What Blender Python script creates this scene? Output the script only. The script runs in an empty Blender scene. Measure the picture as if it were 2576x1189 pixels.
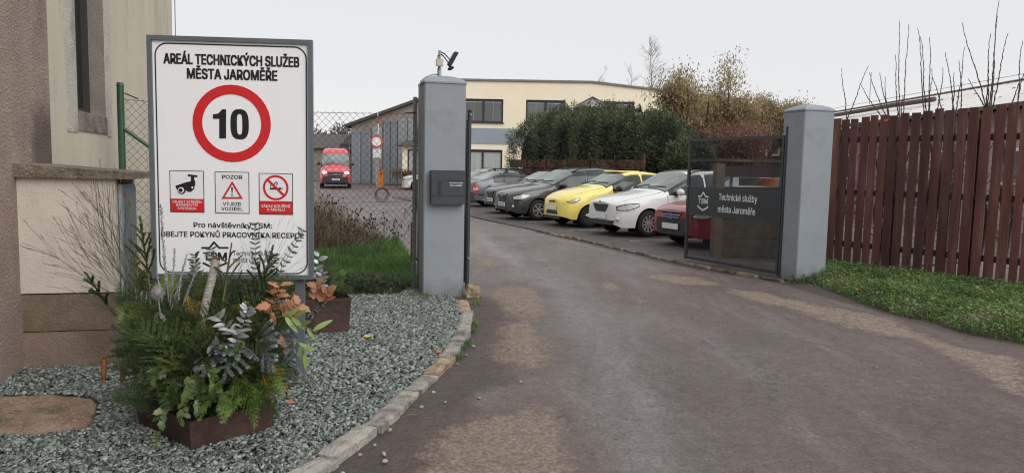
import bpy, math, random
import numpy as np
from mathutils import Vector, Matrix, noise as mnoise
R_ = math.radians
SC = bpy.context.scene
COL = SC.collection
rnd = random.Random(7)
nrs = np.random.RandomState(11)

# ------------------------------------------------------------------ camera
CAM_Z = 1.6
cd = bpy.data.cameras.new('camera')
cam = bpy.data.objects.new('camera', cd); COL.objects.link(cam)
cd.sensor_width = 36; cd.lens = 26.42; cd.clip_end = 1500; cd.clip_start = 0.05
CR = Matrix.Rotation(R_(90-5.27), 3, 'X') @ Matrix.Rotation(R_(1.15), 3, 'Z')
cam.matrix_world = Matrix.Translation((0, 0, CAM_Z)) @ CR.to_4x4()
SC.camera = cam

# ------------------------------------------------------------------ overcast sky
SUN_EL, SUN_AZ = 31, 140          # azimuth clockwise from +Y: behind the camera, to its right
w = bpy.data.worlds.new('World'); SC.world = w; w.use_nodes = True
nt = w.node_tree; nt.nodes.clear()
wo = nt.nodes.new('ShaderNodeOutputWorld'); bg = nt.nodes.new('ShaderNodeBackground')
bg.inputs['Strength'].default_value = 0.1
sky = nt.nodes.new('ShaderNodeTexSky'); sky.sky_type = 'NISHITA'; sky.sun_disc = False
sky.sun_elevation = R_(SUN_EL); sky.sun_rotation = R_(SUN_AZ)
hs = nt.nodes.new('ShaderNodeHueSaturation'); hs.inputs['Saturation'].default_value = 0.25
nt.links.new(sky.outputs[0], hs.inputs['Color'])
tc = nt.nodes.new('ShaderNodeTexCoord'); sx = nt.nodes.new('ShaderNodeSeparateXYZ')
nt.links.new(tc.outputs['Generated'], sx.inputs[0])
cr = nt.nodes.new('ShaderNodeValToRGB')
cr.color_ramp.elements[0].position = 0.0; cr.color_ramp.elements[0].color = (0.69, 0.68, 0.67, 1)
cr.color_ramp.elements[1].position = 1.0; cr.color_ramp.elements[1].color = (0.985, 0.99, 1.0, 1)
e = cr.color_ramp.elements.new(0.12); e.color = (0.615, 0.625, 0.64, 1)
e = cr.color_ramp.elements.new(0.30); e.color = (0.60, 0.615, 0.635, 1)   # overcast sky: brighter towards the zenith
nz = nt.nodes.new('ShaderNodeTexNoise'); nz.inputs['Scale'].default_value = 1.6; nz.inputs['Detail'].default_value = 3
ma = nt.nodes.new('ShaderNodeMath'); ma.operation = 'MULTIPLY_ADD'; ma.inputs[1].default_value = 0.12
nt.links.new(tc.outputs['Generated'], nz.inputs['Vector'])
nt.links.new(nz.outputs[0], ma.inputs[0]); nt.links.new(sx.outputs['Z'], ma.inputs[2])
sb = nt.nodes.new('ShaderNodeMath'); sb.operation = 'SUBTRACT'; sb.inputs[1].default_value = 0.06
nt.links.new(ma.outputs[0], sb.inputs[0]); nt.links.new(sb.outputs[0], cr.inputs[0])
vm = nt.nodes.new('ShaderNodeVectorMath'); vm.operation = 'SCALE'; vm.inputs['Scale'].default_value = 11.7
nt.links.new(cr.outputs[0], vm.inputs[0])
mx = nt.nodes.new('ShaderNodeMix'); mx.data_type = 'RGBA'; mx.inputs[0].default_value = 0.93
nt.links.new(hs.outputs[0], mx.inputs[6]); nt.links.new(vm.outputs[0], mx.inputs[7])
nt.links.new(mx.outputs[2], bg.inputs['Color']); nt.links.new(bg.outputs[0], wo.inputs[0])

sl = bpy.data.lights.new('sun', 'SUN'); sl.energy = 1.5; sl.angle = R_(45); sl.color = (1, 0.975, 0.95)
so = bpy.data.objects.new('sun', sl); COL.objects.link(so)
az = R_(SUN_AZ); el = R_(SUN_EL)
sd = Vector((math.sin(az)*math.cos(el), math.cos(az)*math.cos(el), math.sin(el)))
so.rotation_euler = sd.to_track_quat('Z', 'Y').to_euler()
vs = SC.view_settings
SC.display_settings.display_device = 'sRGB'
vs.view_transform = 'Standard'; vs.look = 'None'; vs.exposure = 0.2; vs.gamma = 1.0; vs.use_curve_mapping = False
SC.cycles.max_bounces = 6; SC.cycles.transparent_max_bounces = 8
SC.cycles.use_denoising = True; SC.cycles.filter_width = 1.15; SC.cycles.sample_clamp_indirect = 3.0

# ------------------------------------------------------------------ measuring: photograph -> place
FPX, CX, CY = 1890.0, 1287.75, 594.5
def _ray(x, y):
    return CR @ Vector(((x-CX)/FPX, -(y-CY)/FPX, -1.0))
def G(x, y, z=0.0):
    d = _ray(x, y); t = (z-CAM_Z)/d.z
    return Vector((d.x*t, d.y*t, z))
def P(x, y, Y):
    d = _ray(x, y); t = Y/d.y
    return Vector((d.x*t, Y, CAM_Z+d.z*t))

# ------------------------------------------------------------------ materials
def _n(nt, t, **kw):
    n = nt.nodes.new(t)
    for k, v in kw.items():
        if k.startswith('i_'):
            key = k[2:]; key = int(key) if key.isdigit() else key.replace('_', ' ')
            n.inputs[key].default_value = v
        else: setattr(n, k, v)
    return n
def c4(c): return (c[0], c[1], c[2], 1.0)
def mat(name, col, rough=0.8, var=0.15, scale=3.0, bump=0.0, bscale=60.0, metallic=0.0, col2=None,
        rand=0.0, spec=0.5, stretch=None, dirt=None, dscale=1.5, dth=0.55, coat=0.0, spk=None, detail=5, splash=None, spot=None):
    m = bpy.data.materials.new(name); m.use_nodes = True
    nt = m.node_tree; b = nt.nodes['Principled BSDF']
    b.inputs['Roughness'].default_value = rough; b.inputs['Metallic'].default_value = metallic
    b.inputs['Specular IOR Level'].default_value = spec; b.inputs['Coat Weight'].default_value = coat
    b.inputs['Coat Roughness'].default_value = 0.06
    tc = _n(nt, 'ShaderNodeTexCoord'); v = tc.outputs['Object']
    if stretch:
        mp = _n(nt, 'ShaderNodeMapping'); mp.inputs['Scale'].default_value = stretch
        nt.links.new(v, mp.inputs[0]); v2 = mp.outputs[0]
    else: v2 = v
    if rand or stretch:
        oi = _n(nt, 'ShaderNodeObjectInfo')
        ad = _n(nt, 'ShaderNodeVectorMath', operation='ADD')
        sc_ = _n(nt, 'ShaderNodeMath', operation='MULTIPLY', i_1=37.0)
        nt.links.new(oi.outputs['Random'], sc_.inputs[0])
        nt.links.new(v2, ad.inputs[0]); nt.links.new(sc_.outputs[0], ad.inputs[1]); v2 = ad.outputs[0]
    n1 = _n(nt, 'ShaderNodeTexNoise', i_Scale=scale, i_Detail=float(detail), i_Roughness=0.62)
    nt.links.new(v2, n1.inputs['Vector'])
    cr = _n(nt, 'ShaderNodeValToRGB')
    ca = tuple(min(1, x*(1-var)) for x in col); cb = col2 if col2 else tuple(min(1, x*(1+var)) for x in col)
    cr.color_ramp.elements[0].position = 0.3; cr.color_ramp.elements[0].color = c4(ca)
    cr.color_ramp.elements[1].position = 0.7; cr.color_ramp.elements[1].color = c4(cb)
    nt.links.new(n1.outputs[0], cr.inputs[0]); out = cr.outputs[0]
    if dirt:
        n3 = _n(nt, 'ShaderNodeTexNoise', i_Scale=dscale, i_Detail=6.0, i_Roughness=0.7)
        nt.links.new(v2, n3.inputs['Vector'])
        mr = _n(nt, 'ShaderNodeMapRange', i_1=dth-0.06, i_2=dth+0.12)
        nt.links.new(n3.outputs[0], mr.inputs[0])
        mm = _n(nt, 'ShaderNodeMix', data_type='RGBA'); mm.inputs[7].default_value = c4(dirt)
        nt.links.new(mr.outputs[0], mm.inputs[0]); nt.links.new(out, mm.inputs[6]); out = mm.outputs[2]
    if spk:   # fine speckle (colour, scale, threshold)
        n4 = _n(nt, 'ShaderNodeTexNoise', i_Scale=spk[1], i_Detail=2.0)
        nt.links.new(v, n4.inputs['Vector'])
        mr = _n(nt, 'ShaderNodeMapRange', i_1=spk[2], i_2=spk[2]+0.08)
        nt.links.new(n4.outputs[0], mr.inputs[0])
        mm = _n(nt, 'ShaderNodeMix', data_type='RGBA'); mm.inputs[7].default_value = c4(spk[0])
        nt.links.new(mr.outputs[0], mm.inputs[0]); nt.links.new(out, mm.inputs[6]); out = mm.outputs[2]
    if splash:   # dirt thrown up from the ground: (colour, height)
        sz = _n(nt, 'ShaderNodeSeparateXYZ'); nt.links.new(v, sz.inputs[0])
        n5 = _n(nt, 'ShaderNodeTexNoise', i_Scale=7.0, i_Detail=6.0, i_Roughness=0.7); nt.links.new(v, n5.inputs['Vector'])
        q = _n(nt, 'ShaderNodeMath', operation='MULTIPLY_ADD', i_1=-splash[1]*1.6); nt.links.new(n5.outputs[0], q.inputs[0]); nt.links.new(sz.outputs['Z'], q.inputs[2])
        mr = _n(nt, 'ShaderNodeMapRange', i_1=splash[1]*0.25, i_2=-splash[1]*0.8, i_4=0.75); nt.links.new(q.outputs[0], mr.inputs[0])
        mm = _n(nt, 'ShaderNodeMix', data_type='RGBA'); mm.inputs[7].default_value = c4(splash[0])
        nt.links.new(mr.outputs[0], mm.inputs[0]); nt.links.new(out, mm.inputs[6]); out = mm.outputs[2]
    if spot:     # one damp stain: (colour, centre, radius)
        n5 = _n(nt, 'ShaderNodeTexNoise', i_Scale=4.0, i_Detail=6.0, i_Roughness=0.7); nt.links.new(v, n5.inputs['Vector'])
        dv = _n(nt, 'ShaderNodeVectorMath', operation='DISTANCE'); dv.inputs[1].default_value = spot[1]; nt.links.new(v, dv.inputs[0])
        q = _n(nt, 'ShaderNodeMath', operation='MULTIPLY_ADD', i_1=0.45); nt.links.new(n5.outputs[0], q.inputs[0]); nt.links.new(dv.outputs['Value'], q.inputs[2])
        mr = _n(nt, 'ShaderNodeMapRange', i_1=spot[2]+.22, i_2=spot[2]*.55+.2, i_4=0.85); nt.links.new(q.outputs[0], mr.inputs[0])
        mm = _n(nt, 'ShaderNodeMix', data_type='RGBA'); mm.inputs[7].default_value = c4(spot[0])
        nt.links.new(mr.outputs[0], mm.inputs[0]); nt.links.new(out, mm.inputs[6]); out = mm.outputs[2]
    if rand:
        hv = _n(nt, 'ShaderNodeHueSaturation')
        mr = _n(nt, 'ShaderNodeMapRange', i_3=1-rand, i_4=1+rand)
        nt.links.new(oi.outputs['Random'], mr.inputs[0]); nt.links.new(mr.outputs[0], hv.inputs['Value'])
        nt.links.new(out, hv.inputs['Color']); out = hv.outputs[0]
    nt.links.new(out, b.inputs['Base Color'])
    if bump:
        n2 = _n(nt, 'ShaderNodeTexNoise', i_Scale=bscale, i_Detail=5.0)
        nt.links.new(v2 if stretch else v, n2.inputs['Vector'])
        bp = _n(nt, 'ShaderNodeBump', i_Strength=bump, i_Distance=0.02)
        nt.links.new(n2.outputs[0], bp.inputs['Height']); nt.links.new(bp.outputs[0], b.inputs['Normal'])
    return m
def leafmat(name, cols, rough=0.55, trans=0.25, patch=0.0, metallic=0.0, spec=0.4):
    """colour varies from leaf to leaf (each mesh island its own)"""
    m = bpy.data.materials.new(name); m.use_nodes = True
    nt = m.node_tree; b = nt.nodes['Principled BSDF']
    b.inputs['Roughness'].default_value = rough; b.inputs['Specular IOR Level'].default_value = spec
    b.inputs['Metallic'].default_value = metallic
    g = _n(nt, 'ShaderNodeNewGeometry'); cr = _n(nt, 'ShaderNodeValToRGB')
    f = g.outputs['Random Per Island']
    if patch:
        tc = _n(nt, 'ShaderNodeTexCoord'); n1 = _n(nt, 'ShaderNodeTexNoise', i_Scale=patch, i_Detail=2.0)
        nt.links.new(tc.outputs['Object'], n1.inputs['Vector'])
        mm = _n(nt, 'ShaderNodeMath', operation='MULTIPLY_ADD', i_1=2.2, i_2=-0.85)
        nt.links.new(n1.outputs[0], mm.inputs[0])
        m2 = _n(nt, 'ShaderNodeMath', operation='MULTIPLY_ADD', i_1=0.45)
        nt.links.new(f, m2.inputs[0]); nt.links.new(mm.outputs[0], m2.inputs[2]); f = m2.outputs[0]
    nt.links.new(f, cr.inputs[0])
    el = cr.color_ramp.elements
    for i, c in enumerate(cols):
        p = i/(len(cols)-1)
        if i == 0: el[0].position = 0; el[0].color = c4(c)
        elif i == len(cols)-1: el[len(el)-1].position = 1; el[len(el)-1].color = c4(c)
        else: q = el.new(p); q.color = c4(c)
    nt.links.new(cr.outputs[0], b.inputs['Base Color'])
    if trans:
        t = _n(nt, 'ShaderNodeBsdfTranslucent'); ms = _n(nt, 'ShaderNodeMixShader', i_0=trans)
        nt.links.new(cr.outputs[0], t.inputs['Color']); nt.links.new(b.outputs[0], ms.inputs[1]); nt.links.new(t.outputs[0], ms.inputs[2])
        nt.links.new(ms.outputs[0], nt.nodes['Material Output'].inputs[0])
    return m
def flat(name, col, rough=0.5, metallic=0.0, spec=0.5, emit=0.0, coat=0.0, ior=1.45):
    m = bpy.data.materials.new(name); m.use_nodes = True
    b = m.node_tree.nodes['Principled BSDF']
    b.inputs['Base Color'].default_value = c4(col); b.inputs['Roughness'].default_value = rough
    b.inputs['Metallic'].default_value = metallic; b.inputs['Specular IOR Level'].default_value = spec
    b.inputs['Coat Weight'].default_value = coat; b.inputs['IOR'].default_value = ior
    if emit: b.inputs['Emission Color'].default_value = c4(col); b.inputs['Emission Strength'].default_value = emit
    return m

# ------------------------------------------------------------------ mesh builder
_frames = {}
class MB:
    def __init__(s): s.v = []; s.f = []; s.n = 0
    def add(s, verts, faces):
        k = s.n
        s.v.extend(tuple(p) for p in verts); s.n += len(verts)
        s.f.extend(tuple(i+k for i in f) for f in faces); return s
    def box(s, c, d, rz=0.0, M=None, tz=1.0):
        hx, hy, hz = d[0]/2, d[1]/2, d[2]/2
        vs = [Vector((sx*hx*(tz if sz > 0 else 1), sy*hy*(tz if sz > 0 else 1), sz*hz)) for sz in (-1, 1) for sy in (-1, 1) for sx in (-1, 1)]
        if M is None: M = Matrix.Rotation(rz, 3, 'Z')
        c = Vector(c)
        return s.add([M @ v + c for v in vs], [(0, 2, 3, 1), (4, 5, 7, 6), (0, 1, 5, 4), (2, 6, 7, 3), (0, 4, 6, 2), (1, 3, 7, 5)])
    def beam(s, p, q, w, h, up=(0, 0, 1)):
        p = Vector(p); q = Vector(q); d = q-p; L = d.length
        x = d.normalized(); y = Vector(up).cross(x)
        if y.length < 1e-4: y = Vector((0, 1, 0)).cross(x)
        y.normalize(); z = x.cross(y)
        return s.box((p+q)/2, (L, w, h), M=Matrix((x, y, z)).transposed())
    def tube(s, pts, r, n=6, cap=True):
        pts = [Vector(p) for p in pts]; m = len(pts)
        rs = r if isinstance(r, (list, tuple)) else [r]*m
        vs = []; fs = []; ref = None
        for i, p in enumerate(pts):
            t = (pts[min(i+1, m-1)]-pts[max(i-1, 0)])
            if t.length < 1e-9: t = Vector((0, 0, 1))
            t.normalize()
            if ref is None: ref = Vector((0, 0, 1)) if abs(t.z) < 0.9 else Vector((1, 0, 0))
            a = ref.cross(t)
            if a.length < 1e-5: a = Vector((0, 1, 0.1)).cross(t)
            a.normalize(); b = t.cross(a); ref = b.cross(t)*-1 if False else ref
            for k in range(n):
                th = 2*math.pi*k/n
                vs.append(p+(a*math.cos(th)+b*math.sin(th))*rs[i])
        for i in range(m-1):
            for k in range(n):
                fs.append((i*n+k, i*n+(k+1) % n, (i+1)*n+(k+1) % n, (i+1)*n+k))
        if cap and n > 2: fs.append(tuple(range(n-1, -1, -1))); fs.append(tuple((m-1)*n+k for k in range(n)))
        return s.add(vs, fs)
    def cyl(s, c, axis, r, h, n=16, r2=None):
        a = Vector(axis).normalized(); c = Vector(c)
        return s.tube([c-a*h/2, c+a*h/2], [r, r if r2 is None else r2], n)
    def ell(s, c, rad, nu=12, nv=8, M=None):
        c = Vector(c); vs = []; fs = []
        for j in range(nv+1):
            ph = math.pi*j/nv
            for i in range(nu):
                th = 2*math.pi*i/nu
                p = Vector((rad[0]*math.sin(ph)*math.cos(th), rad[1]*math.sin(ph)*math.sin(th), rad[2]*math.cos(ph)))
                vs.append((M @ p if M else p)+c)
        for j in range(nv):
            for i in range(nu):
                fs.append((j*nu+i, (j+1)*nu+i, (j+1)*nu+(i+1) % nu, j*nu+(i+1) % nu))
        return s.add(vs, fs)
    def prism(s, poly, z0, z1):
        n = len(poly)
        vs = [(p[0], p[1], z0) for p in poly]+[(p[0], p[1], z1) for p in poly]
        fs = [tuple(range(n-1, -1, -1)), tuple(range(n, 2*n))]+[(i, (i+1) % n, n+(i+1) % n, n+i) for i in range(n)]
        return s.add(vs, fs)
    def extr(s, pts, off):
        """polygon of 3-D points pushed along off"""
        n = len(pts); off = Vector(off); pts = [Vector(p) for p in pts]
        return s.add(pts+[p+off for p in pts], [tuple(range(n-1, -1, -1)), tuple(range(n, 2*n))]+[(i, (i+1) % n, n+(i+1) % n, n+i) for i in range(n)])
    def ring(s, c, r0, r1, th, n=40, M=None):
        """flat annulus in the local XZ plane facing -Y"""
        vs = []; fs = []; c = Vector(c)
        for i in range(n):
            a = 2*math.pi*i/n
            for y in (0, -th):
                for r in (r0, r1):
                    p = Vector((r*math.cos(a), y, r*math.sin(a))); vs.append((M @ p if M else p)+c)
        for i in range(n):
            j = (i+1) % n
            a, b = i*4, j*4
            fs += [(a+2, a+3, b+3, b+2), (a, b, b+1, a+1), (a+1, b+1, b+3, a+3), (a, a+2, b+2, b)]
        return s.add(vs, fs)
    def grid(s, fn, nu, nv):
        vs = [fn(i/nu, j/nv) for j in range(nv+1) for i in range(nu+1)]
        return s.add(vs, [(j*(nu+1)+i, j*(nu+1)+i+1, (j+1)*(nu+1)+i+1, (j+1)*(nu+1)+i) for j in range(nv) for i in range(nu)])
    def lathe(s, prof, n=16, c=(0, 0, 0), M=None):
        c = Vector(c); m = len(prof); vs = []; fs = []
        for (r, z) in prof:
            for k in range(n):
                a = 2*math.pi*k/n; p = Vector((r*math.cos(a), r*math.sin(a), z)); vs.append((M @ p if M else p)+c)
        for j in range(m-1):
            for k in range(n):
                fs.append((j*n+k, j*n+(k+1) % n, (j+1)*n+(k+1) % n, (j+1)*n+k))
        return s.add(vs, fs)
    def mesh(s, name, smooth=False, inv=None):
        me = bpy.data.meshes.new(name)
        vs = [inv @ Vector(v) for v in s.v] if inv is not None else s.v
        me.from_pydata([tuple(v) for v in vs], [], s.f)
        if smooth: me.polygons.foreach_set('use_smooth', [True]*len(me.polygons))
        me.update(); return me
    def build(s, name, m, parent=None, smooth=False, world=False, **kw):
        inv = None
        if world and parent is not None: inv = _frames[_root(parent)].inverted()
        me = s.mesh(name, smooth, inv)
        return link(name, me, m, parent, **kw)
def _root(o):
    while o.parent is not None: o = o.parent
    return o.name
def link(name, me, m, parent=None, loc=None, rot=None, label=None, cat=None, group=None, kind=None):
    if m is not None and not me.materials: me.materials.append(m)
    o = bpy.data.objects.new(name, me); COL.objects.link(o)
    if parent is not None: o.parent = parent
    if loc is not None: o.location = loc
    if rot is not None: o.rotation_euler = rot
    tag(o, label, cat, group, kind)
    if parent is None: _frames[o.name] = Matrix.Identity(4)
    return o
def tag(o, label=None, cat=None, group=None, kind=None):
    if label: o['label'] = label
    if cat: o['category'] = cat
    if group: o['group'] = group
    if kind: o['kind'] = kind
    return o
def empty(name, loc=(0, 0, 0), rz=0.0, label=None, cat=None, group=None):
    o = bpy.data.objects.new(name, None); COL.objects.link(o)
    o.location = loc; o.rotation_euler = (0, 0, rz); o.empty_display_size = 0.2
    _frames[o.name] = Matrix.Translation(loc) @ Matrix.Rotation(rz, 4, 'Z')
    return tag(o, label, cat, group)
def np_mesh(name, V, F):
    """V (n,3), F (m,k) with k constant"""
    me = bpy.data.meshes.new(name); V = np.asarray(V, dtype=np.float32); F = np.asarray(F, dtype=np.int32)
    k = F.shape[1]
    me.vertices.add(len(V)); me.vertices.foreach_set('co', V.ravel())
    me.loops.add(F.size); me.loops.foreach_set('vertex_index', F.ravel())
    me.polygons.add(len(F)); me.polygons.foreach_set('loop_start', np.arange(0, F.size, k, dtype=np.int32))
    me.polygons.foreach_set('loop_total', np.full(len(F), k, dtype=np.int32))
    me.update(calc_edges=True); return me
def leaves_np(pos, axis, nor, L, W, bend=0.0):
    """rhombic leaves: pos (n,3), axis and normal (n,3), L and W (n,)"""
    axis = axis/np.linalg.norm(axis, axis=1, keepdims=True)
    side = np.cross(axis, nor); side /= (np.linalg.norm(side, axis=1, keepdims=True)+1e-9)
    L = np.asarray(L)[:, None]; W = np.asarray(W)[:, None]
    up = np.cross(side, axis)
    a = pos; b = pos+axis*L*0.45+side*W/2+up*bend*L; c = pos+axis*L; d = pos+axis*L*0.45-side*W/2+up*bend*L
    V = np.stack([a, b, c, d], 1).reshape(-1, 3); n = len(pos)
    F = np.arange(n*4).reshape(n, 4)
    return V, F
def inside(poly, X, Y):
    n = len(poly); r = np.zeros(X.shape, bool); j = n-1
    for i in range(n):
        xi, yi = poly[i][0], poly[i][1]; xj, yj = poly[j][0], poly[j][1]
        r ^= ((yi > Y) != (yj > Y)) & (X < (xj-xi)*(Y-yi)/(yj-yi+1e-12)+xi); j = i
    return r
def pdist(poly, X, Y):
    """signed distance, positive inside"""
    d = np.full(X.shape, 1e9); n = len(poly)
    for i in range(n):
        ax, ay = poly[i][0], poly[i][1]; bx, by = poly[(i+1) % n][0], poly[(i+1) % n][1]
        dx, dy = bx-ax, by-ay; t = np.clip(((X-ax)*dx+(Y-ay)*dy)/(dx*dx+dy*dy+1e-12), 0, 1)
        d = np.minimum(d, np.hypot(X-ax-t*dx, Y-ay-t*dy))
    return np.where(inside(poly, X, Y), d, -d)
import os
_fp = os.path.join(bpy.utils.resource_path('LOCAL'), 'datafiles', 'fonts', 'Inter.woff2')
FONT = None
try:
    if os.path.exists(_fp): FONT = bpy.data.fonts.load(_fp)     # the sans face that ships inside Blender; plain default if absent
except Exception: FONT = None
def text(s, size, name, m, parent, loc, rot=None, xs=1.0, bold=0.0, align='CENTER', depth=0.0004, zs=1.0):
    """lettering as flat print: a text curve turned into a mesh"""
    cu = bpy.data.curves.new('t', 'FONT'); cu.body = s
    if FONT: cu.font = FONT
    cu.align_x = align; cu.align_y = 'BOTTOM_BASELINE'
    cu.size = size; cu.offset = bold; cu.resolution_u = 3; cu.extrude = 0
    o = bpy.data.objects.new('t', cu); COL.objects.link(o)
    bpy.context.view_layer.update()
    me = bpy.data.meshes.new_from_object(o.evaluated_get(bpy.context.evaluated_depsgraph_get()))
    bpy.data.objects.remove(o)
    me.transform(Matrix.Diagonal((xs, zs, 1, 1)))
    me.materials.clear()
    return link(name, me, m, parent, loc=loc, rot=rot if rot else (R_(90), 0, 0))
# ------------------------------------------------------------------ ground, road, gravel, kerb
V2 = lambda p: (p[0], p[1])
kerb_out = [(1180,752),(1188,776),(1190,804),(1185,828),(1169,854),(1145,891),(1101,933),(1056,974),(1004,1026),(954,1068),(850,1143),(741,1205)]
kerb_w = [G(x, y, 0.06) for x, y in kerb_out]
kerb_w += [kerb_w[-1]+Vector((-0.42, -0.28, 0)), kerb_w[-1]+Vector((-0.85, -0.52, 0)), kerb_w[-1]+Vector((-1.35, -0.72, 0))]
def kerb_off(d):
    out = []
    for i, p in enumerate(kerb_w):
        t = (kerb_w[min(i+1, len(kerb_w)-1)]-kerb_w[max(i-1, 0)]).normalized()
        nn = Vector((t.y, -t.x, 0))       # to the left of travel towards the viewer = bed side is -X
        if nn.x > 0: nn = -nn
        out.append(p+nn*d)
    return out
kerb_in = kerb_off(0.13)

ground_m = mat('earth_ground', (0.12, 0.105, 0.085), 0.95, 0.25, 0.4, 0.3, 20)
gm = MB(); gm.add([(-400, -60, -0.04), (400, -60, -0.04), (400, 700, -0.04), (-400, 700, -0.04)], [(0, 1, 2, 3)])
gm.build('ground', ground_m, kind='structure')

sand_D = [
 [(1225,722),(1290,716),(1352,728),(1371,786),(1330,806),(1289,801),(1262,782),(1236,752)],
 [(1266,813),(1310,806),(1345,815),(1386,862),(1392,905),(1366,925),(1319,923),(1250,908),(1233,876)],
 [(1086,1094),(1130,1062),(1200,1045),(1281,1042),(1350,1004),(1398,1050),(1432,1130),(1450,1200),(1440,1330),(1080,1330),(1060,1200)],
 [(1812,720),(1860,728),(1919,734),(1985,752),(2054,768),(2150,783),(2241,800),(2331,850),(2466,880),(2590,905),(2590,1000),(2519,966),(2440,930),(2400,905),(2340,872),(2290,850),(2196,838),(2136,826),(2060,800),(2005,784),(1919,764),(1850,745)],
 [(1619,686),(1690,688),(1754,694),(1820,716),(1760,716),(1694,712),(1640,700)],
 [(1506,708),(1545,712),(1572,728),(1550,733),(1524,727)],
 [(1585,738),(1610,742),(1632,756),(1610,760),(1594,750)],
 [(1690,628),(1745,640),(1740,662),(1700,655),(1672,642)],
 [(1190,640),(1240,650),(1260,672),(1210,670)],
]
sandG = [[V2(G(x, y)) for x, y in q] for q in sand_D]
wet_sheen_D = [(1190,585),(1240,590),(1310,640),(1420,700),(1540,780),(1640,880),(1720,1000),(1760,1200),(1500,1200),(1470,1000),(1430,870),(1370,760),(1290,690),(1200,640)]
wet_sheen_G = [V2(G(x, y)) for x, y in wet_sheen_D]
xs = np.unique(np.concatenate([np.linspace(-30, -4, 30), np.arange(-4, 9, 0.09), np.linspace(9, 22, 20)]))
ys = np.unique(np.concatenate([np.arange(-1, 16, 0.1), np.linspace(16, 40, 90), np.linspace(40, 110, 60)]))
XX, YY = np.meshgrid(xs, ys)
sand = np.full(XX.shape, -1.0)
for q in sandG: sand = np.maximum(sand, pdist(q, XX, YY))
wet = pdist(wet_sheen_G, XX, YY)
kp = [V2(p) for p in kerb_w]
kd = np.full(XX.shape, 1e9)
for i in range(len(kp)-1):
    ax, ay = kp[i]; bx, by = kp[i+1]; dx, dy = bx-ax, by-ay
    t = np.clip(((XX-ax)*dx+(YY-ay)*dy)/(dx*dx+dy*dy), 0, 1); kd = np.minimum(kd, np.hypot(XX-ax-t*dx, YY-ay-t*dy))
vein = [V2(G(x, y)) for x, y in [(1357,583),(1480,610),(1600,640),(1728,668),(1850,690),(1985,712),(2200,772),(2400,830),(2590,865)]]
kd2 = np.full(XX.shape, 1e9)
for i in range(len(vein)-1):
    ax, ay = vein[i]; bx, by = vein[i+1]; dx, dy = bx-ax, by-ay
    t = np.clip(((XX-ax)*dx+(YY-ay)*dy)/(dx*dx+dy*dy), 0, 1); kd2 = np.minimum(kd2, np.hypot(XX-ax-t*dx, YY-ay-t*dy))
mud = np.maximum(1-kd/0.75, 1-kd2/0.28)
ZZ = 0.012*np.sin(XX*1.7+0.6*YY)*np.cos(YY*1.1)
V = np.stack([XX, YY, ZZ], -1).reshape(-1, 3); nx, ny = len(xs), len(ys)
I = (np.arange(ny-1)[:, None]*nx+np.arange(nx-1)[None, :]).ravel()
F = np.stack([I, I+1, I+1+nx, I+nx], 1)
rme = np_mesh('road', V, F)
for nm, arr in (('sand', sand), ('wet', wet), ('mud', mud)):
    a = rme.attributes.new(nm, 'FLOAT', 'POINT'); a.data.foreach_set('value', arr.astype(np.float32).ravel())
rme.polygons.foreach_set('use_smooth', [True]*len(rme.polygons))
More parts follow.
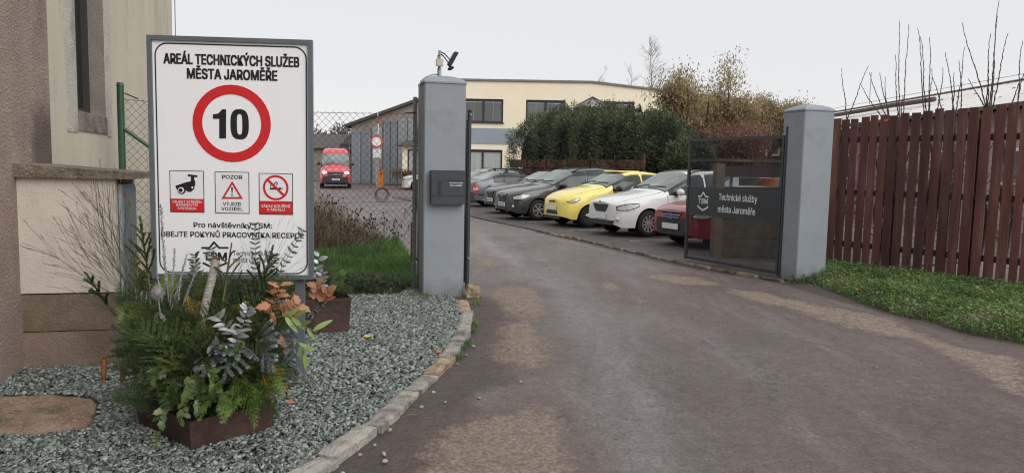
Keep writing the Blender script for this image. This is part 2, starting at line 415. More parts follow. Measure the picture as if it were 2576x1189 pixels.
def road_material():
    m = bpy.data.materials.new('wet_asphalt'); m.use_nodes = True
    nt = m.node_tree; b = nt.nodes['Principled BSDF']; L = nt.links.new
    tc = _n(nt, 'ShaderNodeTexCoord'); v = tc.outputs['Object']
    def noise(s, d=5.0, r=0.6, vec=v, dist=0.0):
        n = _n(nt, 'ShaderNodeTexNoise', i_Scale=float(s), i_Detail=float(d), i_Roughness=r, i_Distortion=dist); L(vec, n.inputs['Vector']); return n.outputs[0]
    def attr(n): return _n(nt, 'ShaderNodeAttribute', attribute_name=n).outputs['Fac']
    def math_(op, a, b_=None, c=None):
        n = _n(nt, 'ShaderNodeMath', operation=op)
        for i, x in enumerate((a, b_, c)):
            if x is None: continue
            if isinstance(x, (int, float)): n.inputs[i].default_value = x
            else: L(x, n.inputs[i])
        return n.outputs[0]
    def rng(x, a, b_, c=0.0, d=1.0):
        n = _n(nt, 'ShaderNodeMapRange', i_1=a, i_2=b_, i_3=c, i_4=d, interpolation_type='SMOOTHSTEP'); L(x, n.inputs[0]); return n.outputs[0]
    def mixc(f, a, b_):
        n = _n(nt, 'ShaderNodeMix', data_type='RGBA'); L(f, n.inputs[0])
        for i, x in ((6, a), (7, b_)):
            if isinstance(x, tuple): n.inputs[i].default_value = c4(x)
            else: L(x, n.inputs[i])
        return n.outputs[2]
    def streak():
        mp = _n(nt, 'ShaderNodeMapping'); mp.inputs['Scale'].default_value = (1.0, 0.22, 1); mp.inputs['Rotation'].default_value = (0, 0, 0.25); L(v, mp.inputs[0]); return mp.outputs[0]
    coarse = noise(9.0, 6, 0.78); mid = noise(42, 4, 0.75)
    big = noise(0.35, 4); med = noise(1.7, 6, 0.7); fine = noise(26, 6, 0.75); grit = noise(110, 3, 0.7); micro = noise(260, 2)
    st = noise(1.1, 5, 0.65, streak(), 0.6)
    base = mixc(rng(big, 0.35, 0.65), (0.088, 0.066, 0.057), (0.136, 0.110, 0.099))
    base = mixc(rng(st, 0.42, 0.66, 0, 0.75), base, (0.105, 0.072, 0.062))
    # pale streak: sky sheen on the wet lane, put into the colour
    w0 = math_('MULTIPLY_ADD', st, 1.6, math_('ADD', attr('wet'), -0.80))
    w0 = math_('MULTIPLY_ADD', fine, 0.5, math_('ADD', w0, -0.25))
    wm = math_('MULTIPLY', rng(w0, -0.25, 0.65), 0.75)
    base = mixc(wm, base, (0.180, 0.166, 0.162))
    base = mixc(rng(noise(2.3, 6, 0.75, streak(), 0.15), 0.46, 0.75, 0, 0.45), base, (0.225, 0.205, 0.198))
    # muddy edge
    mu = math_('MULTIPLY_ADD', med, 1.2, math_('ADD', attr('mud'), -0.55)); mum = rng(mu, 0.15, 0.6)
    base = mixc(mum, base, (0.066, 0.048, 0.042))
    # sandy patches
    s0 = math_('MULTIPLY_ADD', med, 0.5, math_('ADD', attr('sand'), -0.25))
    s0 = math_('MULTIPLY_ADD', fine, 0.12, math_('ADD', s0, -0.06))
    s0 = math_('MULTIPLY_ADD', noise(6.5, 6, 0.75), 0.42, math_('ADD', s0, -0.21))
    halo = rng(s0, -0.30, 0.0); sm = rng(s0, -0.06, 0.13)
    base = mixc(math_('MULTIPLY', halo, 0.65), base, (0.088, 0.060, 0.050))
    sandc = mixc(rng(fine, 0.35, 0.65), (0.195, 0.148, 0.112), (0.33, 0.262, 0.20))
    base = mixc(math_('MULTIPLY', sm, 0.62), base, sandc)
    # patchy wear and coarse aggregate
    def mul(col, f):
        n = _n(nt, 'ShaderNodeVectorMath', operation='SCALE'); L(col, n.inputs[0]); L(f, n.inputs['Scale']); return n.outputs[0]
    base = mul(base, rng(coarse, 0.25, 0.75, 0.72, 1.28)); base = mul(base, rng(mid, 0.28, 0.72, 0.60, 1.42))
    crack = _n(nt, 'ShaderNodeTexVoronoi', feature='DISTANCE_TO_EDGE', i_Scale=0.8)
    cw = _n(nt, 'ShaderNodeVectorMath', operation='ADD'); L(v, cw.inputs[0]); nn_ = _n(nt, 'ShaderNodeTexNoise', i_Scale=3.0, i_Detail=6.0); L(v, nn_.inputs['Vector']); L(nn_.outputs['Color'], cw.inputs[1]); L(cw.outputs[0], crack.inputs['Vector'])
    ck = math_('MULTIPLY', rng(crack.outputs['Distance'], 0.014, 0.004), rng(noise(0.6, 3), 0.50, 0.60)); base = mixc(math_('MULTIPLY', ck, 0.7), base, (0.035, 0.027, 0.024))
    # aggregate specks
    base = mixc(rng(grit, 0.58, 0.72, 0, 0.55), base, (0.30, 0.265, 0.24))
    base = mixc(rng(grit, 0.42, 0.30, 0, 0.65), base, (0.045, 0.034, 0.03))
    L(base, b.inputs['Base Color'])
    rough = math_('MULTIPLY_ADD', st, -0.6, 0.82)
    rough = math_('MULTIPLY_ADD', wm, -0.10, rough); rough = math_('MULTIPLY_ADD', mum, 0.15, rough); rough = math_('MULTIPLY_ADD', sm, 0.3, rough)
    L(math_('MINIMUM', math_('MAXIMUM', rough, 0.33), 0.95), b.inputs['Roughness'])
    b.inputs['Specular IOR Level'].default_value = 0.45
    h = math_('MULTIPLY_ADD', grit, 0.5, math_('MULTIPLY_ADD', micro, 0.25, math_('MULTIPLY', fine, 0.9)))
    bp = _n(nt, 'ShaderNodeBump', i_Strength=0.55, i_Distance=0.012); L(h, bp.inputs['Height']); L(bp.outputs[0], b.inputs['Normal'])
    return m
ROAD_M = road_material()
link('road', rme, ROAD_M, kind='structure')

# parking bay asphalt (4 mm above) behind a line of low edging stones
lot_m = mat('parking_asphalt', (0.070, 0.058, 0.052), 0.7, 0.3, 1.4, 0.5, 70, col2=(0.11, 0.09, 0.082), dirt=(0.035, 0.028, 0.025), dscale=2.2, dth=0.55, spk=((0.26, 0.2, 0.15), 90, 0.66))
F_ = Vector((-0.9, -0.437, 0)).normalized(); S_ = Vector((0.437, -0.9, 0)).normalized()   # car nose / car left (towards the viewer)
lm = MB()
lot = [G(1357, 583), G(1480, 609), G(1600, 638), G(1728, 667), G(1850, 690), G(1965, 708), Vector((6.3, 12.6, 0)), Vector((12, 16, 0)), Vector((7.5, 24, 0)), Vector((0, 39, 0)), Vector((-6, 37, 0)), Vector((-2.6, 28.5, 0)), Vector((-1.2, 23.5, 0))]
nl = len(lot); cen = sum(lot, Vector())/nl
lm.add([(p.x, p.y, 0.022) for p in lot]+[(cen.x, cen.y, 0.022)], [(i, (i+1) % nl, nl) for i in range(nl)])
lm.build('parking_lot', lot_m, kind='structure')
line_m = mat('worn_white_paint', (0.42, 0.40, 0.38), 0.8, 0.3, 9, dirt=(0.10, 0.085, 0.075), dscale=7, dth=0.5)
for k, (bx, by) in enumerate([(3.42, 16.95), (2.22, 19.4), (1.05, 21.9), (-0.15, 24.35), (-1.35, 26.85)]):
    p = Vector((bx, by, 0)); m_ = MB(); m_.add([tuple(a)[:2]+(0.027,) for a in (p+F_*0.9+S_*0.05, p+F_*0.9-S_*0.05, p-F_*4.2-S_*0.05, p-F_*4.2+S_*0.05)], [(0, 1, 2, 3)])
    m_.build('parking_line', line_m, kind='structure')

# edging stones between drive and bays
edge_m = mat('edging_stone', (0.22, 0.165, 0.12), 0.9, 0.3, 5, 0.6, 30, rand=0.3, dirt=(0.06, 0.045, 0.036), dscale=4, dth=0.5)
er = empty('stone_edging', G(1357, 583), 0, 'low crumbling line of narrow edging stones between the drive and the parking bays', 'edging')
pts = [G(x, y) for x, y in [(1357,583),(1420,597),(1480,609),(1540,624),(1600,638),(1664,653),(1728,667),(1790,679),(1850,690),(1910,701),(1975,712)]]
i = 0
for a, b in zip(pts[:-1], pts[1:]):
    d = b-a; n = max(1, int(d.length/0.34)); 
    for k in range(n):
        p = a+d*((k+0.03)/n); q = a+d*((k+0.95)/n); m_ = MB()
        hh = rnd.uniform(0.025, 0.05); ww = rnd.uniform(0.06, 0.09)
        mm_ = (p+q)/2+Vector((0, rnd.uniform(-0.01, 0.01), hh/2+0.008))
        dd = (q-p).normalized(); M = Matrix((dd, Vector((-dd.y, dd.x, 0)), Vector((0, 0, 1)))).transposed()
        m_.box(mm_, ((q-p).length*rnd.uniform(0.82, 1), ww, hh), M=M, tz=0.88)
        m_.build('stone', edge_m, er, world=True)

# ------------------------------------------------------------------ gravel bed
bed_m = mat('gravel_base', (0.055, 0.06, 0.055), 0.95, 0.4, 40, 0.8, 60)
bedpoly = [V2(p) for p in kerb_in]+[(-4.9, 1.2), (-5.6, 3.5), (-6.2, 9.3), (-1.15, 9.55), (-0.9, 9.6)]
m_ = MB(); m_.add([(p[0], p[1], 0.018) for p in bedpoly], [tuple(range(len(bedpoly)))]); m_.build('gravel_bed', bed_m, kind='structure')
peb_m = leafmat('pebble', [(0.055, 0.068, 0.058), (0.12, 0.142, 0.125), (0.18, 0.208, 0.184), (0.25, 0.275, 0.25), (0.38, 0.40, 0.375)], rough=0.62, trans=0)
soil_m = mat('soil', (0.045, 0.03, 0.02), 0.95, 0.4, 20, 0.6, 60)
def pebbles(poly, dens, s0, s1, ymin, ymax, z0, excl=()):
    P_ = np.array(poly); x0, y0 = P_.min(0); x1, y1 = P_.max(0); y0 = max(y0, ymin); y1 = min(y1, ymax)
    n = int((x1-x0)*(y1-y0)*dens); x = nrs.uniform(x0, x1, n); y = nrs.uniform(y0, y1, n)
    ok = inside(poly, x, y)
    vis = (np.abs(x) < y*0.74+0.3)
    ok &= vis
    for q in excl: ok &= ~inside(q, x, y)
    x, y = x[ok], y[ok]; n = len(x)
    s = nrs.uniform(s0, s1, n)
    c = np.array([[a, b, d] for d in (-1, 1) for b in (-1, 1) for a in (-1, 1)], float)
    dims = np.stack([s*nrs.uniform(0.7, 1.25, n), s*nrs.uniform(0.45, 0.85, n), s*nrs.uniform(0.25, 0.5, n)], 1)*0.5
    vv = c[None]*dims[:, None]*(1+nrs.uniform(-0.38, 0.2, (n, 8, 1)))
    vv += nrs.uniform(-0.12, 0.12, (n, 8, 3))*s[:, None, None]
    a = nrs.uniform(0, 6.28, n); t = nrs.normal(0, 0.35, n); t2 = nrs.normal(0, 0.35, n)
    ca, sa = np.cos(a), np.sin(a); ct, st = np.cos(t), np.sin(t); c2, s2 = np.cos(t2), np.sin(t2)
    X, Y, Z = vv[..., 0], vv[..., 1], vv[..., 2]
    Y, Z = Y*ct[:, None]-Z*st[:, None], Y*st[:, None]+Z*ct[:, None]
    X, Z = X*c2[:, None]-Z*s2[:, None], X*s2[:, None]+Z*c2[:, None]
    X, Y = X*ca[:, None]-Y*sa[:, None], X*sa[:, None]+Y*ca[:, None]
    zz = z0+nrs.uniform(0, 0.014, n)
    vv = np.stack([X+x[:, None], Y+y[:, None], Z+zz[:, None]], -1).reshape(-1, 3)
    f = np.array([(0, 2, 3, 1), (4, 5, 7, 6), (0, 1, 5, 4), (2, 6, 7, 3), (0, 4, 6, 2), (1, 3, 7, 5)])
    return vv, (f[None]+8*np.arange(n)[:, None, None]).reshape(-1, 4)
def join_np(L):
    V = []; F = []; k = 0
    for v, f in L: V.append(v); F.append(f+k); k += len(v)
    return np.concatenate(V), np.concatenate(F)
slabD = [(0,1002),(60,992),(150,988),(235,998),(252,1012),(246,1040),(225,1075),(120,1092),(0,1100)]
slabG = [V2(G(x, y, 0.03)) for x, y in slabD]; slabG[0] = (slabG[0][0]-0.4, slabG[0][1]); slabG[-1] = (slabG[-1][0]-0.4, slabG[-1][1])
V, F = join_np([pebbles(bedpoly, 3600, 0.017, 0.034, 2.5, 5.2, 0.024, [slabG]), pebbles(bedpoly, 2300, 0.022, 0.040, 5.2, 9.6, 0.024)])
link('gravel', np_mesh('gravel', V, F), peb_m, kind='stuff', label='grey green crushed stone chips covering the bed', cat='gravel')
# loose chips scattered over the edge of the drive, countable ones single
chip_m = mat('stone_chip', (0.30, 0.29, 0.27), 0.8, 0.2, 20, rand=0.4)
chips = [(1103,948),(1172,892),(1176,860),(942,1118),(966,1140),(905,1142),(968,1158),(862,1187),(1090,985),(1150,915),(1190,870),(1060,1022),(980,1080),(1205,1000),(1310,958),(1120,1010)]
for k, (x, y) in enumerate(chips):
    p = G(x, y, 0.012); m_ = MB(); s = rnd.uniform(0.008, 0.016)
    m_.ell((0, 0, 0), (s*1.3, s, s*0.6), 6, 4); 
    o = m_.build('stone_chip', chip_m, loc=p, rot=(rnd.random(), 0, rnd.random()*6), label='small pale stone chip lying loose on the muddy drive beside the kerb', cat='stone', group='stone chips along the kerb')
# ------------------------------------------------------------------ kerb stones
kg = empty('stone_kerb', kerb_w[5], 0, 'curved kerb of rough grey and ochre stones edging the gravel bed', 'kerb')
ka = mat('kerb_granite', (0.31, 0.285, 0.25), 0.9, 0.25, 6, 0.9, 40, rand=0.15, dirt=(0.13, 0.11, 0.085), dscale=5, dth=0.55, spk=((0.42, 0.4, 0.36), 120, 0.62))
kb = mat('kerb_sandstone', (0.34, 0.255, 0.165), 0.9, 0.3, 8, 0.9, 40, rand=0.15, dirt=(0.16, 0.10, 0.06), dscale=5, dth=0.52)
ko0, ki0 = kerb_w, kerb_in
for i in range(len(kerb_w)-1):
    a, b, c, d = ko0[i], ko0[i+1], ki0[i+1], ki0[i]
    nsub = 1 if (a-b).length < 0.55 else 2
    for s in range(nsub):
        t0, t1 = s/nsub+0.015, (s+1)/nsub-0.02
        q = [a.lerp(b, t0), a.lerp(b, t1), d.lerp(c, t1), d.lerp(c, t0)]
        h = 0.062+rnd.uniform(-0.012, 0.012)
        j = Vector((rnd.uniform(-0.012, 0.012), rnd.uniform(-0.01, 0.01), 0))
        m_ = MB(); N = 7; K = 4
        vs = []; 
        for jj in range(K+1):
            for ii in range(N+1):
                p = q[0].lerp(q[1], ii/N).lerp(q[3].lerp(q[2], ii/N), jj/K)+j
                ed = min(ii, N-ii, jj, K-jj)
                z = h-(0.016 if ed == 0 else 0)+mnoise.noise(p*9)*0.012+mnoise.noise(p*30)*0.005
                if ed == 0: p = p+Vector((mnoise.noise(p*17), mnoise.noise(p*15+Vector((3, 1, 4))), 0))*0.012
                vs.append((p.x, p.y, z))
        nv = (N+1)*(K+1); fs = [(jj*(N+1)+ii, jj*(N+1)+ii+1, (jj+1)*(N+1)+ii+1, (jj+1)*(N+1)+ii) for jj in range(K) for ii in range(N)]
        border = [ii for ii in range(N)]+[jj*(N+1)+N for jj in range(K)]+[K*(N+1)+ii for ii in range(N, 0, -1)]+[jj*(N+1) for jj in range(K, 0, -1)]
        vs += [(vs[b_][0], vs[b_][1], -0.03) for b_ in border]; nb = len(border)
        fs += [(border[k], nv+k, nv+(k+1) % nb, border[(k+1) % nb]) for k in range(nb)]
        m_.add(vs, fs)
        m_.build('kerb_stone', kb if i == 0 or (i == 5 and s == 0) else ka, kg, world=True)
# rough ochre boulder at the pillar foot and one beside it
def rock(name, c, r, m, label, cat='stone', seed=0, group=None):
    m_ = MB(); N = 12; K = 8; vs = []
    for jj in range(K+1):
        ph = math.pi*jj/K
        for ii in range(N):
            th = 2*math.pi*ii/N
            p = Vector((math.sin(ph)*math.cos(th), math.sin(ph)*math.sin(th), math.cos(ph)))
            q = Vector([math.copysign(abs(a)**0.6, a) for a in p])
            k = 1+0.25*mnoise.noise(p*1.7+Vector((seed, 2, 1)))+0.08*mnoise.noise(p*5+Vector((seed, 0, 0)))
            vs.append((q.x*r[0]*k, q.y*r[1]*k, q.z*r[2]*k))
    m_.add(vs, [(j*N+i, (j+1)*N+i, (j+1)*N+(i+1) % N, j*N+(i+1) % N) for j in range(K) for i in range(N)])
    return m_.build(name, m, loc=c, label=label, cat=cat, group=group)
g_ = G(1187, 752)
rock('boulder', (g_.x+0.01, g_.y+0.12, 0.07), (0.10, 0.10, 0.09), kb, 'rough ochre block of stone at the foot of the grey gate pillar', seed=3)
# flat mossy slab lower left
slab_m = mat('slab_stone', (0.27, 0.165, 0.105), 0.95, 0.35, 6, 0.9, 45, col2=(0.33, 0.235, 0.16), dirt=(0.10, 0.105, 0.04), dscale=3.5, dth=0.53, spk=((0.45, 0.40, 0.33), 60, 0.62))
sx0, sy0 = np.array(slabG).min(0); sx1, sy1 = np.array(slabG).max(0)
gx, gy = np.meshgrid(np.linspace(sx0-.05, sx1+.05, 40), np.linspace(sy0-.05, sy1+.05, 30))
dd = pdist(slabG, gx, gy)+np.array([mnoise.noise(Vector((x*6, y*6, 1)))*0.03 for x, y in zip(gx.ravel(), gy.ravel())]).reshape(gx.shape)
gz = 0.0+np.clip(dd/0.10, 0, 1)**0.6*0.055+np.array([mnoise.noise(Vector((x*14, y*14, 5)))*0.012 for x, y in zip(gx.ravel(), gy.ravel())]).reshape(gx.shape)*(dd > 0)
gz = np.where(dd > -0.01, gz, -0.02)
I = (np.arange(29)[:, None]*40+np.arange(39)[None, :]).ravel()
o = link('stone_slab', np_mesh('stone_slab', np.stack([gx, gy, gz], -1).reshape(-1, 3), np.stack([I, I+1, I+41, I+40], 1)), slab_m,
     label='flat weathered reddish stone slab with moss lying in the gravel at lower left', cat='stone slab')
o.data.polygons.foreach_set('use_smooth', [True]*len(o.data.polygons))

# ------------------------------------------------------------------ grass
def blades(poly, n, h0, h1, w, z0fn, lean=0.5, ymax=99):
    P_ = np.array(poly); x0, y0 = P_.min(0); x1, y1 = P_.max(0)
    x = nrs.uniform(x0, x1, n*3); y = nrs.uniform(y0, y1, n*3); ok = inside(poly, x, y); x, y = x[ok][:n], y[ok][:n]; n = len(x)
    cl = np.array([mnoise.noise(Vector((a*2.3, b*2.3, 0))) for a, b in zip(x, y)])*0.5+0.5
    h = nrs.uniform(h0, h1, n)*(0.35+1.3*cl**1.5); a = nrs.uniform(0, 6.28, n); l = h*nrs.uniform(0.1, lean, n)
    b_ = nrs.uniform(0, 6.28, n); dx, dy = np.cos(a)*w/2, np.sin(a)*w/2
    z = z0fn(x, y)
    base = np.stack([x, y, z], 1); sd_ = np.stack([dx, dy, 0*x], 1)
    dirv = np.stack([np.cos(b_)*l, np.sin(b_)*l, 0*x], 1)
    mid = base+dirv*0.35+np.stack([0*x, 0*x, h*0.6], 1); tip = base+dirv+np.stack([0*x, 0*x, h*np.where(lean > 1, 0.8, 1)], 1)
    V = np.stack([base-sd_, base+sd_, mid+sd_*0.8, mid-sd_*0.8, mid+sd_*.8, mid-sd_*.8, tip-sd_*.1, tip+sd_*.1], 1).reshape(-1, 3)
    k = np.arange(n)[:, None]*8
    F = np.concatenate([k+np.array([[0, 1, 2, 3]]), k+np.array([[5, 4, 7, 6]])])
    V = np.stack([base-sd_, base+sd_, mid+sd_*0.8, mid-sd_*0.8, tip+sd_*.1, tip-sd_*.1], 1).reshape(-1, 3); k = np.arange(n)[:, None]*6
    F = np.concatenate([k+np.array([[0, 1, 2, 3]]), k+np.array([[3, 2, 4, 5]])])
    return V, F
def broad(poly, n, s0, s1, z0fn, hmax):
    P_ = np.array(poly); x0, y0 = P_.min(0); x1, y1 = P_.max(0)
    x = nrs.uniform(x0, x1, n*3); y = nrs.uniform(y0, y1, n*3); ok = inside(poly, x, y); x, y = x[ok][:n], y[ok][:n]; n = len(x)
    pos = np.stack([x, y, z0fn(x, y)+nrs.uniform(0.01, hmax, n)], 1)
    a = nrs.uniform(0, 6.28, n); ax = np.stack([np.cos(a), np.sin(a), nrs.uniform(-0.3, 0.7, n)], 1)
    return leaves_np(pos, ax, np.tile([0, 0, 1.0], (n, 1))+nrs.normal(0, 0.3, (n, 3)), nrs.uniform(s0, s1, n), nrs.uniform(s0, s1, n)*0.6)
grass_m = leafmat('grass_blade', [(0.042, 0.061, 0.019), (0.085, 0.142, 0.039), (0.120, 0.206, 0.054), (0.178, 0.264, 0.088), (0.250, 0.241, 0.127)], patch=1.6)
grassB_m = leafmat('lawn_blade', [(0.051, 0.097, 0.025), (0.086, 0.185, 0.039), (0.127, 0.252, 0.055), (0.167, 0.285, 0.081)], patch=0.8)
grassD_m = leafmat('dark_grass', [(0.015, 0.025, 0.008), (0.03, 0.05, 0.014), (0.05, 0.085, 0.022), (0.10, 0.11, 0.04)], patch=2)
earth2 = mat('verge_soil', (0.05, 0.042, 0.025), 0.95, 0.3, 6, 0.6, 50)
rp = [G(1985,716),G(2040,716),G(2110,740),G(2180,768),G(2260,795),G(2340,810),G(2420,838),G(2500,853),G(2600,870)]
rfp = [V2(p) for p in rp]+[(9.5, 5.2), (9.6, 8.2), (7.4, 9.9), (5.1, 13.2), (4.55, 11.9)]
def zr(x, y):
    d = pdist(rfp, x, y); return 0.004+np.clip(d/0.45, 0, 1)*0.12
gx, gy = np.meshgrid(np.linspace(3.8, 10, 90), np.linspace(4.8, 13.6, 100)); gd = pdist(rfp, gx, gy)
gz = np.where(gd > -0.02, zr(gx, gy), -0.03)
I = (np.arange(99)[:, None]*90+np.arange(89)[None, :]).ravel()
link('verge', np_mesh('verge', np.stack([gx, gy, gz], -1).reshape(-1, 3), np.stack([I, I+1, I+91, I+90], 1)), earth2, kind='structure')
V, F = join_np([blades(rfp, 36000, 0.03, 0.16, 0.007, zr, 1.2), broad(rfp, 26000, 0.02, 0.06, zr, 0.09)])
link('verge_grass', np_mesh('verge_grass', V, F), grass_m, kind='stuff', label='green grass and clover on the verge below the wooden fence', cat='grass')
# lawn behind the wire fence
lawn = [(-1.22, 9.75), (-1.62, 12.4), (-2.35, 15.6), (-4.2, 17.2), (-9, 18), (-9, 9.2), (-3.9, 9.2), (-2.4, 9.5)]
z1 = lambda x, y: 0*x+0.012
m_ = MB(); m_.add([(p[0], p[1], 0.016) for p in lawn], [tuple(range(len(lawn)))]); m_.build('lawn_soil', earth2, kind='structure')
V, F = blades(lawn, 60000, 0.06, 0.16, 0.010, z1, 0.6)
link('lawn', np_mesh('lawn', V, F), grassB_m, kind='stuff', label='bright green lawn growing behind the wire fence', cat='grass')
edgep = [(-1.35, 9.0), (-1.32, 9.6), (-1.6, 9.9), (-3.2, 10.0), (-5.6, 9.6), (-5.6, 8.9), (-3.5, 8.75)]
V, F = join_np([blades(edgep, 9000, 0.08, 0.24, 0.009, z1, 1.2), broad(edgep, 6000, 0.03, 0.06, z1, 0.17)])
link('rough_grass', np_mesh('rough_grass', V, F), grassD_m, kind='stuff', label='dark rough grass and ground ivy along the foot of the wire fence', cat='grass')
# dry weeds
dryp = [(-2.7, 14.2), (-2.75, 16.0), (-4.4, 17.2), (-6.8, 16.5), (-5.8, 13.2), (-3.9, 13.0)]
dry_m = leafmat('dry_stalk', [(0.06, 0.04, 0.02), (0.14, 0.095, 0.05), (0.24, 0.17, 0.09), (0.10, 0.08, 0.05)], trans=0.1)
V, F = blades(dryp, 17000, 0.22, 1.0, 0.008, z1, 0.9); V[:, 2] *= np.clip((-2.2-V[:, 0])/1.9, .30, 1.0)
link('dry_weeds', np_mesh('dry_weeds', V, F), dry_m, kind='stuff', label='brown withered weeds standing behind the lawn', cat='weeds')
# stalks with round seed heads
m_ = MB()
for k in range(70):
    x = rnd.uniform(-4.4, -2.0); y = rnd.uniform(12.2, 14.6); h = rnd.uniform(0.5, 1.12)*(0.62+0.38*min(1, (-1.5-x)/2.2))
    dx, dy = rnd.uniform(-.3, .45), rnd.uniform(-.2, .2)
    top = Vector((x+dx, y+dy, h)); m_.tube([(x, y, 0), (x+dx*.4, y+dy*.4, h*.55), top], 0.0035, 3)
    m_.ell(top, (0.017, 0.017, 0.02), 6, 4)
    for q in range(rnd.randint(2, 4)):
        a = rnd.uniform(.45, .8); b = Vector((x+dx*a, y+dy*a, h*a)); e = b+Vector((rnd.uniform(-.17, .17), rnd.uniform(-.1, .1), rnd.uniform(.1, .25)))
        m_.tube([b, e], 0.0025, 3); m_.ell(e, (0.015, 0.015, 0.018), 6, 4)
m_.build('seed_stalks', flat('seed_head', (0.045, 0.028, 0.02), 0.9), kind='stuff', label='dry branching stalks with round dark seed heads behind the wire fence', cat='weeds')

# small tufts at the kerb
for k, (x, y) in enumerate([(1192, 822), (1186, 838), (1172, 868), (1160, 880), (1150, 905), (1196, 768), (1064, 752), (1040, 750)]):
    g_ = G(x, y); sp_ = [(g_.x-.05, g_.y-.05), (g_.x+.05, g_.y-.05), (g_.x+.05, g_.y+.06), (g_.x-.05, g_.y+.06)]
    V, F = blades(sp_, 70, .03, .10, .005, z1, 1.4)
    link('grass_tuft', np_mesh('grass_tuft', V, F), grass_m, label=['green tuft against the outer side of the kerb bend', 'second tuft just below it at the kerb bend', 'tuft beside the ochre kerb stone', 'thin tuft below the ochre kerb stone', 'sparse tuft further down the outer kerb', 'tuft below the ochre boulder', 'tuft at the left foot of the mailbox pillar', 'tuft between fence end and mailbox pillar'][k], cat='grass tuft', group='grass tufts at kerb and pillar')
# twigs and leaf crumbs blown over the drive
V = []; F = []; k_ = 0
for i in range(260):
    t = rnd.random(); x = rnd.uniform(-.8, 5.5); y = rnd.uniform(2.9, 13)
    L_ = rnd.uniform(.008, .03)*(2.2 if t < .12 else 1); a = rnd.uniform(0, 6.28); dx, dy = math.cos(a)*L_, math.sin(a)*L_; w_ = .0022 if t < .5 else L_*.35
    px_, py_ = -math.sin(a)*w_, math.cos(a)*w_
    V += [(x-dx, y-dy, .016), (x+px_, y+py_, .019), (x+dx, y+dy, .016), (x-px_, y-py_, .021)]; F.append((k_, k_+1, k_+2, k_+3)); k_ += 4
link('litter', np_mesh('litter', V, F), leafmat('litter', [(0.03, 0.02, 0.015), (0.07, 0.045, 0.03), (0.30, 0.27, 0.24), (0.05, 0.03, 0.02)], trans=0), kind='stuff', label='crumbs of twig, leaf and grit scattered over the drive', cat='litter')

for k in range(14):
    x = rnd.uniform(4.2, 7.0); y = 12.2-(x-4.2)*1.55+rnd.uniform(-.5, .7); V, F = put_leaf0((0, 0, 0)) if False else leaves_np(np.zeros((1, 3)), np.array([[1, .2, .1]]), np.array([[0, 0, 1.]]), [.06], [.04], .15)
    z_ = float(zr(np.array([x]), np.array([y]))[0])
    if z_ < .03: z_ = .012
    link('fallen_leaf', np_mesh('fallen_leaf', V, F), flat('dead_leaf_%d' % k, (.20+.1*rnd.random(), .10, .05), .7), loc=(x, y, z_+.035 if z_ > .03 else .02), rot=(rnd.uniform(-.4, .4), rnd.uniform(-.4, .4), rnd.uniform(0, 6)), label='small dead brown leaf on the verge below the wooden fence', cat='leaf', group='dead leaves on the verge')
# ------------------------------------------------------------------ shared materials
pillar_m = mat('grey_blue_render', (0.26, 0.285, 0.315), 0.85, 0.06, 2.2, 0.25, 90, dirt=(0.215, 0.235, 0.255), dscale=1.6, dth=0.58, splash=((0.15, 0.14, 0.125), 0.22))
anth = mat('anthracite_paint', (0.030, 0.036, 0.042), 0.45, 0.1, 5, rand=0.05)
galv = mat('galvanised', (0.30, 0.31, 0.32), 0.4, 0.15, 9, metallic=0.6)
blackp = flat('black_plastic', (0.012, 0.012, 0.014), 0.45)
greyframe = mat('grey_sign_frame', (0.115, 0.135, 0.15), 0.4, 0.08, 5)
# ------------------------------------------------------------------ gate pillars
PR = R_(15)
def pillar(bl, br, front_w, ztop, zcap, label):
    mid = (bl+br)/2; nin = Vector((-math.sin(PR), math.cos(PR), 0)); c = mid+nin*0.25
    r = empty('gate_pillar', (c.x, c.y, 0), PR, label, 'pillar', 'grey rendered pillars on both sides of the gate')
    s = MB(); h = 0.25; n = 10
    def sq(hh, z, k=0.012):
        a = hh-k
        return [(-a, -hh, z), (a, -hh, z), (hh, -a, z), (hh, a, z), (a, hh, z), (-a, hh, z), (-hh, a, z), (-hh, -a, z)]
    vs = sq(h, -0.02)+sq(h, ztop*0.33)+sq(h, ztop*0.66)+sq(h, ztop); fs = []
    for l in range(3):
        for i in range(8): fs.append((l*8+i, l*8+(i+1) % 8, (l+1)*8+(i+1) % 8, (l+1)*8+i))
    s.add(vs, fs); s.build('shaft', pillar_m, r)
    s = MB(); lv = [(h+0.012, ztop-0.006), (h+0.012, ztop+0.012), (h*0.86, ztop+(zcap-ztop)*0.52), (h*0.5, ztop+(zcap-ztop)*0.84), (0.03, zcap)]
    vs = []; fs = []
    for hh, z in lv: vs += sq(hh, z, 0.012*hh/h)
    for l in range(len(lv)-1):
        for i in range(8): fs.append((l*8+i, l*8+(i+1) % 8, (l+1)*8+(i+1) % 8, (l+1)*8+i))
    fs.append(tuple(len(vs)-8+i for i in range(8))); fs.append(tuple(range(7, -1, -1)))
    s.add(vs, fs); s.build('cap', pillar_m, r)
    return r, c
bl = G(1062, 747); br = G(1167, 749)
pl, pc = pillar(bl, br, 0.5, 2.58, 2.685, 'grey blue rendered gate pillar carrying the mailbox and the floodlight')
pR_b = G(2001, 711)       # foot of the near edge of the right pillar
nR = Vector((-math.sin(PR), math.cos(PR), 0)); uR = Vector((math.cos(PR), math.sin(PR), 0))
pr, prc = pillar(pR_b, pR_b+uR*0.5, 0.5, 2.50, 2.60, 'grey blue rendered gate pillar beside the dark wooden fence')
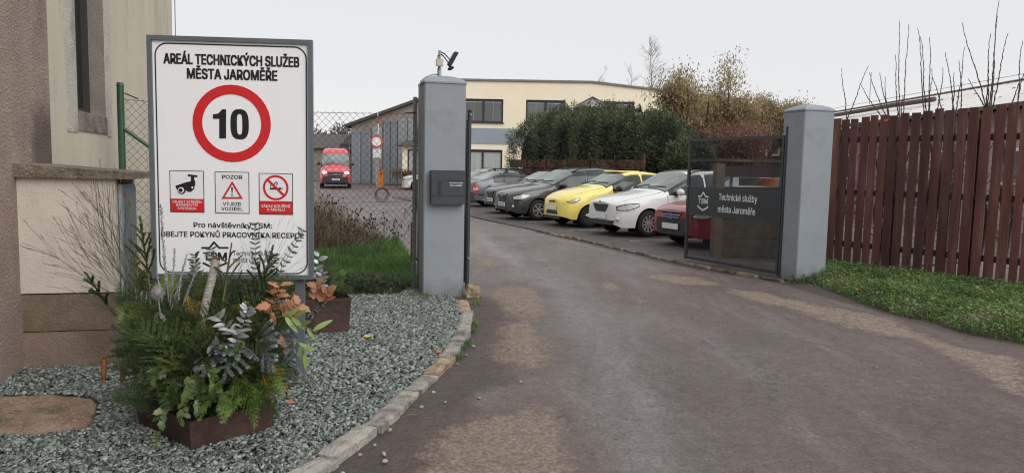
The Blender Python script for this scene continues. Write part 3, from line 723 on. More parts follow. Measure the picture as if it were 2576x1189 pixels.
# mailbox on the left pillar
ux = Vector((math.cos(PR), math.sin(PR), 0)); nf = -Vector((-math.sin(PR), math.cos(PR), 0))
mbw = 0.405; mz = 1.345
mc = pc+nf*0.25+ux*0.03
mr_ = empty('mailbox', (mc.x, mc.y, mz-0.2), PR, 'dark anthracite mailbox with white lettering on the front of the grey pillar', 'mailbox')
MB().box((0, -0.052, 0.20), (mbw, 0.10, 0.40)).build('body', anth, mr_)
MB().box((0, -0.108, 0.335), (mbw+0.008, 0.012, 0.105)).box((0, -0.10, 0.392), (mbw+0.012, 0.03, 0.008)).build('flap', anth, mr_)
MB().box((0, -0.108, 0.187), (mbw+0.004, 0.010, 0.178)).build('door', anth, mr_)
MB().box((0, -0.108, 0.045), (mbw+0.006, 0.012, 0.09)).build('lower_box', anth, mr_)
for k in range(3):
    MB().box((-0.105, -0.1155, 0.245-k*0.056), (0.042, 0.006, 0.04)).build('slot', blackp, mr_)
white_p = flat('white_print', (0.75, 0.77, 0.78), 0.6)
_capH = {}
def fit(s, wdt, cap, name, m, parent, loc, bold=0.0, align='CENTER', ref=None):
    """lettering scaled to a width and a cap height; loc = centre of baseline, faces local -Y"""
    o = text(s, 1.0, name, m, parent, loc, None, 1.0, 0.0, 'CENTER'); me = o.data
    
    if 'cap' not in _capH:
        q_ = text('H', 1.0, 't', None, None, (0, 0, 0)); _capH['cap'] = max(v.co.y for v in q_.data.vertices); bpy.data.objects.remove(q_)
    xs_ = [v.co.x for v in me.vertices]; w0 = max(xs_)-min(xs_); cx = (max(xs_)+min(xs_))/2
    b = bold*cap*1.05; k = (wdt-2*b)/w0; kz = (cap-2*b*.7)/_capH['cap']
    V = np.array([tuple(v.co) for v in me.vertices]); F = [tuple(q.vertices) for q in me.polygons]
    V = np.stack([(V[:, 0]-cx)*k, V[:, 1]*kz+b*.7, V[:, 2]*0], 1)
    if b <= 0: offs = [(0, 0)]
    else: offs = [(dx*b, dz*b*.7) for dx in (-1, -.33, .33, 1) for dz in (-1, 0, 1)]
    vs = []; fs = []
    for i, (dx, dz) in enumerate(offs): fs += [tuple(j+len(V)*i for j in f) for f in F]; vs += [tuple(v) for v in V+np.array([dx, dz, .00004*i])]
    m2 = bpy.data.meshes.new(name); m2.from_pydata(vs, [], fs); m2.materials.append(m); o.data = m2
    return o
fit('TECHNICKÉ SLUŽBY', 0.165, 0.016, 'lettering', white_p, mr_, (0.09, -0.1145, 0.245), 0.02)
fit('MĚSTA JAROMĚŘE', 0.145, 0.016, 'lettering', white_p, mr_, (0.09, -0.1145, 0.213), 0.02)
# floodlight on a short pole
fl = empty('floodlight', (pc.x-0.035, pc.y, 2.68), PR, 'black floodlight with motion sensor on a short steel pole on top of the pillar', 'floodlight')
MB().cyl((0, 0, 0.155), (0, 0, 1), 0.016, 0.31, 10).box((0, 0, 0.05), (0.045, 0.03, 0.10)).build('pole', galv, fl)
MB().tube([(0.015, -0.01, 0.29), (0.06, -0.015, 0.272), (0.125, -0.03, 0.20), (0.15, -0.03, 0.19)], 0.008, 6).tube([(0.015, 0.01, 0.27), (0.05, 0.005, 0.245), (0.11, -0.01, 0.165)], 0.008, 6).build('bracket', blackp, fl)
Mh = Matrix.Rotation(R_(-62), 3, 'Y')
MB().box((0.155, -0.02, 0.215), (0.19, 0.14, 0.045), M=Mh, tz=0.86).build('lamp_head', blackp, fl)
MB().box((0.170, -0.02, 0.209), (0.165, 0.12, 0.02), M=Mh).build('lamp_glass', flat('lamp_glass', (0.05, 0.05, 0.055), 0.15), fl)
MB().ell((0.135, -0.03, 0.10), (0.045, 0.03, 0.022), 10, 6, Matrix.Rotation(R_(-25), 3, 'Y')).tube([(0.13, -0.02, 0.15), (0.128, -0.025, 0.105)], 0.014, 6).build('motion_sensor', blackp, fl)
MB().tube([(0.0, -0.03, 0.25), (-0.03, -0.03, 0.24), (-0.025, -0.03, 0.20)], 0.006, 5).tube([(-0.005, -0.03, 0.13), (-0.022, -0.03, 0.06), (-0.02, -0.03, 0.0)], 0.008, 5).build('wiring', blackp, fl)
jb = empty('junction_box', (pc.x-0.035, pc.y, 2.84), PR, 'small cream junction box fixed to the floodlight pole', 'junction box')
MB().box((-0.005, -0.035, 0), (0.085, 0.045, 0.085)).build('body', mat('cream_plastic', (0.42, 0.40, 0.30), 0.5, 0.05, 5), jb)
MB().box((-0.005, -0.0595, 0), (0.07, 0.004, 0.07)).build('lid', mat('cream_plastic_lid', (0.45, 0.43, 0.33), 0.5, 0.05, 5), jb)
# cable over the cap and down the left flank
def pw(x, y, z, c=pc):   # pillar-local to world
    return Vector((c.x+x*math.cos(PR)-y*math.sin(PR), c.y+x*math.sin(PR)+y*math.cos(PR), z))
cab = [pw(-0.04, -0.02, 2.70), pw(-0.12, -0.02, 2.695), pw(-0.2, -0.02, 2.66), pw(-0.262, -0.02, 2.61), pw(-0.285, -0.03, 2.55), pw(-0.285, -0.05, 2.42), pw(-0.282, -0.05, 1.2), pw(-0.282, -0.05, 0.1)]
MB().tube(cab, 0.010, 6).build('power_cable', galv, smooth=True, label='grey conduit running over the pillar top and down its left side', cat='cable')
# ------------------------------------------------------------------ gate leaves
mesh_m = flat('mesh_metal', (0.012, 0.014, 0.016), 0.6, spec=.25)
def clip_lines(w_, h_, ang, sp):
    d = Vector((math.cos(ang), math.sin(ang))); n = Vector((-d.y, d.x)); out = []
    cs = [n.dot(Vector(c)) for c in ((0, 0), (w_, 0), (0, h_), (w_, h_))]
    k = min(cs)+sp/2
    while k < max(cs):
        ts = []; p0 = n*k
        lo, hi = -1e9, 1e9
        for a, (mn, mx_) in enumerate(((0, w_), (0, h_))):
            if abs(d[a]) < 1e-9: continue
            t0, t1 = (mn-p0[a])/d[a], (mx_-p0[a])/d[a]
            lo = max(lo, min(t0, t1)); hi = min(hi, max(t0, t1))
        if hi-lo > 0.005: out.append((p0+d*lo, p0+d*hi))
        k += sp
    return out
def diamond_mesh(mb, x0, z0, w_, h_, ang, sp, t, y0=0.0, wv=0.0):
    for s, yy in ((1, -t*0.35), (-1, t*0.35)):
        for a, b in clip_lines(w_, h_, ang*s, sp):
            mb.beam((x0+a[0], y0+yy, z0+a[1]), (x0+b[0], y0+yy, z0+b[1]), t*0.8, t, up=(0, 1, 0)) if False else mb.tube([(x0+a[0], y0+yy, z0+a[1]), (x0+b[0], y0+yy, z0+b[1])], t*0.62, 4, cap=False)
def gate_leaf(hinge, far, z0, z1, zb0, zb1, label, panel=True):
    d = far-hinge; L = d.length; rz = math.atan2(d.y, d.x)
    r = empty('gate_leaf', (hinge.x, hinge.y, 0), rz, label, 'gate', 'steel mesh gate leaves')
    t = 0.045
    fr = MB()
    fr.box((L/2, 0, z0+t/2), (L-2*t, t*0.8, t)).box((L/2, 0, z1-t/2), (L-2*t, t*0.8, t))
    fr.box((t/2, 0, (z0+z1)/2), (t, t, z1-z0)).box((L-t/2, 0, (z0+z1)/2), (t, t, z1-z0))
    fr.build('frame', anth, r)
    for zz in (zb0-t/2, zb1+t/2): MB().box((L/2, 0, zz), (L-2*t-0.002, t*0.75, t)).build('crossbar', anth, r)
    for (a, b) in ((z0+t, zb0-t), (zb1+t, z1-t)):
        m_ = MB(); diamond_mesh(m_, t, a, L-2*t, b-a, R_(28), 0.0165, 0.0029); m_.build('mesh_panel', mesh_m, r, kind='stuff')
    hp = MB().cyl((-0.04, 0, (z1+0.10)/2+0.0), (0, 0, 1), 0.028, z1+0.10, 10); hp.build('hinge_post', anth, r)
    for zz in (z1+0.06, 0.4): MB().tube([(-0.04, 0, zz), (-0.16, 0.02, zz)], 0.011, 6).build('hinge_bolt', galv, r)
    MB().ell((-0.04, 0, z1+0.115), (0.03, 0.03, 0.02), 8, 6).build('post_cap', blackp, r)
    return r, L
hR = G(1957, 700); fR = G(1722, 657)
gr_, GL = gate_leaf(hR, fR, 0.06, 2.15, 0.885, 1.275, 'open steel mesh gate leaf with a dark name panel beside the right pillar')
MB().box((GL/2, 0.012, 1.08), (GL-0.09, 0.006, 0.39)).build('name_panel', mat('anthracite_sheet', (0.026, 0.032, 0.038), 0.35, 0.1, 3), gr_)
# the face towards the drive is local +Y for this leaf; lettering group turned round
def gl_text(s, wdt, cap, x, z, bold): 
    o = fit(s, wdt, cap, 'lettering', white_p, gr_, (x, 0.0175, z), bold); o.rotation_euler = (R_(90), 0, R_(180)); return o
gl_text('Technické služby', 0.86, 0.105, GL*0.425, 1.125, 0.016)
gl_text('města Jaroměře', 0.84, 0.105, GL*0.435, 0.925, 0.016)
gl_text('TSM', 0.235, 0.085, GL*0.80, 1.045, 0.03)
def strip(pts, wdt, y, m, parent, name='emblem'):
    m_ = MB()
    for a, b in zip(pts[:-1], pts[1:]):
        a = Vector((a[0], 0, a[1])); b = Vector((b[0], 0, b[1])); d = (b-a).normalized(); n = Vector((-d.z, 0, d.x))*wdt/2
        e = d*wdt*0.28
        q = [a-e-n, b+e-n, b+e+n, a-e+n]; m_.add([(p.x, y, p.z) for p in q], [(0, 1, 2, 3)])
        y += 0.0003 if y > 0 else -0.0003
    return m_.build(name, m, parent)
ex = GL*0.80
strip([(ex-.125, 1.165), (ex-.06, 1.165), (ex, 1.235), (ex+.06, 1.165), (ex+.125, 1.165)], 0.024, 0.0175, white_p, gr_)
strip([(ex-.125, 1.005), (ex-.115, 0.985), (ex, 0.93), (ex+.115, 0.985), (ex+.125, 1.005)], 0.024, 0.0175, white_p, gr_)
MB().box((GL*0.99, 0.03, 1.33), (0.05, 0.03, 0.03)).build('latch', galv, gr_)
hL = Vector((-0.60, 9.92, 0)); fL = Vector((-1.62, 12.3, 0))
gl_, _L = gate_leaf(hL, fL, 0.06, 2.2, 0.9, 1.3, 'open steel mesh gate leaf seen edge on behind the left pillar')
MB().box((_L/2, -0.012, 1.10), (_L-0.09, 0.006, 0.40)).build('name_panel', anth, gl_)
MB().cyl((_L-0.03, 0.04, 0.35), (0, 0, 1), 0.016, 0.65, 8).build('drop_bolt', mat('red_oxide', (0.20, 0.03, 0.025), 0.6), gl_)
# ------------------------------------------------------------------ left building and its window
A0 = G(0, 967); A0 = Vector((A0.x, A0.y, 0)); ua = (G(50, 937)-A0).normalized()
ua = Vector((-0.262, 0.965, 0)).normalized(); na = Vector((ua.y, -ua.x, 0))     # na points to the road
BA = math.atan2(ua.y, ua.x)
def ws(x, y, off=0.0):
    """pixel -> (distance along the wall, height) on the wall plane pushed back by off"""
    d = _ray(x, y); o = Vector((0, 0, CAM_Z)); p0 = A0-na*off
    t = (p0-o).dot(na)/d.dot(na); q = o+d*t
    return (q-A0).dot(ua), q.z
stucco_m = mat('pebbledash', (0.34, 0.245, 0.20), 0.95, 0.22, 1.6, 1.0, 55, col2=(0.39, 0.295, 0.24), dirt=(0.17, 0.125, 0.10), dscale=0.7, dth=0.55, spk=((0.42, 0.32, 0.26), 70, 0.60), spot=((0.10, 0.075, 0.06), (ws(100, 390)[0]-.05, -.05, ws(100, 375)[1]), .42))
beige_m = mat('beige_plaster', (0.56, 0.50, 0.39), 0.92, 0.10, 1.1, 0.35, 70, dirt=(0.38, 0.33, 0.255), dscale=0.9, dth=0.57, stretch=(1, 1, 0.35))
surr_m = mat('window_surround', (0.52, 0.475, 0.415), 0.92, 0.10, 3, 0.9, 60, dirt=(0.26, 0.22, 0.19), dscale=2.0, dth=0.56)
apron_m = mat('stained_plaster', (0.255, 0.215, 0.18), 0.95, 0.22, 5, 0.9, 60, dirt=(0.12, 0.10, 0.085), dscale=3, dth=0.52)
bd = empty('plastered_building', tuple(A0), BA, 'old beige plastered building with a tall narrow window at the left edge', 'building')
# local: x along wall, +y = away from the road (left of travel), so the face is y=0 looking to -y
s_a = ws(113, 380)[0]; s_end = ws(437, 100)[0]
s_w0 = ws(197, 200)[0]; s_w1, z_w = ws(273, 295); z_w -= 0.0
ztop = 9.0
b0, b1 = ws(173, 250)[0], ws(286, 320)[0]; zb = ws(286, 345)[1]
m_ = MB()
def wallbox(x0, x1, z0, z1, y0=0.0, y1=0.3): return m_.box(((x0+x1)/2, (y0+y1)/2, (z0+z1)/2), (x1-x0, y1-y0, z1-z0))
wallbox(s_a, s_w0, -0.1, ztop, 0.02, 0.42); wallbox(s_w1, s_end, -0.1, ztop, 0.02, 0.42)
wallbox(s_w0, s_w1, -0.1, z_w, 0.021, 0.42); wallbox(s_w0, s_w1, 6.2, ztop, 0.021, 0.42)
m_.build('wall', beige_m, bd)
m_ = MB(); wallbox(s_a+0.3, s_end, -0.1, ztop, 4.6, 5.0); wallbox(s_end-0.4, s_end-0.005, -0.1, ztop-0.01, 0.43, 4.59); m_.build('rear_wall', beige_m, bd)
m_ = MB(); wallbox(-5.5, s_a, -0.1, ztop, -0.05, 0.4)
o = m_.build('pebbledash_wall', stucco_m, bd)
m_ = MB(); wallbox(b0, s_w0-0.002, zb, 6.4, 0.012, 0.0195); wallbox(s_w1+0.002, b1, zb, 6.4, 0.012, 0.0195)
m_.build('surround', surr_m, bd)
m_ = MB(); wallbox(s_w0, s_w1, zb+.02, z_w-0.004, 0.010, 0.0185); m_.build('apron', apron_m, bd)
# deep reveal and dark glazing
sb_ = 0.02
while ws(229, 285, sb_)[0] < s_w1 and sb_ < 0.38: sb_ += 0.005
print('setback', sb_, s_w0, s_w1)
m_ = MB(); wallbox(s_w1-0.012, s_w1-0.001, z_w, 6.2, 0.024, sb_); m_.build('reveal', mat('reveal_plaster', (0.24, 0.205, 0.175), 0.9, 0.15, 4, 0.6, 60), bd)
m_ = MB(); wallbox(s_w0, s_w1-0.013, z_w, z_w+0.06, sb_, sb_+.06); wallbox(s_w1-0.10, s_w1-0.013, z_w+0.061, 6.2, sb_, sb_+.06); wallbox(s_w0, s_w0+0.07, z_w+0.061, 6.2, sb_, sb_+.06)
wf = m_.build('window_frame', flat('old_window_frame', (0.045, 0.04, 0.035), 0.6), bd)
m_ = MB(); wallbox(s_w0+0.07, s_w1-0.10, z_w+0.06, 6.2, sb_+.045, sb_+.05); m_.build('pane', flat('dark_glass', (0.02, 0.024, 0.026), 0.08), wf)
# thin lightning rod down the corner
p1 = ws(446, 10, 0)
m_ = MB(); m_.tube([(s_end+0.05, -0.02, -0.02), (s_end+0.05, -0.02, 8.9)], 0.008, 5); m_.tube([(s_end-0.06, 0.02, 3.3), (s_end+0.05, -0.02, 3.3)], 0.007, 5); m_.tube([(s_end-0.06, 0.02, 5.1), (s_end+0.05, -0.02, 5.1)], 0.007, 5)
m_.build('lightning_conductor', galv, bd)
# ------------------------------------------------------------------ concrete enclosure with meter cabinet
BL = G(48, 937); BR = G(303, 926); d_ = (BR-BL); EW = d_.length; ea = math.atan2(d_.y, d_.x)
conc = mat('pale_concrete', (0.58, 0.52, 0.44), 0.92, 0.10, 2.2, 0.35, 60, dirt=(0.48, 0.425, 0.355), dscale=2.5, dth=0.56)
concd = mat('brown_concrete', (0.215, 0.155, 0.12), 0.95, 0.2, 2.5, 0.6, 60, rand=0.12, dirt=(0.12, 0.10, 0.05), dscale=1.5, dth=0.55)
capm = mat('cap_concrete', (0.23, 0.19, 0.145), 0.95, 0.3, 5, 1.0, 50, dirt=(0.10, 0.085, 0.05), dscale=4, dth=0.5, spk=((0.34, 0.3, 0.24), 80, 0.62))
en = empty('concrete_enclosure', (BL.x, BL.y, 0), ea, 'pale concrete meter enclosure with a mossy slab lid against the left building', 'enclosure')
zc = 1.455
MB().box((EW/2, 0.03, 0.595+(zc-0.595)/2), (EW, 0.06, zc-0.595)).build('front_panel', conc, en)
for k in range(2): MB().box((EW/2+0.004, 0.045, 0.02+0.285*k+0.14), (EW-0.012, 0.07, 0.277)).build('plank', concd, en)
MB().box((0.04, 0.36, 0.73), (0.07, 0.56, 1.44)).build('side_wall', conc, en)
MB().box((EW/2, 0.62, 0.72), (EW-0.02, 0.05, 1.43)).build('back_wall', conc, en)
MB().box((EW-0.06, 0.33, 0.28), (0.09, 0.50, 0.56)).build('foot_block', concd, en)
c_ = MB(); x0, x1, y0, y1 = -0.05, EW+0.13, -0.06, 0.68
c_.add([(x0, y0, zc+.003), (x1, y0, zc-.004), (x1, y1, zc-.004), (x0, y1, zc+.003), (x0, y0, zc+.105), (x1, y0, zc+.045), (x1, y1, zc+.045), (x0, y1, zc+.105)], [(0, 3, 2, 1), (4, 5, 6, 7), (0, 1, 5, 4), (1, 2, 6, 5), (2, 3, 7, 6), (3, 0, 4, 7)])
c_.build('lid', capm, en)
ca = empty('meter_cabinet', tuple(Vector((BL.x, BL.y, 0))+Matrix.Rotation(ea, 3, 'Z') @ Vector((EW-0.02, 0.09, 0.56))), ea, 'blue grey sheet metal meter cabinet in the side of the concrete enclosure', 'cabinet')
bg_m = mat('blue_grey_metal', (0.205, 0.245, 0.265), 0.45, 0.10, 3, dirt=(0.15, 0.17, 0.175), dscale=3, dth=0.58)
MB().box((0, 0.24, 0.42), (0.06, 0.50, 0.85)).build('body', bg_m, ca)
MB().box((0.036, 0.25, 0.42), (0.012, 0.43, 0.80)).build('door', bg_m, ca)
MB().box((0.036, -0.004, 0.42), (0.02, 0.05, 0.86)).build('edge_strip', mat('pale_metal', (0.36, 0.38, 0.37), 0.5), ca)
MB().cyl((0.045, 0.07, 0.77), (1, 0, 0), 0.012, 0.02, 10).build('lamp_button', flat('orange_lens', (0.6, 0.12, 0.02), 0.4), ca)
MB().box((0.0432, 0.24, 0.66), (0.002, 0.055, 0.14)).build('warning_sticker', flat('yellow_sticker', (0.36, 0.31, 0.10), 0.6), ca)
MB().box((0.0445, 0.24, 0.68), (0.001, 0.03, 0.05)).box((0.0445, 0.24, 0.62), (0.001, 0.035, 0.012)).build('sticker_print', flat('sticker_black', (0.08, 0.07, 0.03), 0.6), ca)
# rubble strip along the foot
m_ = MB()
for k in range(26):
    t = rnd.random(); p = BL.lerp(BR, t)+Vector((rnd.uniform(-.02, .3) if k > 18 else 0, rnd.uniform(-0.10, -0.03), 0.02)); s = rnd.uniform(0.012, 0.035)
    m_.ell(p, (s*1.3, s, s*0.7), 6, 4)
m_.build('rubble', mat('rubble', (0.26, 0.20, 0.15), 0.95, 0.3, 9), kind='stuff', label='broken mortar crumbs along the foot of the concrete enclosure', cat='rubble')
MB().box(tuple((BL+BR)/2+Vector((0.12, 0.0, 0.012))), (EW+0.35, 0.16, 0.05), rz=ea).build('footing', capm, en, world=True)
# ------------------------------------------------------------------ chain link fence
f0 = Vector((-4.2, 8.1, 0)); f1 = Vector((-1.235, 9.42, 0)); d_ = f1-f0; FL = d_.length; fa = math.atan2(d_.y, d_.x)
cf = empty('chain_link_fence', tuple(f0), fa, 'tall chain link fence on a green post between the building and the pillar', 'fence')
green = mat('green_paint', (0.022, 0.075, 0.035), 0.5, 0.2, 5)
wire = flat('dark_wire', (0.045, 0.045, 0.042), 0.6, metallic=0.3)
MB().cyl((0, 0, 1.18), (0, 0, 1), 0.035, 2.40, 12).build('post', green, cf)
MB().tube([(0, 0, 2.375), (0, 0, 2.41)], [0.039, 0.03], 12).build('post_cap', green, cf)
MB().tube([(0.02, -0.01, 1.93), (1.15, -0.02, 1.05)], 0.02, 8).build('brace', green, cf)
m_ = MB(); H = 2.2
def sag(x): return 0.045*math.sin(math.pi*min(1, max(0, x/FL)))
sp = 0.060
for s, yy in ((1, -0.002), (-1, 0.002)):
    for a, b in clip_lines(FL, H, R_(47)*s, sp):
        n = 4; pts = []
        for k in range(n+1):
            p = a.lerp(b, k/n); pts.append((p[0]+rnd.uniform(-.002, .002), yy, p[1]*(1-sag(p[0])/H)+0.04))
        m_.tube(pts, 0.0017, 4, cap=False)
k = 0.04
while k < FL:     # twisted tips along the top
    m_.tube([(k-0.012, 0, H+0.05-sag(k)), (k, 0, H+0.035-sag(k))], 0.0017, 3, cap=False); m_.tube([(k+0.012, 0, H+0.055-sag(k)), (k, 0, H+0.035-sag(k))], 0.0017, 3, cap=False); k += 0.088
m_.build('wire_mesh', wire, cf, kind='stuff')
for zz in (H+0.035, 1.15, 0.15):
    MB().tube([(FL*k/8, -0.004, zz-sag(FL*k/8)*(zz/H)) for k in range(9)], 0.0028, 5).build('tension_wire', wire, cf)
MB().tube([(0.04, -0.01, H+0.10), (0.16, -0.01, H+0.05), (0.17, -0.01, H+0.05)], 0.008, 6).build('wire_tensioner', blackp, cf)
MB().tube([(FL-0.12, 0, H+0.04), (FL+0.02, 0, H+0.05)], 0.006, 5).build('wire_tensioner', blackp, cf)
ep = MB().cyl((FL+0.01, 0.03, 1.22), (0, 0, 1), 0.024, 2.44, 10); ep.build('end_post', mat('grey_post', (0.21, 0.225, 0.235), 0.6), cf)
for zz in (0.35, 0.75, 1.2, 1.62, 1.95): MB().tube([(FL+0.01, -0.0, zz), (FL+0.09, 0.02, zz)], 0.006, 5).build('clip', galv, cf)
# coil of wire hanging on the fence
q = MB()
for k in range(5):
    r0 = 0.062+0.007*k; c_x = FL*0.0
    pts = [(r0*math.cos(a)+rnd.uniform(-.003, .003), -0.015-0.004*k, r0*0.95*math.sin(a)-0.004*k) for a in [2*math.pi*j/20 for j in range(21)]]
    q.tube(pts, 0.0022, 4, cap=False)
cp = P(960, 487, 8.97)
q.build('wire_coil', wire, loc=(cp.x, cp.y-0.02, cp.z), rot=(0, 0, fa), label='coil of thin wire hung on the chain link fence', cat='wire')
# ------------------------------------------------------------------ the big sign
SA = R_(4.0); SY = 5.25
so_ = P(580, 700, SY); 
def sgn(x, y, off=0.0):
    """pixel -> local (x, z) on the sign face"""
    n = Vector((math.sin(SA), -math.cos(SA), 0)); d = _ray(x, y); o = Vector((0, 0, CAM_Z)); p0 = Vector((so_.x, so_.y, 0))
    t = (p0-o).dot(n)/d.dot(n); q_ = o+d*t; u = Vector((math.cos(SA), math.sin(SA), 0))
    return (q_-p0).dot(u), q_.z
sr = empty('information_sign', (so_.x, so_.y, 0), SA, 'large white site entrance sign with a red ringed 10 standing in the gravel', 'sign')
xl = (sgn(371, 90)[0]+sgn(384, 696)[0])/2; xr = (sgn(790, 104)[0]+sgn(785, 700)[0])/2
zt = (sgn(371, 88)[1]+sgn(790, 103)[1])/2; zb_ = (sgn(384, 697)[1]+sgn(785, 703)[1])/2
panel_m = mat('sign_white', (0.865, 0.88, 0.88), 0.35, 0.015, 2)
MB().box(((xl+xr)/2, 0.01, (zt+zb_)/2), (xr-xl-0.05, 0.012, zt-zb_-0.05)).build('panel', panel_m, sr)
fw = 0.030
m_ = MB(); m_.box(((xl+xr)/2, 0.005, zt-fw/2), (xr-xl, 0.045, fw)).box(((xl+xr)/2, 0.005, zb_+fw/2), (xr-xl, 0.045, fw))
m_.box((xl+fw/2, 0.005, (zt+zb_)/2), (fw, 0.045, zt-zb_-2*fw)).box((xr-fw/2, 0.005, (zt+zb_)/2), (fw, 0.045, zt-zb_-2*fw))
m_.build('frame', greyframe, sr)
px_ = sgn(752, 900)[0]
for x in (px_, -px_-0.02+((xl+xr)/2)*2*0): MB().box((x, 0.055, (zt-0.1)/2-0.03), (0.06, 0.05, zt-0.1)).build('post', greyframe, sr)
ink = flat('black_print', (0.012, 0.012, 0.014), 0.5); red = flat('red_print', (0.62, 0.018, 0.02), 0.45); navy = flat('navy_print', (0.010, 0.014, 0.028), 0.5); whp = flat('white_patch', (0.80, 0.81, 0.82), 0.4)
YF = 0.0035
def lay(k): return YF-0.0012*k-0.0012
def st(s, x0, x1, yb, cap, m, name='lettering', bold=0.03, k=1):
    a = sgn(x0, yb); b = sgn(x1, yb+ (x1-x0)*0.0); cx = (a[0]+b[0])/2
    zz = sgn((x0+x1)/2, yb)[1]
    return fit(s, b[0]-a[0], cap/FPX*SY, name, m, sr, (cx, lay(k), zz), bold)
def poly(ps, m, k=1, name='pictogram', raw=False):
    pts = [(p if raw else sgn(*p)) for p in ps]
    m_ = MB(); m_.add([(p[0], lay(k), p[1]) for p in pts], [tuple(range(len(pts)))])
    return m_.build(name, m, sr)
def disc(x, y, r, m, k=1, name='pictogram', r0=0.0, n=36):
    c = sgn(x, y); r = r/FPX*SY; r0 = r0/FPX*SY
    if r0: pts = None
    m_ = MB()
    if r0:
        vs = []; fs = []
        for i in range(n):
            a = 2*math.pi*i/n; vs += [(c[0]+r0*math.cos(a), lay(k), c[1]+r0*math.sin(a)), (c[0]+r*math.cos(a), lay(k), c[1]+r*math.sin(a))]
        fs = [(2*i, 2*i+1, (2*i+3) % (2*n), (2*i+2) % (2*n)) for i in range(n)]; m_.add(vs, fs)
    else: m_.add([(c[0]+r*math.cos(2*math.pi*i/n), lay(k), c[1]+r*math.sin(2*math.pi*i/n)) for i in range(n)], [tuple(range(n))])
    return m_.build(name, m, sr)
# rounded border line
def rrect(x0, x1, z0, z1, rad, wd, m, k=1, name='border_line'):
    out = []; inn = []
    for (cx, cz, a0) in ((x1-rad, z1-rad, 0), (x0+rad, z1-rad, 90), (x0+rad, z0+rad, 180), (x1-rad, z0+rad, 270)):
        for j in range(9):
            a = R_(a0+90*j/8); out.append((cx+rad*math.cos(a), cz+rad*math.sin(a))); inn.append((cx+(rad-wd)*math.cos(a), cz+(rad-wd)*math.sin(a)))
    n = len(out); m_ = MB(); m_.add([(p[0], lay(k), p[1]) for p in out]+[(p[0], lay(k), p[1]) for p in inn], [(i, (i+1) % n, n+(i+1) % n, n+i) for i in range(n)])
    return m_.build(name, m, sr)
bx0, bx1 = xl+0.045, xr-0.040; rrect(bx0, bx1, zb_+0.035, zt-0.045, 0.085, 0.0085, ink)
st('AREÁL TECHNICKÝCH SLUŽEB', 411, 753, 165, 25.5, ink, bold=0.045)
st('MĚSTA JAROMĚŘE', 470, 698, 201, 25.5, ink, bold=0.045)
disc(583, 311, 95.6, red, 1, 'red_ring', 72)
K = 0.4876
poly([(x*K, y*K) for x, y in ((1146, 564), (1166, 564), (1166, 714), (1131, 714), (1131, 613), (1098, 613), (1098, 590), (1125, 586))], ink, 1, 'numeral')
def numeral0():
    c = sgn(1236*K, 641.5*K); u = K/FPX*SY; n = 40; out = []; inn = []
    for i in range(n):
        a = 2*math.pi*i/n; cs_, sn_ = math.cos(a), math.sin(a); f = lambda v, e: math.copysign(abs(v)**e, v)
        out.append((c[0]+46*u*f(cs_, .72), lay(1), c[1]+76.5*u*f(sn_, .72))); inn.append((c[0]+13.5*u*f(cs_, .6), lay(1), c[1]+52*u*f(sn_, .6)))
    MB().add(out+inn, [(i, (i+1) % n, n+(i+1) % n, n+i) for i in range(n)]).build('numeral', ink, sr)
numeral0()
K = 0.4876
def pic(x0, y0, x1, y1, redy=None):
    c = [sgn(x0*K, y0*K), sgn(x1*K, y0*K+0), sgn(x1*K, y1*K), sgn(x0*K, y1*K)]
    X0, X1 = (c[0][0]+c[3][0])/2, (c[1][0]+c[2][0])/2; Z1, Z0 = (c[0][1]+c[1][1])/2, (c[2][1]+c[3][1])/2
    poly([(X0, Z0), (X1, Z0), (X1, Z1), (X0, Z1)], ink, 1, 'pictogram_frame', raw=True)
    t = 0.005; poly([(X0+t, Z0+t), (X1-t, Z0+t), (X1-t, Z1-t), (X0+t, Z1-t)], whp, 2, 'pictogram_field', raw=True)
    if redy:
        zr_ = sgn((x0+x1)/2*K, redy*K)[1]; poly([(X0+t, Z0+t), (X1-t, Z0+t), (X1-t, zr_), (X0+t, zr_)], red, 3, 'pictogram_field', raw=True)
pic(876, 880, 1053, 1095, 1025); pic(1109, 886, 1286, 1101); pic(1336, 894, 1511, 1107, 1037)
kk = lambda L: [(x*K, y*K) for x, y in L]
# camera
poly(kk([(970, 899), (1019, 904), (1019, 914), (970, 909)]), ink, 4); poly(kk([(986, 910), (1003, 912), (1003, 935), (986, 935)]), ink, 5)
poly(kk([(905, 958), (960, 940), (1006, 930), (1009, 945), (1002, 975), (985, 990), (968, 988), (958, 978), (925, 985), (912, 975)]), ink, 4)
disc(939*K, 980*K, 20*K, ink, 6); disc(936*K, 980*K, 15*K, whp, 7); disc(934*K, 981*K, 10*K, ink, 8); disc(994*K, 967*K, 5*K, whp, 7)
for i, (s, y) in enumerate((('OBJEKT STŘEŽEN', 1047), ('KAMEROVÝM', 1063), ('SYSTÉMEM', 1081))):
    w_ = (150, 110, 95)[i]; st(s, (965-w_/2)*K, (965+w_/2)*K, y*K, 12.5*K, whp, bold=0.012, k=4)
st('POZOR', 1145*K, 1251*K, 923*K, 20*K, ink, bold=0.035, k=3)
poly(kk([(1198, 933), (1254, 1026), (1142, 1026)]), red, 3); poly(kk([(1198, 953), (1236, 1016), (1160, 1016)]), whp, 4)
poly(kk([(1193, 966), (1203, 966), (1200, 998), (1196, 998)]), ink, 5); disc(1198*K, 1006*K, 4.5*K, ink, 5, n=14)
st('VÝJEZD', 1150*K, 1245*K, 1061*K, 18*K, ink, bold=0.03, k=3); st('VOZIDEL', 1142*K, 1254*K, 1086*K, 18*K, ink, bold=0.03, k=3)
disc(1423*K, 968*K, 65*K, red, 4, r0=54*K)
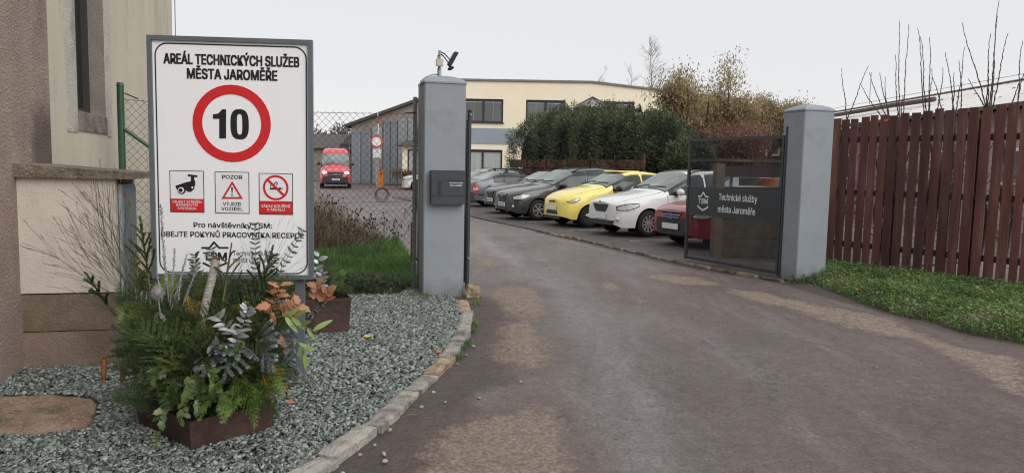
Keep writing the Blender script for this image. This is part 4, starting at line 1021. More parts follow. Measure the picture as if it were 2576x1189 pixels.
poly(kk([(1392, 968), (1450, 968), (1450, 978), (1392, 978)]), ink, 3); poly(kk([(1453, 968), (1458, 968), (1458, 978), (1453, 978)]), ink, 3)
strip([sgn(x*K, y*K) for x, y in ((1395, 962), (1400, 950), (1415, 950), (1425, 938), (1432, 945), (1428, 955))], 0.006, lay(3), ink, sr, 'pictogram')
strip([sgn(1380*K, 925*K), sgn(1468*K, 1010*K)], 0.016, lay(5), red, sr, 'pictogram')
for s, y, w_ in (('ZÁKAZ KOUŘENÍ', 1070, 150), ('V AREÁLU', 1088, 92)): st(s, (1423-w_/2)*K, (1423+w_/2)*K, y*K, 14.5*K, whp, bold=0.012, k=4)
st('Pro návštěvníky TSM:', 487, 684, 573, 13, ink, bold=0.03)
st('DBEJTE POKYNŮ PRACOVNÍKA RECEPCE', 405, 764, 597, 13.5, ink, bold=0.03)
st('TSM', 511, 571, 655, 21, navy, bold=0.05)
strip([sgn(x, y) for x, y in ((508, 623), (527, 623), (538, 609), (551, 623), (573, 623))], 0.013, lay(1), navy, sr, 'emblem')
strip([sgn(x, y) for x, y in ((511, 661), (538, 674), (571, 661))], 0.013, lay(1), navy, sr, 'emblem')
st('Technické služby', 587, 687, 643, 12, ink, bold=0.0); st('města Jaroměře', 587, 683, 659, 12, ink, bold=0.0)
# ------------------------------------------------------------------ cream office building
cream = mat('cream_render', (0.82, 0.72, 0.54), 0.9, 0.035, 0.6, dirt=(0.78, 0.68, 0.51), dscale=0.5, dth=0.6)
band_m = mat('grey_blue_band', (0.27, 0.30, 0.34), 0.9, 0.04, 0.8)
winf = flat('window_frame_dark', (0.028, 0.030, 0.034), 0.5)
BY = 50.0
ob = empty('office_building', (0, BY, 0), 0, 'two storey cream office building with a grey blue band between the window rows', 'building')
def bp(x, y): p = P(x, y, BY); return p.x, p.z
xa = bp(1112, 300)[0]; k1x, k1z = bp(1490, 209); k2x, k2z = bp(1690, 233); xz = (bp(1140, 203)[1])
sl_ = (k2z-k1z)/(k2x-k1x); xe = k2x+5.0; ze = k1z+sl_*(xe-k1x)
wins = []
def wrect(x0, y0, x1, y1):
    a = bp(x0, y0); b = bp(x1, y1); return [a[0], b[0], b[1], a[1]]
W1 = wrect(1170, 248, 1265, 309); W2 = wrect(1323, 256, 1418, 318); W3 = wrect(1150, 375, 1263, 440)
W4 = [W2[1]+2.0, W2[1]+4.6, W1[2], W1[3]]; W1 = [W1[1]-2.6, W1[1], W1[2], W1[3]]; W2 = [W2[0], W2[0]+2.6, W1[2], W1[3]]; W3 = [W1[0], W1[1], W3[2], W3[3]]; W5 = [W2[0], W2[1], W3[2], W3[3]]
WN = [W1, W2, W4, W3, W5]
# wall built as strips round the openings
zs = sorted({-0.1, W3[2], W3[3], W1[2], W1[3], k1z})
m_ = MB(); mb2 = MB()
zb0, zb1 = bp(1240, 363)[1], bp(1240, 323)[1]
def wall_row(z0, z1, rects, mbx, y0, y1):
    xsplit = sorted([xa, xe]+[r[0] for r in rects]+[r[1] for r in rects])
    for a, b in zip(xsplit[:-1], xsplit[1:]):
        if any(abs(a-r[0]) < 1e-4 and abs(b-r[1]) < 1e-4 for r in rects): continue
        mbx.box(((a+b)/2, (y0+y1)/2, (z0+z1)/2), (b-a, y1-y0, z1-z0))
wall_row(-0.1, W3[2], [], m_, 0, .3); wall_row(W3[2], W3[3], [W3, W5], m_, 0, .3); wall_row(W3[3], W1[2], [], m_, 0, .3)
wall_row(W1[2], W1[3], [W1, W2, W4], m_, 0, .3)
zr0 = W1[3]
m_.add([(xa, y, z) for y in (0, .3) for z in (zr0,)]+[(xe, y, zr0) for y in (0, .3)]+[(xe, 0, ze), (xe, .3, ze), (k1x, 0, k1z), (k1x, .3, k1z), (xa, 0, xz), (xa, .3, xz)],
       [(0, 2, 4, 6, 8), (1, 9, 7, 5, 3), (0, 1, 3, 2), (2, 3, 5, 4), (4, 5, 7, 6), (6, 7, 9, 8), (8, 9, 1, 0)])
m_.build('wall', cream, ob)
MB().box((xa+0.15, 6, xz/2-0.05), (0.3, 11.3, xz)).box((xe-0.15, 6, ze/2-0.05), (0.3, 11.3, ze)).box(((xa+xe)/2, 11.8, ze/2), (xe-xa, .3, ze)).build('side_wall', cream, ob)
MB().box(((xa+xe)/2, -0.015, (zb0+zb1)/2), (xe-xa-.01, 0.035, zb1-zb0)).build('colour_band', band_m, ob)
r_ = MB(); t = 0.13
rl = [(xa-.08, xz), (k1x, k1z), (xe+.1, ze)]
for (ax, az), (bx, bz) in zip(rl[:-1], rl[1:]):
    r_.add([(ax, -0.12, az+.004), (bx, -0.12, bz+.004), (bx, 12, bz+.004), (ax, 12, az+.004), (ax, -0.12, az+t), (bx, -0.12, bz+t), (bx, 12, bz+t), (ax, 12, az+t)], [(0, 3, 2, 1), (4, 5, 6, 7), (0, 1, 5, 4), (1, 2, 6, 5), (2, 3, 7, 6), (3, 0, 4, 7)])
r_.build('roof_edge', mat('zinc_edge', (0.17, 0.16, 0.155), 0.6), ob)
glass_b = mat('blind_glass', (0.13, 0.13, 0.135), 0.12, 0.15, 1.0)
blind_m = mat('louvre_blind', (0.30, 0.30, 0.31), 0.8, 0.08, 3, stretch=(1, 1, 12))
curt_m = mat('net_curtain', (0.36, 0.38, 0.36), 0.8, 0.25, 3, stretch=(9, 1, 0.2))
for i, (a, b, z0, z1) in enumerate(WN):
    f = MB(); t = 0.10; yy = 0.14
    f.box(((a+b)/2, yy, z0+t/2), (b-a, .08, t)).box(((a+b)/2, yy, z1-t/2-.03), (b-a, .08, t+.06)).box((a+t/2, yy, (z0+z1)/2), (t, .079, z1-z0-2*t)).box((b-t/2, yy, (z0+z1)/2), (t, .079, z1-z0-2*t)).box(((a+b)/2, yy, (z0+z1)/2), (.13, .079, z1-z0-2*t))
    wf = f.build('window', winf, ob)
    low = i >= 3
    for s in (0, 1):
        x0, x1 = (a+t, (a+b)/2-.065) if s == 0 else ((a+b)/2+.065, b-t)
        MB().box(((x0+x1)/2, yy+.02, (z0+z1)/2), (x1-x0, .01, z1-z0-2*t)).build('pane', curt_m if low else glass_b, wf)
        if not low:
            MB().box(((x0+x1)/2, yy-.035, (z0+z1)/2), (.012, .012, z1-z0-2*t-.1)).build('glazing_bar', flat('white_bar', (0.6, 0.6, 0.6), 0.5) if i == 0 and s == 0 else bpy.data.materials['white_bar'], wf)
            MB().box(((x0+x1)/2, yy+.009, z1-t-.09), (x1-x0-.04, .008, .05)).build('blind_head', bpy.data.materials['white_bar'], wf)
    MB().box(((a+b)/2, -0.04, z0-.025), (b-a+.16, .16, .05)).build('sill', winf, wf)
# gazebo roof above the hedge
gz_p = P(1490, 262, 42)
gb = empty('gazebo', (gz_p.x, 42, 0), 0, 'glazed pyramid roofed gazebo peeping over the thuja hedge', 'gazebo')
zt_ = P(1490, 245, 42).z; ze_ = P(1490, 270, 42).z; hw = P(1538, 262, 42).x-gz_p.x; m_ = MB()
ring8 = [(hw*math.cos(R_(22.5+45*i)), hw*math.sin(R_(22.5+45*i)), ze_) for i in range(8)]
m_.add(ring8+[(0, 0, zt_)], [(i, (i+1) % 8, 8) for i in range(8)]); m_.build('roof', mat('smoky_panels', (0.16, 0.13, 0.11), 0.35, 0.2, 1), gb)
for i in range(8): MB().tube([ring8[i], (0, 0, zt_+.02)], 0.035, 4).build('rafter', winf, gb)
m_ = MB(); 
for i in range(8): m_.beam(ring8[i], ring8[(i+1) % 8], 0.06, 0.10)
m_.build('eave_ring', bpy.data.materials['white_bar'], gb)
for i in range(8): MB().box((ring8[i][0]*.97, ring8[i][1]*.97, ze_/2), (.09, .09, ze_-.1)).build('post', winf, gb)
for i in range(8):
    a = Vector(ring8[i])*.95; b = Vector(ring8[(i+1) % 8])*.95; a.z = b.z = ze_*0.78; MB().beam(a, b, 0.02, ze_*0.36).build('pane', glass_b, gb)
# ------------------------------------------------------------------ reception hut
RY = 51.0
def rp_(x, y, Y=RY): p = P(x, y, Y); return p.x, p.z
hx0 = rp_(1012, 400)[0]; hx1 = xa-0.02; zr_ = rp_(1012, 366)[1]
hb = empty('reception_hut', (hx0, RY, 0), 0, 'small cream reception bay with a dark tiled roof and flower boxes left of the office', 'building')
wd = hx1-hx0
z0 = rp_(1020, 437)[1]; 
MB().box((wd/2, 1.0, z0/2-0.05), (wd, 2.0, z0+.1)).box((0.17, 1.0, (z0+zr_)/2), (.34, 2.0, zr_-z0)).box((wd/2, 1.0, zr_-.12), (wd-.002, 1.998, .24)).build('wall', cream, hb)
f = MB().box((wd/2+.2, 0.05, (z0+zr_)/2-.12), (wd-.36, .06, zr_-z0-.24)).build('window', winf, hb)
MB().box((0.8, 0.012, (z0+zr_)/2-.12), (0.7, .01, zr_-z0-.4)).build('pane', curt_m, f)
MB().add([(-.55, -.5, zr_), (wd, -.5, zr_), (wd, 2, zr_), (-.55, 2, zr_), (.2, .4, zr_+.38), (wd, .4, zr_+.38), (wd, 2, zr_+.38), (.2, 2, zr_+.38)], [(0, 3, 2, 1), (4, 5, 6, 7), (0, 1, 5, 4), (1, 2, 6, 5), (2, 3, 7, 6), (3, 0, 4, 7)]).build('roof', mat('dark_shingle', (0.06, 0.058, 0.06), 0.8, 0.2, 5), hb)
MB().box((wd/2, -0.9, 0.03), (wd+2.5, 1.8, 0.10)).build('paved_apron', mat('red_paving', (0.22, 0.10, 0.075), 0.85, 0.2, 3), hb)
for k in range(2):
    q = empty('flower_box', (hx0+(-0.30 if k == 0 else 0.42), RY-0.16, z0-.02), 0, ('withered flower box at the left corner of the reception bay', 'withered flower box under the reception window')[k], 'flower box', 'flower boxes on the reception bay')
    MB().box((0, 0, 0.06), (.62, .2, .18)).build('box', mat('box_brown%d' % k, (0.10, 0.05, 0.03), 0.8), q)
    n = 260; pos = nrs.uniform((-.36, -.16, -.35), (.36, .12, .32), (n, 3)); ax = nrs.normal(0, 1, (n, 3)); nn = nrs.normal(0, 1, (n, 3))
    V, F = leaves_np(pos, ax, nn, nrs.uniform(.08, .16, n), nrs.uniform(.04, .09, n))
    link('foliage', np_mesh('foliage', V, F), dry_m, q)
# ------------------------------------------------------------------ garages
GY = 60.0
def gp_(x, y, Y=GY): p = P(x, y, Y); return p.x, p.z
gwall = mat('grey_brown_render', (0.29, 0.245, 0.21), 0.92, 0.12, 0.7, dirt=(0.20, 0.17, 0.15), dscale=0.6, dth=0.55)
gdoor = mat('grey_sheet_door', (0.20, 0.225, 0.25), 0.6, 0.10, 0.8, stretch=(1, 1, 0.3), rand=0.12)
gdoor2 = mat('pale_sheet_door', (0.29, 0.315, 0.335), 0.6, 0.08, 0.8, stretch=(1, 1, 0.3), rand=0.08)
droof = mat('dark_roofing', (0.075, 0.068, 0.065), 0.85, 0.2, 1.5)
gx0 = gp_(884, 400)[0]; ge = gp_(886, 316)[1]; gp1x, gp1z = gp_(1040, 260); slp = (gp1z-ge)/(gp1x-gx0); gx1 = xa+1.0; gz1 = ge+slp*(gx1-gx0)
gr = empty('garage_building', (gx0, GY, 0), 0, 'long gabled garage building with tall grey folding doors behind the barrier', 'building')
wd = gx1-gx0
MB().add([(0, 0, -.1), (wd, 0, -.1), (wd, 0, gz1), (0, 0, ge), (0, 20, -.1), (wd, 20, -.1), (wd, 20, gz1), (0, 20, ge)], [(0, 1, 2, 3), (4, 7, 6, 5), (0, 3, 7, 4), (1, 5, 6, 2)]).build('wall', gwall, gr)
m_ = MB(); ov = .45
m_.add([(-ov, -ov, ge-slp*ov+.01), (wd, -ov, gz1+.01), (wd, 20.3, gz1+.01), (-ov, 20.3, ge-slp*ov+.01), (-ov, -ov, ge-slp*ov+.24), (wd, -ov, gz1+.24), (wd, 20.3, gz1+.24), (-ov, 20.3, ge-slp*ov+.24)], [(0, 3, 2, 1), (4, 5, 6, 7), (0, 1, 5, 4), (1, 2, 6, 5), (2, 3, 7, 6), (3, 0, 4, 7)])
m_.build('roof', droof, gr)
def door(x0p, x1p, ytop, mt, n, yoff=0.0):
    x0 = gp_(x0p, 400)[0]-gx0; x1 = gp_(x1p, 400)[0]-gx0; zt_ = gp_((x0p+x1p)/2, ytop)[1]
    r0 = None
    for k in range(n):
        a = x0+(x1-x0)*k/n; b = x0+(x1-x0)*(k+1)/n
        lf = MB().box(((a+b)/2, -0.09+yoff, zt_/2+.03), (b-a-.05, .08, zt_-.02)).build('door_leaf', mt, gr)
        w_ = b-a
        for zz in (.25, zt_*.48, zt_-.12): MB().box(((a+b)/2, -0.145+yoff, zz), (w_-.10, .03, .16)).build('rail', mt, lf)
        for s in (-1, 1): MB().box(((a+b)/2+s*(w_/2-.11), -0.145+yoff, zt_/2), (.12, .029, zt_-.45)).build('stile', mt, lf)
door(886, 935, 330, gdoor, 2, -.3); door(936, 962, 320, gdoor2, 1); door(964, 1000, 305, gdoor, 2); door(1001, 1050, 300, gdoor2, 2)
MB().tube([(-.3, -.5, ge-.25), (-.3, -.35, ge-.8), (-.15, -.06, ge-1.2), (-.15, -.06, 0)], .05, 6).build('downpipe', galv, gr)
# open shed bay and low building further left
sx0 = P(868, 400, 64).x; sx1 = P(889, 400, 64).x; szt = P(880, 362, 64).z
sh = empty('open_shed', (sx0, 64, 0), 0, 'dark open fronted shed with clutter between the van and the garages', 'shed')
MB().box(((sx1-sx0)/2, 3, szt-.1), (sx1-sx0+.8, 6.6, .2)).build('roof', droof, sh)
MB().box(((sx1-sx0)/2, 6, szt/2-.1), (sx1-sx0+1.0, .2, szt-.2)).build('back_wall', flat('near_black', (.02, .018, .017), .9), sh)  # back wall in one flat near-black
for k in range(7): 
    MB().box((rnd.uniform(.1, sx1-sx0), rnd.uniform(.6, 2), rnd.uniform(.3, 1.5)), (rnd.uniform(.1, .5), rnd.uniform(.1, .4), rnd.uniform(.3, .9)), rz=rnd.random()).build('clutter', flat('clutter%d' % k, [(.10, .11, .12), (.2, .2, .2), (.09, .05, .04)][k % 3], .8), sh)
def lbox(name, x0p, x1p, ytop, Y, wallm, label, rooflift, dep=10, hip=0.0):
    x0 = P(x0p, 400, Y).x; x1 = P(x1p, 400, Y).x; zt_ = P((x0p+x1p)/2, ytop, Y).z
    r = empty(name, (x0, Y, 0), 0, label, 'building'); wd = x1-x0
    MB().box((wd/2, dep/2, zt_/2-.05), (wd, dep, zt_+.1)).build('wall', wallm, r)
    MB().add([(-.4, -.5, zt_+.004), (wd+.4, -.5, zt_+.004), (wd+.4, dep+.5, zt_+.004), (-.4, dep+.5, zt_+.004), (hip, dep*.5, zt_+rooflift), (wd-hip, dep*.5, zt_+rooflift)], [(0, 3, 2, 1), (0, 1, 5, 4), (1, 2, 5), (2, 3, 4, 5), (3, 0, 4)]).build('roof', droof, r)
    return r
lb = lbox('workshop', 700, 845, 372, 70, gwall, 'low beige workshop with a dark hipped roof behind the red van', 1.5)
lb2 = lbox('storehouse', 822, 905, 345, 78, mat('pale_render', (0.36, 0.30, 0.245), .9, .08, .5), 'flat pale storehouse wall between the workshop and the garages', .15)
# ------------------------------------------------------------------ barrier, no entry sign
b_p = G(958, 470)
bx = empty('barrier', (b_p.x, b_p.y, 0), 0, 'orange barrier cabinet with its red and white arm raised upright', 'barrier')
MB().box((0, 0, .56), (.42, .38, 1.12), tz=.97).build('cabinet', mat('orange_paint', (0.72, 0.27, 0.03), .5, .06, 2), bx)
MB().box((0, 0, 1.15), (.46, .42, .06)).build('cabinet_lid', mat('pale_lid', (0.42, 0.36, 0.30), .6), bx)
MB().box((.03, -.197, .95), (.16, .008, .09)).build('badge', blackp, bx)
at = P(950, 281, b_p.y-.25); a0 = Vector((0.0, -.25, 1.1)); a1 = Vector((at.x-b_p.x, -.25, at.z)); L = (a1-a0)
redp = flat('red_paint', (.5, .02, .02), .5); whitep = flat('white_paint', (.75, .75, .75), .5)
for k, (t0, t1, c) in enumerate([(0, .22, redp), (.22, .42, whitep), (.42, .62, redp), (.62, .80, whitep), (.80, .93, redp), (.93, 1, whitep)]):
    MB().beam(a0+L*t0, a0+L*t1, .05, .12, up=(0, 1, 0)).build('arm_section', c, bx)
ts = G(947, 479); sr2 = empty('no_vehicles_sign', (ts.x, ts.y, 0), 0, 'round white no vehicles sign with red rim and white plate on a grey post', 'traffic sign')
zc_ = P(947, 356, ts.y).z; rr = 15.5/FPX*ts.y
MB().cyl((0, .05, (zc_+.5)/2), (0, 0, 1), .035, zc_+.5, 8).build('post', galv, sr2)
MB().cyl((0, 0, zc_), (0, 1, 0), rr, .02, 32).build('disc', whitep, sr2)
MB().ring((0, -.012, zc_), rr*.74, rr, .006, 36).build('rim', flat('sign_red', (.5, .06, .04), .5), sr2)
zp = P(947, 386, ts.y).z; MB().box((.02, 0, zp), (.52, .02, .56)).build('plate', whitep, sr2)
for sx_, sz_, w_, h_ in ((0, .26, .5, .02), (0, -.26, .5, .02), (-.24, 0, .02, .5), (.24, 0, .02, .5)): MB().box((.02+sx_, -.012, zp+sz_), (w_, .004, h_)).build('plate_border', blackp, sr2)
for k in range(4): MB().box((.02, -.012, zp+.16-.1*k), ((.24, .36, .2, .3)[k], .004, .03)).build('plate_print', flat('print_grey%d' % k, (.25, .25, .25), .7), sr2)
# ------------------------------------------------------------------ red brown slatted fence behind the cars
rb = mat('red_brown_board', (0.15, 0.055, 0.042), .8, .2, 3, rand=.25, stretch=(1, 1, .3))
fa_ = Vector((4.55, 26.3, 0)); fb_ = Vector((-.2, 36.0, 0)); d_ = fb_-fa_; fl_ = d_.length
sf = empty('slatted_fence', tuple(fa_), math.atan2(d_.y, d_.x), 'red brown slatted fence with a board panel on top between the cars and the hedge', 'fence')
k = 0
for i in range(int(fl_/.088)):
    MB().box((.04+i*.088, 0.02*(i % 2), .80), (.062, .022, 1.5)).build('slat', rb, sf)
npan = 6
for i in range(npan):
    a = fl_*i/npan; b = fl_*(i+1)/npan
    MB().box(((a+b)/2, -.05, 1.77), (b-a-.08, .025, .36)).build('panel', rb, sf); MB().box((a, .0, 1.05), (.07, .07, 2.15)).build('post', rb, sf)
for zz in (.3, 1.35): MB().box((fl_/2, .05, zz), (fl_, .04, .08)).build('rail', rb, sf)
# ------------------------------------------------------------------ foliage things
thuja_m = leafmat('thuja_spray', [(0.020, 0.029, 0.016), (0.042, 0.061, 0.031), (0.075, 0.101, 0.048), (0.117, 0.134, 0.062), (0.175, 0.161, 0.083)], patch=.9, trans=.1)
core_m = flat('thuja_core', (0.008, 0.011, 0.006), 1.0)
bark = mat('bark', (0.09, 0.065, 0.05), .95, .3, 6, .6, 40)
def crown_np(n, rad, c, s0, s1, asp=.38, up=.55, seed=0, lump=.22, top=1.0):
    th = nrs.uniform(0, 6.283, n); u = nrs.uniform(-1, 1, n); q = np.sqrt(1-u*u)
    d = np.stack([q*np.cos(th), q*np.sin(th), u], 1)
    lum = np.array([mnoise.noise(Vector((a*2.2+seed, b*2.2, c_*2.2))) for a, b, c_ in d])
    lu2 = np.array([mnoise.noise(Vector((a*6+seed, b*6, c_*6+7))) for a, b, c_ in d])
    r = (1+lump*lum+.16*lu2)*nrs.uniform(.80, 1.03, n)
    sh = np.sign(d)*np.abs(d)**.8
    pos = sh*np.array(rad)*r[:, None]+np.array(c)
    ax = d*1.0+np.array([0, 0, up])+nrs.normal(0, .6, (n, 3))
    nn = np.cross(ax, nrs.normal(0, 1, (n, 3)))
    L = nrs.uniform(s0, s1, n)
    return leaves_np(pos, ax, nn, L, L*asp)
thl = ['broad round thuja at the left end of the hedge above the slatted fence', 'dark thuja second from the left in the hedge', 'blue green thuja in front of the gazebo roof', 'tall dark thuja in the middle of the hedge', 'thuja with ragged tips right of the hedge middle', 'thuja beside the brown leaved willow', 'low dark thuja at the right end of the hedge']
hdir = (Vector((5.9, 25.6, 0))-Vector((1.45, 35.6, 0)))
for i in range(7):
    p = Vector((1.45, 35.6, 0))+hdir*(i/6); top = [4.0, 4.2, 4.15, 4.1, 3.9, 3.6, 2.6][i]
    rx = [1.6, 1.35, 1.35, 1.35, 1.3, 1.15, .85][i]
    r = empty('thuja', (p.x, p.y, 0), rnd.random()*6, thl[i], 'shrub', 'thujas of the hedge behind the cars')
    MB().tube([(0, 0, -.05), (0, 0, top*.6)], [.09, .04], 7).build('trunk', bark, r)
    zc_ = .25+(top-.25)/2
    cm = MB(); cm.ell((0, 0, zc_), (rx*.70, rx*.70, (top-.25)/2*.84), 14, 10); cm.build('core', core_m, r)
    A = [crown_np(17000, (rx, rx, (top-.2)/2*.97), (0, 0, zc_), .07, .17, .24, .5, i*3)]
    m2 = 26  # ragged leaders
    for k in range(m2):
        a = rnd.uniform(0, 6.28); rr_ = rx*rnd.uniform(0, .7); bx_, by_ = rr_*math.cos(a), rr_*math.sin(a); n = 26
        h = rnd.uniform(.15, .50)*(1.6 if rnd.random() < .2 else 1); z_ = zc_+(top-.2)/2*math.sqrt(max(.1, 1-(rr_/rx)**2))*.93
        t = nrs.uniform(0, 1, n); pos = np.stack([bx_+nrs.normal(0, .03, n), by_+nrs.normal(0, .03, n), z_+t*h], 1)
        ax = nrs.normal(0, .5, (n, 3))+[0, 0, .8]; A.append(leaves_np(pos, ax, nrs.normal(0, 1, (n, 3)), nrs.uniform(.08, .16, n)*(1.2-t), nrs.uniform(.03, .05, n)))
    V, F = join_np(A); link('crown', np_mesh('crown', V, F), thuja_m, r)
# ivy / dark undergrowth where hedge meets fence end
# recursive branches
def branch(mb, p, d, L, r, lev, rr, spread=.5, ups=.15, ratio=.66, nchild=3, sides=4, tips=None, droop=0.0, seg=4):
    pts = [p]; dd = d.normalized()
    for k in range(seg):
        dd = (dd+Vector((rr.uniform(-1, 1), rr.uniform(-1, 1), rr.uniform(-1, 1)))*.13+Vector((0, 0, ups*.3-droop*k*.25))).normalized(); pts.append(pts[-1]+dd*L/seg)
    rs = [r*(1-.55*k/seg) for k in range(seg+1)]
    mb.tube(pts, rs, max(3, sides), cap=False)
    if tips is not None and lev <= 1: tips.extend((pts[k], dd) for k in range(1, seg+1))
    if lev == 0: return
    for k in range(nchild):
        t = rr.uniform(.3, 1); q = pts[min(seg, int(t*seg)+0)]; a = rr.uniform(0, 6.28)
        s = dd.orthogonal().normalized(); s = Matrix.Rotation(a, 3, dd) @ s
        branch(mb, q, dd+s*rr.uniform(.5, 1)*spread*1.6, L*ratio*rr.uniform(.75, 1.15), r*.5, lev-1, rr, spread, ups, ratio, nchild, sides-1, tips, droop, seg)
def willow(name, c, h, rad, cols, label, seed, nl, crown_z, leafL=(.08, .17), group=None, trunkh=.35):
    rr = random.Random(seed); r = empty(name, (c[0], c[1], 0), 0, label, 'tree', group)
    mb = MB(); tips = []
    mb.tube([(0, 0, -.1), (.05, 0, h*trunkh*.5), (0, .05, h*trunkh)], [h*.028, h*.022, h*.018], 8)
    mb.build('trunk', bark, r); mb = MB()
    for k in range(7):
        a = 6.28*k/7+rr.random(); branch(mb, Vector((0, 0, h*trunkh*.95)), Vector((math.cos(a)*.8, math.sin(a)*.8, 1.0)), h*.36, h*.012, 3, rr, .5, .1, .62, 3, 5, tips)
    mb.build('limbs', bark, r)
    T = np.array([tuple(t[0]) for t in tips]); 
    T = T[(T[:, 2] > crown_z)]
    # keep inside an egg shape
    sc_ = np.array([rad, rad, (h-crown_z)/2]); q = (T-[0, 0, (h+crown_z)/2])/sc_; T = T[(q**2).sum(1) < 1.0]
    idx = nrs.randint(0, len(T), nl); pos = T[idx]+nrs.normal(0, .24, (nl, 3))*[1, 1, .9]
    ax = nrs.normal(0, .45, (nl, 3))+[0, 0, -.75]; L = nrs.uniform(leafL[0], leafL[1], nl)
    V, F = leaves_np(pos, ax, nrs.normal(0, 1, (nl, 3)), L, L*.32, .08)
    link('crown', np_mesh('crown', V, F), leafmat(name+'_leaf%d' % seed, cols, patch=1.1, trans=.3), r)
    return r
p = P(1762, 340, 29)
willow('willow', (p.x, p.y), 6.3, 2.7, [(0.12, 0.085, 0.05), (0.25, 0.18, 0.095), (0.37, 0.28, 0.15), (0.44, 0.36, 0.20), (0.25, 0.25, 0.11)], 'willow with curled golden brown leaves right of the thuja hedge', 5, 24000, 1.6)
p = P(1700, 340, 33)
willow('willow', (p.x, p.y), 5.3, 2.0, [(0.12, 0.10, 0.045), (0.25, 0.21, 0.085), (0.38, 0.31, 0.14), (0.26, 0.23, 0.10)], 'olive leaved willow rising just behind the right end of the hedge', 8, 11000, 1.8)
p = P(1925, 330, 34)
willow('willow', (p.x, p.y), 6.0, 3.0, [(0.12, 0.09, 0.05), (0.25, 0.19, 0.09), (0.36, 0.28, 0.14), (0.24, 0.21, 0.09)], 'smaller olive brown willow left of the right gate pillar', 21, 26000, 1.4)
p = P(1850, 360, 27)
willow('bush', (p.x, p.y), 3.9, 2.3, [(0.08, 0.045, 0.035), (0.17, 0.09, 0.065), (0.26, 0.15, 0.10), (0.15, 0.09, 0.06)], 'reddish brown bush behind the open gate leaf', 31, 17000, .5, (.06, .13))
# bare birches
twig_m = mat('birch_twig', (0.20, 0.16, 0.145), .9, .2, 4); birch_b = mat('birch_bark', (0.42, 0.38, 0.35), .9, .3, 3)
def birch(px, pt, pb, Y, label, seed, k=1.0):
    rr = random.Random(seed); p = P(px, pb, Y); h = P(px, pt, Y).z
    r = empty('birch', (p.x, Y, 0), 0, label, 'tree', 'bare birches beyond the office roof')
    pts = [Vector((rr.uniform(-.12, .12)*i, rr.uniform(-.1, .1)*i, h*i/8)) for i in range(9)]; pts[0].z = -.1
    MB().tube(pts, [h*.013*(1-i/8.6) for i in range(9)], 6).build('trunk', birch_b, r)
    mb = MB(); 
    for q in range(int(46*k)):
        t = rr.uniform(.3, .97); i = min(7, int(t*8)); b = pts[i].lerp(pts[i+1], t*8-i); a = rr.uniform(0, 6.28); ln = h*.21*(1.12-t)**.7
        branch(mb, b, Vector((math.cos(a), math.sin(a), 1.15)), ln, .022*k, 2, rr, .45, .12, .6, 4, 3, None, .10, 4)
    mb.build('crown', twig_m, r, kind='stuff'); return r
birch(1622, 98, 300, 75, 'tall bare birch standing behind the sloping office roof', 3)
birch(1512, 168, 300, 85, 'small bare birch left of the tall one behind the office roof', 4, .7)
birch(1575, 160, 300, 80, 'bare twiggy birch crown half hidden by the roof slope', 9, .6)
# far treeline on the left
far_m = leafmat('far_foliage', [(0.10, 0.095, 0.085), (0.16, 0.15, 0.135), (0.22, 0.205, 0.19)], patch=.2)
for k, (px, pt) in enumerate([(808, 342), (832, 332), (856, 318), (870, 338), (893, 322), (780, 330)]):
    Y = 150; p = P(px, pt, Y); r = empty('far_tree', (p.x, Y, 0), 0, ['pale misty tree over the van roof', 'low hazy tree crown right of the van roof', 'pointed hazy conifer above the storehouse', 'blurred bush crown by the garage eave', 'hazy tree top touching the garage roof', 'faint misty tree beside the sign edge'][k], 'tree', 'hazy trees on the horizon')
    MB().tube([(0, 0, -.2), (0, 0, p.z*.7)], [.25, .1], 6).build('trunk', bark, r)
    V, F = crown_np(900, (3.2 if k != 2 else 1.6, 3, p.z*.45), (0, 0, p.z*.56), .4, .9, .35, .3, k, .5); link('crown', np_mesh('crown', V, F), far_m, r)
# ------------------------------------------------------------------ brown house behind the gate
hp = P(1745, 400, 38); hq = P(1990, 400, 38)
bh = empty('brick_house', (hp.x, 38, 0), 0, 'dark red brown house wall with a white framed window behind the gate', 'building')
wd = hq.x-hp.x; zt_ = P(1850, 352, 38).z
MB().box((wd/2, 3, zt_/2-.05), (wd, 6, zt_+.1)).build('wall', mat('red_brown_wall', (0.13, 0.07, 0.055), .9, .2, 1.5), bh)
MB().box((wd/2, 3, zt_+.13), (wd+.6, 6.6, .22)).build('roof', whitep, bh)
wx = P(1942, 375, 38).x-hp.x; wz0 = P(1942, 392, 38).z; wz1 = P(1942, 357, 38).z
f = MB().box((wx, -.03, (wz0+wz1)/2), (.72, .06, wz1-wz0)).build('window', whitep, bh)
MB().box((wx, -.065, (wz0+wz1)/2), (.56, .012, wz1-wz0-.16)).build('pane', glass_b, f)
for k in range(1): MB().box((wx, -.075, (wz0+wz1)/2), (.04, .02, wz1-wz0-.16)).build('glazing_bar', whitep, f)
# bin enclosure behind the gate: concrete panels, dark boards, striped boards
cpan = mat('mossy_concrete_panel', (0.10, 0.08, 0.062), .95, .25, 1.5, .5, 40, dirt=(.06, .05, .04), dscale=2, dth=.5)
e0 = Vector((3.78, 13.75, 0)); ce = empty('bin_enclosure', tuple(e0), R_(8), 'brown concrete and timber bin enclosure seen through the gate mesh', 'enclosure')
for k in range(3): MB().box((.70, 0, .20+.36*k), (1.30, .10, .35)).build('concrete_panel', cpan, ce)
MB().box((-.03, 0, .87), (.16, .16, 1.74)).box((-.03, 0, .87), (.0, .0, .0)).build('post', mat('brown_post', (0.13, 0.10, 0.08), .9, .2, 3), ce)
for k, zz in enumerate((1.22, 1.60)): MB().box((.70, -.02, zz), (1.28, .05, .20)).build('board', mat('dark_board%d' % k, (0.045, 0.035, 0.032), .85, .2, 3), ce)
MB().box((.62, .5, 1.80), (1.5, 1.2, .05)).build('lid', cpan, ce)
